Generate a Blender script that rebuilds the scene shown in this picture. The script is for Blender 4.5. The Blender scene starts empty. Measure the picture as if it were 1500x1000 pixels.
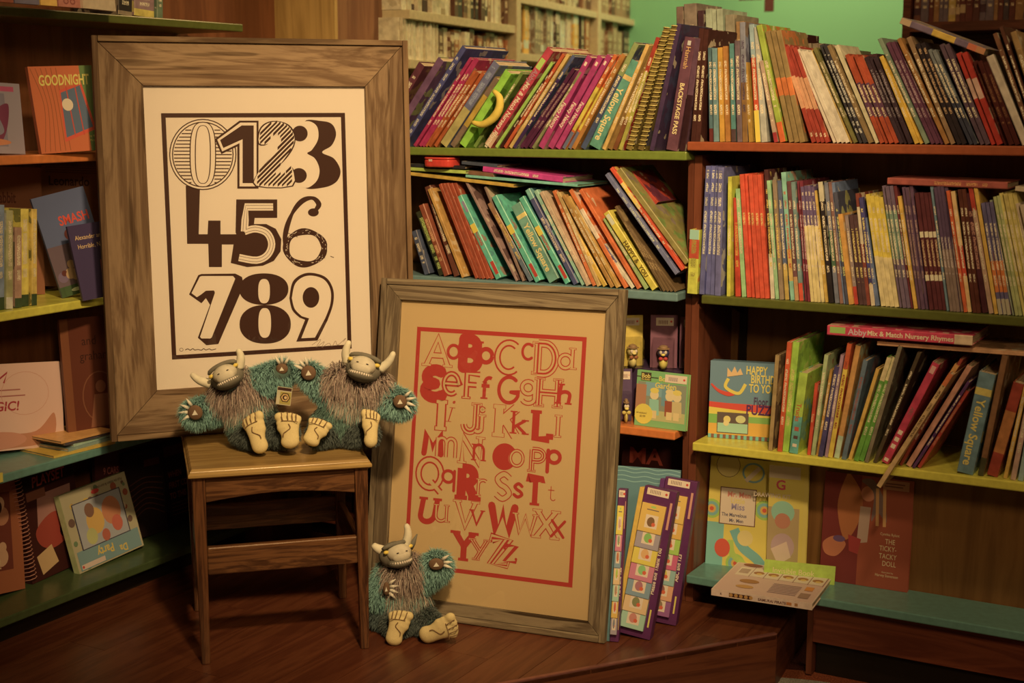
import bpy, bmesh, random
from math import *
from mathutils import Vector, Matrix
from mathutils.geometry import tessellate_polygon
random.seed(7)
C = bpy.context.scene.collection
sc = bpy.context.scene
# ------------------------------------------------------------------ camera, world, lights, exposure
F_PX = 2083.33
CAM_H = 1.25
PITCH = atan(346 / F_PX)
cam_d = bpy.data.cameras.new('camera'); cam_d.lens = 50; cam_d.sensor_width = 36
cam = bpy.data.objects.new('camera', cam_d); C.objects.link(cam)
cam.location = (0, 0, CAM_H); cam.rotation_euler = (pi / 2 - PITCH, 0, 0); sc.camera = cam
cam_d.clip_start = .05
cam_d.dof.use_dof = True; cam_d.dof.focus_distance = 3.45; cam_d.dof.aperture_fstop = 3.2
vs = sc.view_settings
vs.view_transform = 'Standard'; vs.look = 'None'; vs.gamma = 1; vs.use_curve_mapping = False; vs.exposure = 0.0
w = bpy.data.worlds.new('dim_shop'); sc.world = w; w.use_nodes = True
w.node_tree.nodes['Background'].inputs[0].default_value = (1, .30, .10, 1)
w.node_tree.nodes['Background'].inputs[1].default_value = .055
WARM = (1, .60, .25)
def lamp(name, kind, loc, target, energy, size=.3, col=WARM, spot=None, blend=1.0):
    d = bpy.data.lights.new(name, kind); d.energy = energy; d.color = col
    if kind == 'AREA': d.size = size
    else: d.shadow_soft_size = size
    if kind == 'SPOT': d.spot_size = radians(spot); d.spot_blend = blend
    o = bpy.data.objects.new(name, d); C.objects.link(o); o.location = loc
    o.rotation_euler = (Vector(target) - Vector(loc)).to_track_quat('-Z', 'Y').to_euler()
    return o
lamp('ceiling_spot', 'SPOT', (.35, .75, 2.75), (-.12, 3.45, 1.0), 450, .10, spot=47)
lamp('ceiling_downlight', 'SPOT', (.75, 1.7, 2.9), (.85, 3.3, .55), 60, .12, spot=84)
lamp('fill_light_behind_viewer', 'AREA', (.9, -1.4, 2.6), (.5, 3.4, .8), 36, .5)  # unseen frontal fill, added to brighten the panels under the shelves
lamp('back_room_light', 'AREA', (1.2, 5.9, 2.9), (1.4, 7.6, 1.5), 30, .8, col=(1, .66, .33))
lamp('back_shelf_light', 'AREA', (1.15, 4.75, 2.8), (-.3, 5.7, 1.4), 22, .5)

# ------------------------------------------------------------------ geometry of the place
def ray(px, py):
    x = (px - 750) / F_PX; y = -(py - 500) / F_PX
    return Vector((x, cos(PITCH) + y * sin(PITCH), -sin(PITCH) + y * cos(PITCH)))
def hit(px, py, P, n):
    r = ray(px, py); c = Vector((0, 0, CAM_H))
    return c + r * ((Vector(P) - c).dot(n) / r.dot(n))
ANG = radians(29.3)
U = Vector((cos(ANG), -sin(ANG), 0)); V = Vector((sin(ANG), cos(ANG), 0)); Z = Vector((0, 0, 1))
O = Vector((.443, 3.478, 0))
ROOM = Matrix((( U.x, V.x, 0, O.x), (U.y, V.y, 0, O.y), (0, 0, 1, 0), (0, 0, 0, 1)))
def R(a, b, z): return O + U * a + V * b + Z * z
def fl(px, py, z=0): return hit(px, py, (0, 0, z), Z)
def basis(o, ex, ey, ez):
    return Matrix(((ex.x, ey.x, ez.x, o.x), (ex.y, ey.y, ez.y, o.y), (ex.z, ey.z, ez.z, o.z), (0, 0, 0, 1)))

# ------------------------------------------------------------------ colour
def s2l(c): return c / 12.92 if c <= .04045 else ((c + .055) / 1.055) ** 2.4
TINT = (1, .62, .34)
def K(r, g, b, L=.62):
    "albedo of a surface that the warm shop light shows as this 0-255 colour at local light level L"
    if b > r: b = r + (b - r) * .6
    q = [s2l(v / 255) / (t * L) for v, t in zip((r, g, b), TINT)]
    q = [min(.85, max(.012, v)) for v in q]; l_ = .3 * q[0] + .6 * q[1] + .1 * q[2]
    return tuple(v + (l_ - v) * .22 for v in q)
# ------------------------------------------------------------------ materials
def nm(name):
    m = bpy.data.materials.new(name); m.use_nodes = True
    nt = m.node_tree; b = nt.nodes['Principled BSDF']
    return m, nt, b
def N(nt, t, **k):
    n = nt.nodes.new(t)
    for a, v in k.items():
        if a == 'inp':
            for i, x in v.items(): n.inputs[i].default_value = x
        else: setattr(n, a, v)
    return n
def ramp(nt, stops):
    n = nt.nodes.new('ShaderNodeValToRGB'); e = n.color_ramp.elements
    while len(e) < len(stops): e.new(.5)
    for s, (p, c) in zip(e, stops): s.position = p; s.color = (*c, 1)
    return n
_pl = {}
def plain(col, rough=.55, spec=.4, metal=0, emit=None):
    key = (tuple(round(c, 3) for c in col), rough, metal, spec)
    if key in _pl: return _pl[key]
    m, nt, b = nm('plain')
    tc = N(nt, 'ShaderNodeTexCoord'); no = N(nt, 'ShaderNodeTexNoise', inp={2: 60.0, 3: 4.0})
    nt.links.new(tc.outputs['Object'], no.inputs[0])
    r = ramp(nt, [(.3, [c * .88 for c in col]), (.7, [min(1, c * 1.07) for c in col])])
    nt.links.new(no.outputs[0], r.inputs[0]); nt.links.new(r.outputs[0], b.inputs['Base Color'])
    b.inputs['Roughness'].default_value = rough; b.inputs['Specular IOR Level'].default_value = spec; b.inputs['Metallic'].default_value = metal
    _pl[key] = m; return m
def wood(name, c1, c2, axis='Z', scale=1.0, rough=.45, bump=.15, rustic=0, cracks=0, spec=.4, ring=6):
    m, nt, b = nm(name); L = nt.links.new
    tc = N(nt, 'ShaderNodeTexCoord'); mp = N(nt, 'ShaderNodeMapping')
    s = {'X': (1.2, 14, 14), 'Y': (14, 1.2, 14), 'Z': (14, 14, 1.2)}[axis]
    mp.inputs['Scale'].default_value = [v * scale for v in s]
    oi = N(nt, 'ShaderNodeObjectInfo'); vm = N(nt, 'ShaderNodeVectorMath', operation='ADD')
    mu = N(nt, 'ShaderNodeMath', operation='MULTIPLY', inp={1: 37.0}); L(oi.outputs['Random'], mu.inputs[0])
    L(tc.outputs['Object'], vm.inputs[0]); L(mu.outputs[0], vm.inputs[1]); L(vm.outputs[0], mp.inputs[0])
    n1 = N(nt, 'ShaderNodeTexNoise', inp={2: 1.0, 3: 6.0, 4: .6, 8: 1.2}); L(mp.outputs[0], n1.inputs[0])
    mm = N(nt, 'ShaderNodeMath', operation='MULTIPLY', inp={1: float(ring) * 6.28}); L(n1.outputs[0], mm.inputs[0])
    sn = N(nt, 'ShaderNodeMath', operation='SINE'); L(mm.outputs[0], sn.inputs[0])
    n2 = N(nt, 'ShaderNodeTexNoise', inp={2: 7.0, 3: 3.0}); L(mp.outputs[0], n2.inputs[0])
    a1 = N(nt, 'ShaderNodeMath', operation='MULTIPLY_ADD', inp={1: .22, 2: .25}); L(sn.outputs[0], a1.inputs[0])
    a2 = N(nt, 'ShaderNodeMath', operation='MULTIPLY_ADD', inp={1: .5}); L(n2.outputs[0], a2.inputs[0]); L(a1.outputs[0], a2.inputs[2])
    r = ramp(nt, [(.2, c2), (.5, [(x + y) / 2 for x, y in zip(c1, c2)]), (.8, c1)]); L(a2.outputs[0], r.inputs[0])
    out = r.outputs[0]
    if rustic:
        v = N(nt, 'ShaderNodeTexNoise', inp={2: .35, 3: 2.0}); L(mp.outputs[0], v.inputs[0])
        rr = ramp(nt, [(.35, (.55, .5, .48)), (.65, (1.15, 1.12, 1.1))]); L(v.outputs[0], rr.inputs[0])
        mx = N(nt, 'ShaderNodeMix', data_type='RGBA', blend_type='MULTIPLY', inp={0: .75}); L(out, mx.inputs[6]); L(rr.outputs[0], mx.inputs[7]); out = mx.outputs[2]
        # knots
        mk = N(nt, 'ShaderNodeMapping'); mk.inputs['Scale'].default_value = [v_ * scale * .35 for v_ in s]; L(vm.outputs[0], mk.inputs[0])
        vo = N(nt, 'ShaderNodeTexVoronoi', inp={2: 1.0}); L(mk.outputs[0], vo.inputs[0])
        kr = ramp(nt, [(.05, (.25, .18, .13)), (.14, (1, 1, 1))]); L(vo.outputs[0], kr.inputs[0])
        mk2 = N(nt, 'ShaderNodeMix', data_type='RGBA', blend_type='MULTIPLY', inp={0: .8}); L(out, mk2.inputs[6]); L(kr.outputs[0], mk2.inputs[7]); out = mk2.outputs[2]
    if cracks:
        ck = N(nt, 'ShaderNodeTexNoise', inp={2: 2.2, 3: 2.0}); L(mp.outputs[0], ck.inputs[0])
        cr = ramp(nt, [(.33, (.12, .08, .05)), (.37, (1, 1, 1))]); L(ck.outputs[0], cr.inputs[0])
        mc = N(nt, 'ShaderNodeMix', data_type='RGBA', blend_type='MULTIPLY', inp={0: cracks}); L(out, mc.inputs[6]); L(cr.outputs[0], mc.inputs[7]); out = mc.outputs[2]
    L(out, b.inputs['Base Color'])
    bp = N(nt, 'ShaderNodeBump', inp={0: bump, 1: .002}); L(a2.outputs[0], bp.inputs['Height']); L(bp.outputs[0], b.inputs['Normal'])
    b.inputs['Roughness'].default_value = rough; b.inputs['Specular IOR Level'].default_value = spec
    return m
def attr(nt, name, typ='OBJECT'):
    return N(nt, 'ShaderNodeAttribute', attribute_type=typ, attribute_name=name)
def cover_material():
    m, nt, b = nm('book_cover'); L = nt.links.new
    M_ = lambda op, a, bb=None, c=None: _math(nt, op, a, bb, c)
    c1, c2, c3, pr, tx, dm = [attr(nt, n) for n in ('c1', 'c2', 'c3', 'prm', 'txt', 'dim')]
    tc = N(nt, 'ShaderNodeTexCoord'); sp = N(nt, 'ShaderNodeSeparateXYZ'); L(tc.outputs['Object'], sp.inputs[0])
    sd = N(nt, 'ShaderNodeSeparateXYZ'); L(dm.outputs['Vector'], sd.inputs[0])
    spr = N(nt, 'ShaderNodeSeparateXYZ'); L(pr.outputs['Vector'], spr.inputs[0])
    stx = N(nt, 'ShaderNodeSeparateXYZ'); L(tx.outputs['Vector'], stx.inputs[0])
    zf = M_('DIVIDE', sp.outputs[2], sd.outputs[1]); xf = M_('DIVIDE', sp.outputs[0], sd.outputs[0])
    band = M_('MULTIPLY', M_('GREATER_THAN', zf, spr.outputs[0]), M_('LESS_THAN', zf, spr.outputs[1]))
    mixb = N(nt, 'ShaderNodeMix', data_type='RGBA'); L(band, mixb.inputs[0]); L(c1.outputs['Color'], mixb.inputs[6]); L(c2.outputs['Color'], mixb.inputs[7])
    # unreadable small lettering on the spine
    no = N(nt, 'ShaderNodeTexNoise', inp={2: 420.0, 3: 1.0}); L(tc.outputs['Object'], no.inputs[0])
    nw = N(nt, 'ShaderNodeTexNoise', noise_dimensions='1D', inp={2: 60.0, 3: 0.0}); L(sp.outputs[2], nw.inputs['W'])
    tmask = M_('MULTIPLY', M_('MULTIPLY', M_('GREATER_THAN', zf, stx.outputs[0]), M_('LESS_THAN', zf, stx.outputs[1])),
               M_('MULTIPLY', M_('LESS_THAN', M_('ABSOLUTE', M_('SUBTRACT', xf, .5)), .24), M_('MULTIPLY', M_('GREATER_THAN', no.outputs[0], .47), M_('GREATER_THAN', nw.outputs[0], .4))))
    tmask = M_('MULTIPLY', tmask, stx.outputs[2])
    mixt = N(nt, 'ShaderNodeMix', data_type='RGBA'); L(tmask, mixt.inputs[0]); L(mixb.outputs[2], mixt.inputs[6]); L(c3.outputs['Color'], mixt.inputs[7])
    # cover picture in loose patches on the boards
    oi = N(nt, 'ShaderNodeObjectInfo'); va = N(nt, 'ShaderNodeVectorMath', operation='ADD'); ml = M_('MULTIPLY', oi.outputs['Random'], 51.0)
    L(tc.outputs['Object'], va.inputs[0]); L(ml, va.inputs[1])
    n2 = N(nt, 'ShaderNodeTexNoise', inp={2: 22.0, 3: 2.5}); L(va.outputs[0], n2.inputs[0])
    g = M_('GREATER_THAN', n2.outputs[0], .56); g2 = M_('LESS_THAN', n2.outputs[0], .38)
    ma = N(nt, 'ShaderNodeMix', data_type='RGBA'); L(M_('MULTIPLY', g, .7), ma.inputs[0]); L(c1.outputs['Color'], ma.inputs[6]); L(c2.outputs['Color'], ma.inputs[7])
    mb = N(nt, 'ShaderNodeMix', data_type='RGBA'); L(M_('MULTIPLY', g2, .6), mb.inputs[0]); L(ma.outputs[2], mb.inputs[6]); L(c3.outputs['Color'], mb.inputs[7])
    isb = M_('GREATER_THAN', sp.outputs[1], .0022)
    fin = N(nt, 'ShaderNodeMix', data_type='RGBA'); L(isb, fin.inputs[0]); L(mixt.outputs[2], fin.inputs[6]); L(mb.outputs[2], fin.inputs[7])
    # a little wear and tonal variation
    n3 = N(nt, 'ShaderNodeTexNoise', inp={2: 45.0, 3: 5.0}); L(va.outputs[0], n3.inputs[0])
    rw = ramp(nt, [(.3, (.72, .72, .72)), (.65, (1.08, 1.08, 1.08))]); L(n3.outputs[0], rw.inputs[0])
    mw = N(nt, 'ShaderNodeMix', data_type='RGBA', blend_type='MULTIPLY', inp={0: 1.0}); L(fin.outputs[2], mw.inputs[6]); L(rw.outputs[0], mw.inputs[7])
    L(mw.outputs[2], b.inputs['Base Color']); b.inputs['Roughness'].default_value = .38; b.inputs['Specular IOR Level'].default_value = .35
    return m
def _math(nt, op, a, b=None, c=None):
    n = nt.nodes.new('ShaderNodeMath'); n.operation = op
    for i, v in enumerate((a, b, c)):
        if v is None: continue
        if isinstance(v, (int, float)): n.inputs[i].default_value = v
        else: nt.links.new(v, n.inputs[i])
    return n.outputs[0]
def ink_material(name='print_ink', rough=.5, noise=0):
    m, nt, b = nm(name); a = attr(nt, 'ink', 'GEOMETRY'); out = a.outputs['Color']
    nt.links.new(out, b.inputs['Base Color']); b.inputs['Roughness'].default_value = rough; b.inputs['Specular IOR Level'].default_value = .3
    return m
COVER = cover_material(); INK = ink_material(); 
PAPER = plain(K(185, 155, 110), .8)
def pages_material():
    m, nt, b = nm('page_edges'); tc = N(nt, 'ShaderNodeTexCoord'); wv = N(nt, 'ShaderNodeTexNoise', inp={2: 1.0, 3: 2.0})
    mp = N(nt, 'ShaderNodeMapping'); mp.inputs['Scale'].default_value = (900, 20, 20); nt.links.new(tc.outputs['Object'], mp.inputs[0]); nt.links.new(mp.outputs[0], wv.inputs[0])
    r = ramp(nt, [(.35, (.36, .30, .22)), (.6, (.66, .60, .48))]); nt.links.new(wv.outputs[0], r.inputs[0]); nt.links.new(r.outputs[0], b.inputs['Base Color'])
    b.inputs['Roughness'].default_value = .85; return m
PAGES = pages_material()
def glass_material(name='clear_glass', tint=(1, 1, 1), rough=.02, k=1.0):
    m = bpy.data.materials.new(name); m.use_nodes = True; nt = m.node_tree; nt.nodes.clear(); L = nt.links.new
    o = N(nt, 'ShaderNodeOutputMaterial'); t = N(nt, 'ShaderNodeBsdfTransparent'); g = N(nt, 'ShaderNodeBsdfGlossy'); f = N(nt, 'ShaderNodeFresnel', inp={0: 1.45}); mx = N(nt, 'ShaderNodeMixShader')
    t.inputs[0].default_value = (*tint, 1); g.inputs['Roughness'].default_value = rough
    no = N(nt, 'ShaderNodeTexNoise', inp={2: 3.0}); bp = N(nt, 'ShaderNodeBump', inp={0: .03, 1: .01}); L(no.outputs[0], bp.inputs['Height']); L(bp.outputs[0], g.inputs['Normal'])
    ge_ = N(nt, 'ShaderNodeNewGeometry'); L(_math(nt, 'SUBTRACT', 1.45, _math(nt, 'MULTIPLY', ge_.outputs['Backfacing'], .76)), f.inputs[0])
    fm = _math(nt, 'MULTIPLY', f.outputs[0], k); L(fm, mx.inputs[0]); L(t.outputs[0], mx.inputs[1]); L(g.outputs[0], mx.inputs[2]); L(mx.outputs[0], o.inputs[0]); return m
GLASS = glass_material()
# ------------------------------------------------------------------ object helpers
def tag(o, label=None, cat=None, group=None, kind=None):
    if label: o['label'] = label
    if cat: o['category'] = cat
    if group: o['group'] = group
    if kind: o['kind'] = kind
    return o
def empty(name, M, label=None, cat=None, group=None, kind=None):
    o = bpy.data.objects.new(name, None); C.objects.link(o); o.matrix_world = M if isinstance(M, Matrix) else Matrix.Translation(M)
    o.empty_display_size = .05
    return tag(o, label, cat, group, kind)
def mobj(name, vs_, fs_, mat, parent=None, M=None, smooth=False, bevel=0):
    me = bpy.data.meshes.new(name); me.from_pydata([tuple(v) for v in vs_], [], fs_); me.update()
    return link_me(name, me, mat, parent, M, smooth, bevel)
def link_me(name, me, mat, parent=None, M=None, smooth=False, bevel=0):
    if mat and not me.materials: me.materials.append(mat)
    if smooth:
        for p in me.polygons: p.use_smooth = True
    o = bpy.data.objects.new(name, me); C.objects.link(o)
    if parent: o.parent = parent
    if M is not None: o.matrix_local = M
    if bevel:
        md = o.modifiers.new('bevel', 'BEVEL'); md.width = bevel; md.segments = 2; md.limit_method = 'ANGLE'
    return o
def boxvf(x0, y0, z0, x1, y1, z1):
    v = [(x, y, z) for x in (x0, x1) for y in (y0, y1) for z in (z0, z1)]
    f = [(0, 1, 3, 2), (4, 6, 7, 5), (0, 4, 5, 1), (2, 3, 7, 6), (0, 2, 6, 4), (1, 5, 7, 3)]
    return v, f
def box(name, x0, y0, z0, x1, y1, z1, mat, parent=None, M=None, bevel=0):
    v, f = boxvf(x0, y0, z0, x1, y1, z1); return mobj(name, v, f, mat, parent, M, bevel=bevel)
def prism(name, poly, z0, z1, mat, parent=None, M=None, bevel=0):
    "convex/concave polygon in local xy extruded along z"
    n = len(poly); v = [(x, y, z0) for x, y in poly] + [(x, y, z1) for x, y in poly]
    f = [tuple(range(n))[::-1], tuple(range(n, 2 * n))] + [(i, (i + 1) % n, n + (i + 1) % n, n + i) for i in range(n)]
    return mobj(name, v, f, mat, parent, M, bevel=bevel)
def tube_vf(pts, r, seg=6, closed=False, cap=True):
    pts = [Vector(p) for p in pts]; n = len(pts); vs_ = []; fs_ = []
    rad = r if isinstance(r, (list, tuple)) else [r] * n
    up = Vector((.13, .31, .94)); prev = None
    for i, p in enumerate(pts):
        a = pts[(i - 1) % n] if (closed or i > 0) else p; b = pts[(i + 1) % n] if (closed or i < n - 1) else p
        t = (b - a).normalized()
        x = prev - t * prev.dot(t) if prev else t.cross(up)
        if x.length < 1e-6: x = t.cross(Vector((1, 0, 0)))
        x.normalize(); prev = x; y = t.cross(x)
        for k in range(seg):
            th = 2 * pi * k / seg; vs_.append(p + (x * cos(th) + y * sin(th)) * rad[i])
    m = n if closed else n - 1
    for i in range(m):
        for k in range(seg):
            a = i * seg + k; b = i * seg + (k + 1) % seg; j = ((i + 1) % n) * seg
            fs_.append((a, b, j + (k + 1) % seg, j + k))
    if not closed and cap: fs_ += [tuple(range(seg))[::-1], tuple(range((n - 1) * seg, n * seg))]
    return vs_, fs_
def merge(parts):
    V_, F_ = [], []
    for v, f in parts:
        o = len(V_); V_ += list(v); F_ += [tuple(i + o for i in q) for q in f]
    return V_, F_
def sphere_vf(c, r, nu=12, nv=8):
    rx, ry, rz = r if isinstance(r, (tuple, list)) else (r, r, r); v = []; f = []
    for j in range(nv + 1):
        ph = pi * j / nv
        for i in range(nu):
            th = 2 * pi * i / nu; v.append((c[0] + rx * sin(ph) * cos(th), c[1] + ry * sin(ph) * sin(th), c[2] + rz * cos(ph)))
    for j in range(nv):
        for i in range(nu): f.append((j * nu + i, (j + 1) * nu + i, (j + 1) * nu + (i + 1) % nu, j * nu + (i + 1) % nu))
    return v, f
# ------------------------------------------------------------------ glyphs (Blender's built-in font, read once)
GL = {}
def _glyphs():
    cu = bpy.data.curves.new('t', 'FONT'); ob = bpy.data.objects.new('t', cu); C.objects.link(ob)
    def get(s, off):
        cu.body = s; cu.offset = off; cu.resolution_u = 3; bpy.context.view_layer.update()
        e = ob.evaluated_get(bpy.context.evaluated_depsgraph_get()); me = e.to_mesh()
        r = [v.co.xy.copy() for v in me.vertices], [tuple(p.vertices) for p in me.polygons]; e.to_mesh_clear(); return r
    for off, key in ((0, 0), (.022, 1)):
        hh = max(v.x for v in get('HH', off)[0]); 
        for ch in "ABCDEFGHIJKLMNOPQRSTUVWXYZabcdefghijklmnopqrstuvwxyz0123456789&!,.-':%$()":
            a = get(ch, off); wv = max(v.x for v in get('H' + ch + 'H', off)[0]) - hh
            GL[ch, key] = (a[0], a[1], wv)
        GL[' ', key] = ([], [], .28)
    bpy.data.objects.remove(ob); bpy.data.curves.remove(cu)
_glyphs()
def catmull(pts, closed=True, k=6):
    n = len(pts); out = []
    for i in range(n if closed else n - 1):
        g = (lambda j: pts[j % n]) if closed else (lambda j: pts[min(max(j, 0), n - 1)])
        p0, p1, p2, p3 = g(i - 1), g(i), g(i + 1), g(i + 2)
        for s in range(k):
            t = s / k
            out.append(tuple(.5 * (2 * p1[q] + (p2[q] - p0[q]) * t + (2 * p0[q] - 5 * p1[q] + 4 * p2[q] - p3[q]) * t * t + (3 * p1[q] - p0[q] - 3 * p2[q] + p3[q]) * t ** 3) for q in (0, 1)))
    if not closed: out.append(pts[-1])
    return out
def ell(cx, cy, rx, ry, n=28, a0=0, p=2.0):
    return [(cx + rx * copysign(abs(cos(a0 + 2 * pi * i / n)) ** (2 / p), cos(a0 + 2 * pi * i / n)), cy + ry * copysign(abs(sin(a0 + 2 * pi * i / n)) ** (2 / p), sin(a0 + 2 * pi * i / n))) for i in range(n)]
def clip(poly, nx, ny, c):
    out = []
    for i in range(len(poly)):
        p, q = poly[i], poly[(i + 1) % len(poly)]; dp = nx * p[0] + ny * p[1] - c; dq = nx * q[0] + ny * q[1] - c
        if dp >= 0: out.append(p)
        if (dp >= 0) != (dq >= 0): t = dp / (dp - dq); out.append((p[0] + (q[0] - p[0]) * t, p[1] + (q[1] - p[1]) * t))
    return out
class Print:
    "flat ink shapes in local (u, v); each later shape lies a hair above the one before"
    def __init__(s, step=.00003, rc=None): s.v = []; s.f = []; s.c = []; s.h = 0; s.step = step; s.rc = rc
    def add(s, pts, col):
        if s.rc:
            x0, y0, x1, y1 = s.rc
            for nx, ny, c in ((1, 0, x0), (-1, 0, -x1), (0, 1, y0), (0, -1, -y1)):
                pts = clip(pts, nx, ny, c)
                if len(pts) < 3: return
        o = len(s.v); s.v += [(x, y, s.h) for x, y in pts]; s.f.append(tuple(range(o, o + len(pts)))); s.c.append(col)
    def poly(s, pts, col, up=True):
        if up: s.h += s.step
        for t in tessellate_polygon([[Vector((x, y, 0)) for x, y in pts]]):
            a, b, c = [Vector(pts[i]) for i in t]
            if (b - a).cross(c - a) < 0: t = t[::-1]
            s.add([pts[i] for i in t], col)
    def rect(s, x0, y0, x1, y1, col): s.poly([(x0, y0), (x1, y0), (x1, y1), (x0, y1)], col)
    def disc(s, x, y, r, col, ry=None): s.poly(ell(x, y, r, ry or r, 18), col)
    def stroke(s, pts, wd, col, closed=False, cap=True):
        s.h += s.step; n = len(pts)
        wds = wd if isinstance(wd, (list, tuple)) else [wd] * n
        L, Rr = [], []
        for i in range(n):
            a = Vector(pts[(i - 1) % n] if closed or i else pts[i]); b = Vector(pts[(i + 1) % n] if closed or i < n - 1 else pts[i]); p = Vector(pts[i])
            t = b - a
            if t.length < 1e-9: t = Vector((1, 0))
            t.normalize(); k = Vector((-t.y, t.x))
            # mitre
            m = 1.0
            if 0 < i < n - 1 or closed:
                t1 = (p - a); 
                if t1.length > 1e-9: m = 1 / max(.6, abs(t1.normalized().dot(t)))
            e = t * (wds[i] / 2 * .0)
            L.append(p + k * wds[i] / 2 * m + e); Rr.append(p - k * wds[i] / 2 * m + e)
        for i in range(n if closed else n - 1):
            j = (i + 1) % n; s.add([tuple(L[i]), tuple(Rr[i]), tuple(Rr[j]), tuple(L[j])], col)
    def text(s, body, x, y, size, col, bold=0, ang=0, shear=0, sx=1.0, center=False, gap=0):
        wtot = sum(GL[c, bold][2] + gap for c in body) * size * sx
        if center: x0 = -wtot / 2
        else: x0 = 0
        s.h += s.step; ca, sa = cos(ang), sin(ang)
        for ch in body:
            g = GL[ch, bold]; o = len(s.v)
            for q in g[0]:
                lx = x0 + (q.x + shear * q.y) * size * sx; ly = q.y * size
                s.v.append((x + lx * ca - ly * sa, y + lx * sa + ly * ca, s.h))
            if s.rc and (x + x0 * ca + g[2] * size * sx > s.rc[2] and ang == 0): del s.v[o:]; break
            for q in g[1]: s.f.append(tuple(o + i for i in q)); s.c.append(col)
            x0 += (g[2] + gap) * size * sx
        return wtot
    def build(s, name, parent, M, mat=None):
        if not s.v: return None
        me = bpy.data.meshes.new(name); me.from_pydata(s.v, [], s.f); me.update()
        a = me.color_attributes.new('ink', 'FLOAT_COLOR', 'CORNER')
        buf = []
        for p, c in zip(me.polygons, s.c): buf += [c[0], c[1], c[2], 1.0] * p.loop_total
        a.data.foreach_set('color', buf)
        return link_me(name, me, mat or INK, parent, M)
# ------------------------------------------------------------------ books
def colour_name(c):
    r, g, b = c; m = max(r, g, b); mn = min(r, g, b); lum = .3 * r + .6 * g + .1 * b
    if m < .09: return 'near black'
    s = (m - mn) / m
    if s < .28: return 'white' if lum > .55 else ('pale grey' if lum > .3 else ('mid grey' if lum > .12 else 'dark grey'))
    h = (0 if m == r and g >= b else 0)
    import colorsys
    h = colorsys.rgb_to_hsv(r, g, b)[0] * 360
    if h < 14 or h >= 345: n = 'red' if m > .25 else 'maroon'
    elif h < 32: n = 'orange' if m > .4 else 'brown'
    elif h < 48: n = 'amber' if m > .45 else 'brown'
    elif h < 68: n = 'yellow' if m > .4 else 'olive'
    elif h < 95: n = 'lime green' if m > .3 else 'olive green'
    elif h < 150: n = 'green'
    elif h < 200: n = 'teal'
    elif h < 250: n = 'blue'
    elif h < 290: n = 'violet'
    elif h < 325: n = 'purple'
    else: n = 'pink'
    if s < .5 and lum > .35 and n in ('yellow', 'amber', 'orange'): n = 'cream'
    return n
ORD = ['first', 'second', 'third', 'fourth', 'fifth', 'sixth', 'seventh', 'eighth', 'ninth', 'tenth', 'eleventh', 'twelfth', 'thirteenth', 'fourteenth', 'fifteenth', 'sixteenth', 'seventeenth', 'eighteenth', 'nineteenth']
TENS = ['', '', 'twenty', 'thirty', 'forty', 'fifty', 'sixty', 'seventy', 'eighty', 'ninety']
def ordinal(n):
    if n >= 100: return 'far'
    if n < 20: return ORD[n - 1]
    t, u = divmod(n, 10)
    return TENS[t][:-1] + 'ieth' if u == 0 else TENS[t] + '-' + ORD[u - 1]
def set_cover(o, w_, h_, c1, c2, c3, band, txt):
    o['c1'] = tuple(float(v) for v in c1); o['c2'] = tuple(float(v) for v in c2); o['c3'] = tuple(float(v) for v in c3)
    o['prm'] = (float(band[0]), float(band[1]), 0.0); o['txt'] = (float(txt[0]), float(txt[1]), 1.0 if txt[1] > 0 else 0.0); o['dim'] = (float(w_), float(h_), 0.0)
def book_core(name, M, w_, d, h_, c1, c2=None, c3=None, band=(2, 3), txt=(0, 0), title=None, badges=(), round_=True, inset=.003, coil=None):
    c2 = c2 or c1; c3 = c3 or K(190, 160, 110)
    root = empty(name, M)
    t = min(.0018, w_ * .22)
    if w_ > .012: prof = [(0, t * .8), (t, 0), (w_ - t, 0), (w_, t * .8)]
    else: prof = [(0, t * .5), (t * .5, 0), (w_ - t * .5, 0), (w_, t * .5)]
    prof += [(w_, d), (w_ - t, d), (w_ - t, t), (t, t), (t, d), (0, d)]
    n = len(prof)
    v = [(x, y, 0) for x, y in prof] + [(x, y, h_) for x, y in prof]
    f = [(i, (i + 1) % n, n + (i + 1) % n, n + i) for i in range(n)]
    capi = [(0, 1, 2, 3, 6, 7), (3, 4, 5, 6), (0, 7, 8, 9)]
    f += [tuple(q[::-1]) for q in capi] + [tuple(i + n for i in q) for q in capi]
    cv = mobj('cover', v, f, COVER, root)
    set_cover(cv, w_, h_, c1, c2, c3, band, txt)
    bx = boxvf(t, t, inset, w_ - t, d - inset, h_ - inset)
    mobj('pages', *bx, PAGES, root)
    if title or badges:
        Mp = basis(Vector((0, -.0003, 0)), Vector((1, 0, 0)), Vector((0, 0, 1)), Vector((0, -1, 0)))
        for it in badges:      # (z0,z1,colour[,x0,x1]) as fractions
            x0, x1 = (it[3], it[4]) if len(it) > 3 else (.04, .96); p = Print()
            p.rect(w_ * x0, h_ * it[0], w_ * x1, h_ * it[1], it[2]); p.build('spine_badge', root, Mp)
        for (s_, z_, fr, col, bold) in title or ():    # text reading downwards, starting at height fraction z_
            sz = w_ * min(.95, fr * 1.5)
            p = Print(); p.h = .0001; p.text(s_, w_ * .5 - sz * .33, h_ * z_, sz, col, bold, ang=-pi / 2); p.build('spine_title', root, Mp)
    if coil:
        pts = []; nt_ = int(h_ / .0108); rr = w_ * .62
        for i in range(nt_ * 10):
            th = 2 * pi * i / 10; pts.append((w_ / 2 + rr * cos(th), .003 + rr * .8 * sin(th), .006 + i * .00108))
        vv, ff = tube_vf(pts, .00095, 4); mobj('wire_coil', vv, ff, coil, root)
    return root
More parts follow.
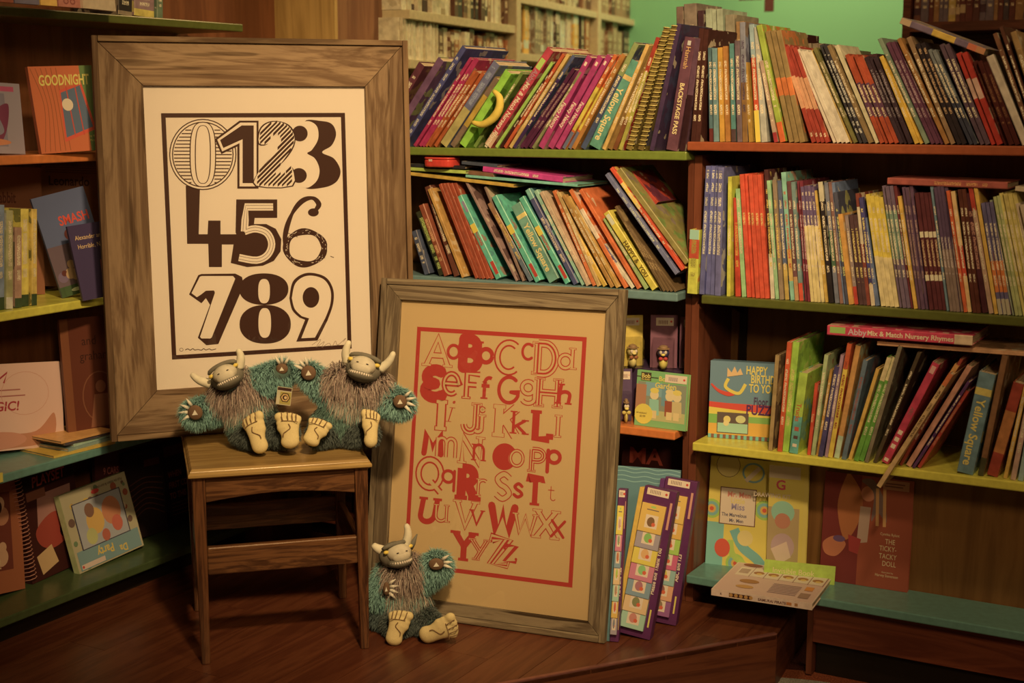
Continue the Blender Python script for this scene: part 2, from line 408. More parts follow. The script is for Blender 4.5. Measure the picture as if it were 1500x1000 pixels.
class Row:
    def __init__(s, P, ax, inn, zs, phrase, group, L=.6, dmax=.2):
        s.P = P; s.ax = ax; s.inn = inn; s.zs = zs; s.phrase = phrase; s.group = group; s.n = 0; s.L = L; s.dmax = dmax
    def c2d(s, px, py, db=0):
        h = hit(px, py, s.P + s.inn * db, s.inn); return (h - s.P).dot(s.ax), h.z
    def run(s, n, T, B, wpx, c1, c2=None, c3=None, T2=None, B2=None, name='picture_book', band=(2, 3), txt=(.25, .85), db=0, free=False, label=None, L=None, dep=None, jit=1, **kw):
        L = L or s.L; T2 = T2 or (T[0] + (wpx * (n - 1)), T[1]); B2 = B2 or (B[0] + (wpx * (n - 1)), B[1] + wpx * (n - 1) * .03)
        for i in range(n):
            k = i / max(1, n - 1)
            t = (T[0] + (T2[0] - T[0]) * k, T[1] + (T2[1] - T[1]) * k + (random.uniform(-1.2, 1.2) * jit if n > 1 else 0)); b = (B[0] + (B2[0] - B[0]) * k, B[1] + (B2[1] - B[1]) * k)
            ta, tz = s.c2d(*t, db); ba, bz = s.c2d(*b, db)
            if not free:
                q = (s.zs - tz) / (bz - tz); ba = ta + (ba - ta) * q; bz = s.zs
            w1 = s.c2d(b[0] + wpx, b[1], db)[0] - s.c2d(b[0], b[1], db)[0]
            da, dz = ta - ba, tz - bz; ln = hypot(da, dz); da /= ln; dz /= ln
            if free: th = abs(s.c2d(b[0], b[1] + wpx, db)[1] - s.c2d(b[0], b[1], db)[1]) if abs(da) > abs(dz) else w1 * dz
            else: th = w1 * dz
            th *= .965
            if not free and da > 0:
                sh = da * th / dz + .0004; ba += da * sh; bz += dz * sh; ln -= sh
            else: bz += .0004
            if free and abs(da) > abs(dz):
                ba, bz = ba + da * ln, bz + dz * ln - th; da, dz = -da, -dz
            ez = s.ax * da + Z * dz; ex = s.ax * dz - Z * da
            o = s.P + s.ax * ba + Z * bz + s.inn * (db + random.uniform(0, .012) * (not free))
            d = dep or min(s.dmax - .015, ln * random.uniform(.66, .8))
            cc = [c if c is None or isinstance(c, tuple) and len(c) == 3 and max(c) <= .9 and False else (K(*c, L) if c else None) for c in (c1, c2, c3)]
            r = book_core(name, basis(o, ex, s.inn, ez), th, d, ln, cc[0], cc[1], cc[2], band, txt, **kw)
            s.n += 1
            kind = name.replace('_', ' ')
            size = 'slim' if th < .009 else ('thick' if th > .02 else '')
            lab = label or f"{size} {colour_name(cc[0])} {kind if not size else 'book'}, {ordinal(s.n)} from the left {s.phrase}".strip()
            tag(r, lab, 'book', s.group)
            last = r
        return last
def face(name, bl, br, tl, z, lean, thick, col, label, cat='book', group=None, art=None, L=.5, side=None, mat=None, roll=False):
    "a flat thing standing on a level surface, front towards us, leaning back"
    a, b = fl(*bl, z), fl(*br, z); ex = (b - a); wd = ex.length; ex.normalize()
    fw = Vector((-ex.y, ex.x, 0)); ez = fw * sin(lean) + Z * cos(lean); ey = ez.cross(ex)
    t = hit(*tl, a, ey); h_ = (t - a).dot(ez)
    lift = .0005
    if roll:
        sh = (t - a).dot(ex) / h_; h_ *= sqrt(1 + sh * sh); ez = (ez + ex * sh).normalized(); ex = (ex - ez * ex.dot(ez)).normalized(); ey = ez.cross(ex); lift += wd * max(0, -ex.z)
    M = basis(a + Z * lift, ex, ey, ez)
    root = empty(name, M, label, cat, group)
    cc = K(*col, L)
    tb = .002 if thick > .006 else thick * .3
    mobj('cover', *merge([boxvf(0, 0, 0, wd, tb, h_), boxvf(0, tb, 0, tb, thick - tb, h_), boxvf(0, thick - tb, 0, wd, thick, h_)]), mat or plain(cc, .4), root) if cat == 'book' else box('box', 0, 0, 0, wd, thick, h_, mat or plain(cc, .4), root, bevel=.001)
    if cat == 'book': mobj('pages', *boxvf(tb, tb, .002, wd - .002, thick - tb, h_ - .002), PAGES, root)
    if art:
        p = Print(rc=(0, 0, wd, h_)); art(p, wd, h_, lambda r_, g_, b_: K(r_, g_, b_, L))
        p.build('cover_print', root, basis(Vector((0, -.0002, 0)), Vector((1, 0, 0)), Vector((0, 0, 1)), Vector((0, -1, 0))))
    return root, wd, h_
# ================================================================== SETTING
ZS = [.085, .43, .797, 1.152, 1.467]                    # shelf heights shared by all cases
WOODF = wood('floor_wood', K(92, 38, 12, .55), K(72, 25, 7, .55), 'Y', 1.6, .32, .12, spec=.4, ring=3)
floor = empty('floor', ROOM, kind='structure')
# raised wooden platform: planks run along the room's second axis
e1, e2, e3 = fl(752, 1000), fl(1138, 929), fl(1150, 911)
def ab(p): d = p - O; return d.dot(U), d.dot(V)
E1, E2, E3 = ab(e1), ab(e2), ab(e3)
dx, dy = E2[0] - E1[0], E2[1] - E1[1]; ln = hypot(dx, dy); n1 = (-dy / ln, dx / ln)
if n1[1] < 0: n1 = (-n1[0], -n1[1])
c1_ = n1[0] * E1[0] + n1[1] * E1[1]
dx3, dy3 = E3[0] - E2[0], E3[1] - E2[1]; l3 = hypot(dx3, dy3); n2 = (-dy3 / l3, dx3 / l3)
if n2[0] > 0: n2 = (-n2[0], -n2[1])
c2_ = n2[0] * E2[0] + n2[1] * E2[1]
pw = .115; a0 = -2.2; i = 0
while a0 < .75:
    b0 = -3.2 + (i * .37) % 1.1
    while b0 < .6:
        poly = [(a0 + .0006, b0 + .0006), (a0 + pw - .0006, b0 + .0006), (a0 + pw - .0006, b0 + 1.1 - .0006), (a0 + .0006, b0 + 1.1 - .0006)]
        poly = clip(clip(poly, n1[0], n1[1], c1_), n2[0], n2[1], c2_)
        if len(poly) >= 3: prism('floor_plank', poly, -.012, random.uniform(-.0004, 0), WOODF, floor)
        b0 += 1.1
    a0 += pw; i += 1
box('platform_core', -2.2, -1.6, -.135, -.2, .6, -.013, plain(K(50, 18, 5)), floor)
# riser, its side and the metal nosing
RISER = wood('riser_wood', K(90, 36, 11, .55), K(66, 22, 6, .55), 'X', 1.0, .4, .1, ring=4)
def slab_between(name, p, q, th, z0, z1, mat, parent, off=0):
    d = Vector((q[0] - p[0], q[1] - p[1], 0)); L_ = d.length; d.normalize(); nrm = Vector((-d.y, d.x, 0))
    M = basis(Vector((p[0], p[1], 0)) + nrm * off, d, nrm, Z)
    return box(name, 0, 0, z0, L_, th, z1, mat, parent, M, bevel=.0015)
Efar = (E1[0] - dx / ln * 1.6, E1[1] - dy / ln * 1.6)
Eback = (E2[0] + dx3 / l3 * .55, E2[1] + dy3 / l3 * .55)
slab_between('platform_riser', Efar, E2, .016, -.135, -.002, RISER, floor)
slab_between('platform_riser', E2, Eback, .016, -.135, -.002, RISER, floor)
slab_between('edge_trim', Efar, E2, .012, -.0015, .0035, plain(K(120, 60, 45, .5), .3, metal=.5), floor, off=-.002)
# carpet below the platform
def carpet_material():
    m, nt, b = nm('carpet'); L = nt.links.new; tc = N(nt, 'ShaderNodeTexCoord'); sp = N(nt, 'ShaderNodeSeparateXYZ'); L(tc.outputs['Object'], sp.inputs[0])
    def dist(cx, cy): return _math(nt, 'SQRT', _math(nt, 'ADD', _math(nt, 'POWER', _math(nt, 'SUBTRACT', sp.outputs[0], cx), 2.0), _math(nt, 'POWER', _math(nt, 'SUBTRACT', sp.outputs[1], cy), 2.0)))
    g = ab(fl(1170, 1010, -.13)); d = dist(g[0] + .12, g[1] - .45)
    cur = N(nt, 'ShaderNodeRGB'); cur.outputs[0].default_value = (*K(52, 16, 10, .45), 1); out = cur.outputs[0]
    for r_, col in ((.60, K(105, 40, 15, .45)), (.545, K(75, 50, 25, .45)),):
        mx = N(nt, 'ShaderNodeMix', data_type='RGBA'); L(_math(nt, 'LESS_THAN', d, r_), mx.inputs[0]); L(out, mx.inputs[6]); mx.inputs[7].default_value = (*col, 1); out = mx.outputs[2]
    mx = N(nt, 'ShaderNodeMix', data_type='RGBA'); L(_math(nt, 'MULTIPLY', _math(nt, 'LESS_THAN', d, .545), _math(nt, 'LESS_THAN', sp.outputs[0], g[0] + .05)), mx.inputs[0]); L(out, mx.inputs[6]); mx.inputs[7].default_value = (*K(110, 92, 70, .45), 1); out = mx.outputs[2]
    no = N(nt, 'ShaderNodeTexNoise', inp={2: 260.0, 3: 3.0}); L(tc.outputs['Object'], no.inputs[0]); r = ramp(nt, [(.3, (.5, .5, .5)), (.7, (1.3, 1.3, 1.3))]); L(no.outputs[0], r.inputs[0])
    m2 = N(nt, 'ShaderNodeMix', data_type='RGBA', blend_type='MULTIPLY', inp={0: 1.0}); L(out, m2.inputs[6]); L(r.outputs[0], m2.inputs[7]); L(m2.outputs[2], b.inputs['Base Color'])
    bp = N(nt, 'ShaderNodeBump', inp={0: .6, 1: .004}); L(no.outputs[0], bp.inputs['Height']); L(bp.outputs[0], b.inputs['Normal']); b.inputs['Roughness'].default_value = .95; b.inputs['Specular IOR Level'].default_value = .1
    return m
tag(box('floor_carpet', -4, -5, -.16, 6, 8, -.135, carpet_material(), None, ROOM), kind='structure')
def matt(col):
    m, nt, b = nm('wall_paint'); tc = N(nt, 'ShaderNodeTexCoord'); no = N(nt, 'ShaderNodeTexNoise', inp={2: 1.2, 3: 3.0}); nt.links.new(tc.outputs['Object'], no.inputs[0])
    r = ramp(nt, [(.3, [c * .95 for c in col]), (.7, [c * 1.03 for c in col])]); nt.links.new(no.outputs[0], r.inputs[0]); nt.links.new(r.outputs[0], b.inputs['Base Color']); b.inputs['Roughness'].default_value = .8; return m
GREEN = matt(K(85, 140, 78, .62))
W0 = R(0, 3.2, 0)
tag(box('wall_back', -4, 0, -.16, 1.62, .08, 3.2, GREEN, None, ROOM @ Matrix.Translation((0, 3.2, 0))), kind='structure')
tag(box('wall_right', 1.62, 0, -.16, 6, .08, 3.2, matt(K(92, 98, 45, .5)), None, ROOM @ Matrix.Translation((0, 3.2, 0))), kind='structure')
tag(box('ceiling', -4, -5, 3.2, 6, 8, 3.25, plain((.55, .5, .45), .9), None, ROOM), kind='structure')
# ------------------------------------------------------------------ cases
SIDEW = wood('case_side_wood', K(105, 44, 20, .6), K(80, 30, 12, .6), 'Z', .8, .4, .05, ring=3)
BACKW = wood('back_panel_wood', K(120, 68, 20, .6), K(100, 54, 14, .6), 'Z', .8, .45, .04, ring=3)
PANEL_L = wood('tall_panel_wood', K(165, 112, 42, .6), K(135, 88, 28, .6), 'Z', .8, .5, .04, ring=3)
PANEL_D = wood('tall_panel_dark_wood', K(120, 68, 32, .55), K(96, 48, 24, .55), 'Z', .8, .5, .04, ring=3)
BLACKM = plain((.014, .012, .01), .5)
SH = {k: plain(c, .28, .45) for k, c in dict(lime=K(165, 160, 12, .5), olive=K(62, 58, 10, .42), green=K(78, 82, 12, .42), teal=K(62, 92, 80, .42), blue=K(70, 88, 82, .42), orange=K(165, 72, 12, .42), brown=K(125, 48, 16, .5), moss=K(55, 62, 26, .55)).items()}
SHT = .021
def shelf(a0, a1, b0, b1, z, mat, root, lip=0):
    return box('shelf', a0, b0, z - SHT, a1, b1, z, mat, root, bevel=.003)
def bracket(a, b0, z, root):
    v = [(0, 0, 0), (.13, 0, 0), (.13, 0, -.012), (0, 0, -.06)]
    prism('bracket', [(0, 0), (-.14, 0), (-.14, -.012), (0, -.06)], 0, .004, BLACKM, root, basis(Vector((a, b0, z)), Vector((0, 1, 0)), Z, Vector((1, 0, 0))))
# right case
rc = empty('bookcase', ROOM, 'low wooden bookcase on the right with lime, olive and teal shelves', 'bookcase')
box('side_panel', 0, 0, 0, .02, .40, ZS[3] - SHT, SIDEW, rc, bevel=.001)
box('side_panel', 1.35, -.0, -.03, 1.37, .40, ZS[3] - SHT, SIDEW, rc, bevel=.001)
box('back_panel', .02, .23, .43, 1.35, .24, ZS[3] + .012 - SHT, BACKW, rc)
box('lower_back_panel', .02, .115, -.02, 1.35, .125, .43 - SHT, BACKW, rc)
shelf(-.0, 1.4, -.05, .56, ZS[3] + .012, SH['brown'], rc)
shelf(.045, 1.35, -.05, .228, ZS[2], SH['olive'], rc)
shelf(.03, 1.35, -.05, .228, ZS[1], SH['lime'], rc)
shelf(.021, 1.35, -.05, .114, ZS[0] + .003, SH['teal'], rc)
box('kick_plate', .335, .0, -.045, 1.35, .012, ZS[0] - SHT, wood('kick_wood', K(105, 40, 16, .5), K(80, 26, 10, .5), 'X', .8, .4, .05), rc, bevel=.001)
box('kick_plate', .321, .0, -.13, .335, .10, ZS[0] - SHT, SIDEW, rc)
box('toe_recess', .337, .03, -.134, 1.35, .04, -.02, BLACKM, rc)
for z in (ZS[1], ZS[2]): bracket(.052, .222, z - SHT, rc)
box('slotted_standard', .046, .219, .1, .064, .229, 1.1, BLACKM, rc)
# centre case
cc_ = empty('bookcase', ROOM, 'low wooden bookcase behind the red alphabet print', 'bookcase')
box('side_panel', -.016, .0, 0, -.001, .40, ZS[3] - SHT - .012, SIDEW, cc_, bevel=.001)
box('back_panel', -1.25, .23, .08, -.016, .24, ZS[3] - SHT - .012, BACKW, cc_)
shelf(-1.255, -.001, -.05, .40, ZS[3] - .012, SH['green'], cc_)
shelf(-1.255, -.017, -.05, .228, ZS[2], SH['blue'], cc_)
shelf(-1.255, -.017, -.05, .228, .45, SH['orange'], cc_)
shelf(-1.255, -.017, -.05, .228, ZS[0] - .005, SH['brown'], cc_)
box('kick_plate', -1.2, .02, .0, -.017, .03, ZS[0] - SHT - .005, BLACKM, cc_)
# left case: front plane a = -1.252
LA = -1.252
lc = empty('bookcase', ROOM, 'tall bookcase on the left with face-out picture books', 'bookcase')
BACKL = wood('left_back_panel_wood', K(105, 48, 15, .5), K(85, 36, 10, .5), 'Z', .8, .45, .04, ring=3)
box('back_panel', LA - .24, -1.9, 0, LA - .23, .26, 2.2, BACKL, lc)
for z, m in ((ZS[4], SH['olive']), (1.138, SH['orange']), (.787, SH['lime']), (.415, SH['teal']), (.077, SH['moss'])):
    shelf(LA - .23, LA, -1.9, -.165, z, m, lc)
box('side_panel', LA - .24, -.16, 0, LA - .0, -.06, .415, SIDEW, lc)
box('kick_plate', LA - .06, -1.9, 0, LA - .05, -.165, .077 - SHT, BLACKM, lc)
# corner: tall panels behind the centre case
A372, A490 = ab(hit(372, 25, R(0, .26, 0), V)), ab(hit(490, 25, R(0, .26, 0), V))
d600 = ab(hit(600, 25, R(A490[0], 0, 0), U))
wc = empty('wall_corner', ROOM, kind='structure')
box('light_panel', LA - .24, .26, .0, A490[0], .275, 2.2, PANEL_L, wc)
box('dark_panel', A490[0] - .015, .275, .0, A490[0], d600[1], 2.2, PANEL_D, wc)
# ------------------------------------------------------------------ back room: white bookcase, brown bookcase, green wall with hanging sign
A3 = radians(70.4); wu = Vector((cos(A3), sin(A3), 0)); wn = Vector((-sin(A3), cos(A3), 0))     # along the shelves, into the shelves
WP = hit(602, 60, (0, 4.5, 0), Vector((0, 1, 0))); WP.z = 0
def w2(px, py): h = hit(px, py, WP, wn); return (h - WP).dot(wu), h.z
WM = basis(WP, wu, wn, Z)
CREAM = plain(K(178, 138, 82, .75), .55)
wb = empty('bookcase', WM, 'cream bookcase in the back room full of books', 'bookcase')
x_a = w2(603, 60)[0]; x_c = w2(985, 45)[0]; x_m = w2(757, 60)[0]; x_n = w2(876, 60)[0]
zA = w2(745, 36)[1]; zB = w2(780, 79)[1]; zC = w2(930, 29)[1]; zD = w2(620, 88)[1]
for x in (x_m, x_n, x_c): box('side_panel', x, 0, -.13, x + .05 if x != x_c else x + .02, .30, 2.6, CREAM, wb, bevel=.002)
def wshelf(x0, x1, z): box('shelf', x0, .005, z - .028, x1, .29, z, CREAM, wb, bevel=.002)
for x0, x1, zz in ((x_a, x_m, (zA, zD, zA + .42)), (x_m + .05, x_n, (zC, zB, zC + .42)), (x_n + .05, x_c, (zC, zB, zC + .42))):
    for z in zz: wshelf(x0, x1, z)
box('back_panel', x_a, .29, -.13, x_c, .30, 2.6, plain(K(110, 60, 30, .6), .7), wb)
wr = []
def back_books(x0, x1, z, hts, cols, where, grp, dmin=.012, dmax=.03):
    x = x0 + .004; k = 0
    while x < x1 - .012:
        t = random.uniform(dmin, dmax); t = min(t, x1 - x - .002); h_ = random.uniform(*hts); c = random.choice(cols)
        r = book_core('bound_book', WM @ Matrix.Translation((x, .02 + random.uniform(0, .02), z + .0005)), t * .97, .16, h_, K(*c, .7), K(*random.choice(cols), .7), K(190, 150, 90, .7), random.choice([(2, 3), (.1, .25), (.7, .9)]), (.2, .8))
        k += 1; tag(r, f"{colour_name(K(*c, .7))} book, {ordinal(k)} from the left {where}", 'book', grp)
        x += t
warmc = [(150, 110, 62), (120, 70, 35), (90, 45, 25), (165, 130, 80), (60, 35, 25), (140, 90, 50)]
pale = [(185, 150, 100), (175, 138, 90), (190, 155, 105)]
x1_, x2_ = w2(602, 60)[0], w2(654, 60)[0]
back_books(x1_ - .02, x2_, zD, (w2(615, 27)[1] - zD - .01, w2(615, 25)[1] - zD), pale, "low in the cream bookcase's left bay", 'pale books low in the left bay', .010, .016)
back_books(x2_ + .01, x_m - .01, zD, ((w2(700, 42)[1] - zD) * .8, w2(700, 42)[1] - zD), [(150, 75, 30), (100, 50, 28), (185, 150, 100), (175, 135, 85)], "of the darker run low in cream left bay", 'darker books low in the left bay', .03, .05)
back_books(x1_, x_m - .005, zA, (.18, .24), warmc + pale, "high in the cream bookcase's left bay", 'books high in the left bay', .03, .05)
back_books(x_m + .055, x_n - .02, zB, (.17, .23), [(200, 130, 30), (170, 155, 110), (130, 95, 60), (70, 40, 25), (150, 75, 25), (180, 140, 95)], "low in the cream bookcase's middle bay", 'books low in the middle bay', .04, .07)
back_books(x_m + .055, x_n - .02, zC, (.17, .23), warmc, "high in the cream bookcase's middle bay", 'books high in the middle bay', .04, .07)
back_books(x_n + .055, x_c - .02, zC, (.19, .25), warmc + [(110, 55, 20)], "high in the cream bookcase's right bay", 'books high in the right bay', .06, .1)
back_books(x_n + .055, x_c - .02, zB, (.14, .2), warmc, "low in the cream bookcase's right bay", 'books low in the right bay', .06, .1)
# brown bookcase far right
BB = ab(hit(1322, 30, R(0, 1.5, 0), V)); BBr = ab(hit(1560, 30, R(0, 1.5, 0), V)); zbb = hit(1400, 31, R(0, 1.5, 0), V).z
bb = empty('bookcase', ROOM @ Matrix.Translation((BB[0], 1.5, 0)), 'dark brown bookcase at the top right of the picture', 'bookcase')
DKW = wood('dark_case_wood', K(90, 36, 16, .5), K(60, 22, 10, .5), 'X', .8, .4, .05)
box('side_panel', 0, 0, -.13, .025, .3, 2.3, DKW, bb); box('back_panel', .025, .29, -.13, 1.2, .3, 2.3, DKW, bb)
for z in (zbb, zbb - .36, zbb + .4): box('shelf', .025, 0, z - .03, 1.2, .29, z, DKW, bb)
k = 0
for zz, wh, grp in ((zbb, "high in the dark brown bookcase", 'books in the dark brown bookcase'), (zbb - .36, "one shelf down, dark brown bookcase", 'books one shelf lower in the dark bookcase')):
    x = .03; k = 0
    while x < .62:
        t = random.uniform(.012, .026); c = random.choice([(95, 45, 28), (70, 30, 22), (60, 40, 35), (130, 85, 50), (120, 70, 30), (80, 30, 20), (150, 105, 35), (85, 60, 55)]); h_ = random.uniform(.21, .26)
        r = book_core('bound_book', ROOM @ Matrix.Translation((BB[0] + x, 1.52, zz + .0005)), t * .97, .17, h_, K(*c, .5), K(*random.choice([(150, 105, 60), (60, 30, 30)]), .5), K(170, 130, 80, .5), random.choice([(2, 3), (.1, .2)]), (.2, .8))
        k += 1; tag(r, f"{colour_name(K(*c, .5))} book, {ordinal(k)} from the left {wh}", 'book', grp); x += t
# sign hanging before the green wall
hs = hit(1126, 8, R(0, 2.6, 0), V)
tg = tag(box('hanging_sign', -.02, 0, 0, .02, .008, .5, plain(K(85, 40, 28, .5), .5), None, basis(hit(1126, 17, R(0, 2.6, 0), V), U, V, Z), bevel=.001), 'dark narrow board hanging in front of the green wall', 'sign')
tg2 = tag(box('hanging_sign', -.03, 0, 0, .07, .008, .5, plain(K(85, 50, 28, .5), .5), None, basis(hit(1092, 0.5, R(0, 2.6, 0), V), U, V, Z), bevel=.001), 'wider board just showing at the top edge before the green wall', 'sign')
# ================================================================== ROWS OF BOOKS
PR = R(0, -.042, 0)
r1 = Row(PR, U, V, ZS[3] + .012, "along the right bookcase's top", "books on the right bookcase's top", .62, .24)
def many(row, rows):
    for q in rows: row.run(*q[0], **(q[1] if len(q) > 1 else {}))
many(r1, [
 ((1, (1034, 70), (1036, 192), 7, (62, 84, 92), (90, 30, 25)), dict(band=(0, .14))),
 ((1, (1041, 71), (1044, 207), 8, (84, 108, 108)),),
 ((1, (1050, 70), (1053.5, 206), 7, (175, 112, 15)),),
 ((1, (1057, 68), (1061, 203), 7, (150, 85, 25)),),
 ((1, (1066, 64), (1069, 203), 7, (60, 105, 110), (70, 45, 40)), dict(band=(0, .13))),
 ((1, (1075, 60), (1079, 205), 8, (95, 70, 68)),),
 ((1, (1083, 33), (1087, 204), 8, (110, 100, 98), (120, 75, 30), (70, 50, 60)), dict(band=(0, .5))),
 ((1, (1088, 92), (1096, 204), 6, (150, 100, 20)),),
 ((1, (1094, 36), (1104, 203), 8, (120, 130, 130), (180, 50, 20)), dict(band=(.27, .72), badges=[(0, .27, K(195, 150, 20))])),
 ((1, (1102, 40), (1113, 204), 9, (150, 135, 110)),),
 ((1, (1112, 90), (1133, 205), 6, (155, 115, 85), (150, 30, 35)), dict(band=(0, .12))),
 ((1, (1107, 38), (1141, 205), 9, (130, 135, 25), (190, 70, 15)), dict(band=(0, .17), txt=(.3, .7))),
 ((3, (1119, 47), (1153, 203), 8.5, (128, 92, 45), (190, 85, 25)), dict(band=(.42, .58), txt=(0, 0))),
 ((4, (1143, 68), (1186, 203), 6.6, (145, 38, 24), (185, 115, 70)), dict(T2=(1160, 70), B2=(1207, 205), band=(.35, .68), txt=(.06, .1))),
 ((4, (1164, 75), (1217, 205), 6.6, (180, 150, 115)), dict(T2=(1182, 78), B2=(1236, 207), txt=(0, 0))),
 ((1, (1186, 74), (1242, 206), 6, (175, 125, 45)),),
 ((1, (1190, 72), (1248, 206), 6, (100, 85, 35)),),
 ((2, (1199, 68), (1256, 206), 7, (50, 42, 40), None, (165, 145, 120)), dict(T2=(1205, 68), txt=(.1, .9))),
 ((1, (1211, 68), (1270, 205), 6.5, (120, 85, 45)),),
 ((1, (1220, 68), (1278, 205), 7, (168, 142, 98)), dict(txt=(0, 0))),
 ((4, (1236, 82), (1286, 206), 7, (150, 48, 18), (85, 45, 55), (200, 150, 100)), dict(T2=(1256, 83), B2=(1307, 206), band=(.3, .68), txt=(.3, .66))),
 ((3, (1264, 86), (1314, 206), 7.2, (52, 32, 34), None, (120, 95, 85)),),
 ((2, (1287, 85), (1337, 206), 7, (185, 130, 15)), dict(T2=(1294, 85))),
 ((1, (1285, 58), (1352, 206), 7, (100, 105, 75)),),
 ((3, (1296, 64), (1360, 206), 7, (85, 38, 50), None, (140, 100, 90)),),
 ((1, (1313, 58), (1381, 206), 7, (140, 82, 28)),),
 ((1, (1326, 56), (1389, 206), 8, (125, 85, 50)),),
 ((2, (1340, 65), (1399, 206), 7.5, (38, 26, 24), None, (165, 115, 70)), dict(txt=(.3, .95))),
 ((2, (1357, 74), (1416, 206), 7, (98, 92, 80), (48, 45, 50)), dict(band=(.0, .5))),
 ((2, (1374, 66), (1432, 206), 8, (80, 52, 55)),),
 ((2, (1399, 80), (1449, 207), 9, (155, 25, 15), (175, 120, 90)), dict(T2=(1408, 78), band=(.5, .72), txt=(0, 0))),
 ((3, (1423, 92), (1468, 208), 8, (62, 16, 12), None, (110, 60, 30)),),
 ((1, (1443, 84), (1494, 208), 13, (170, 138, 105)), dict(txt=(0, 0))),
 ((1, (1453, 50), (1510, 209), 7, (105, 58, 32)),),
 ((1, (1462, 40), (1520, 209), 6, (80, 38, 22)),),
 ((1, (1478, 48), (1530, 209), 10, (140, 95, 45)),),
])
# books in the second rank behind, standing at the back of the same top
rb = Row(R(0, .30, 0), U, V, ZS[3] + .012, "in the rear rank, right bookcase top", "rear rank of books on the right bookcase's top", .7, .2)
for q in [((1, (988, 10), (992, 150), 10, (120, 85, 65)),), ((1, (999, 6), (1003, 150), 19, (135, 105, 80)),), ((1, (1021, 16), (1024, 150), 9, (75, 40, 40)),), ((3, (1031, 14), (1034, 150), 9, (160, 155, 115)), dict(txt=(0, 0))), ((1, (1060, 22), (1062, 150), 14, (150, 125, 90)),), ((1, (1077, 32), (1079, 150), 12, (165, 110, 60)),),
          ((1, (1092, 40), (1094, 160), 20, (110, 80, 60)),), ((1, (1118, 42), (1120, 160), 15, (165, 140, 110)),)]:
    rb.run(*q[0], **(q[1] if len(q) > 1 else {}))
rb.run(1, (1143, 50), (1143, 170), 24, (62, 20, 18), txt=(0, 0)); rb.run(4, (1170, 64), (1174, 170), 9, (130, 100, 70)); rb.run(2, (1212, 76), (1216, 170), 20, (105, 100, 60)); rb.run(2, (1256, 80), (1260, 170), 14, (80, 45, 40))
r1.run(1, (1441, 71), (1318, 25), 10, (98, 72, 78), (175, 125, 25), (170, 120, 60), name='boxed_game', free=True, band=(.35, .62), txt=(0, 0), dep=.17, db=.01, label="long purple box with a yellow band lying aslant over leaning books, top right", badges=[(.88, 1, K(150, 110, 70)), (.0, .1, K(165, 95, 50)), (.1, .2, K(175, 75, 40))])
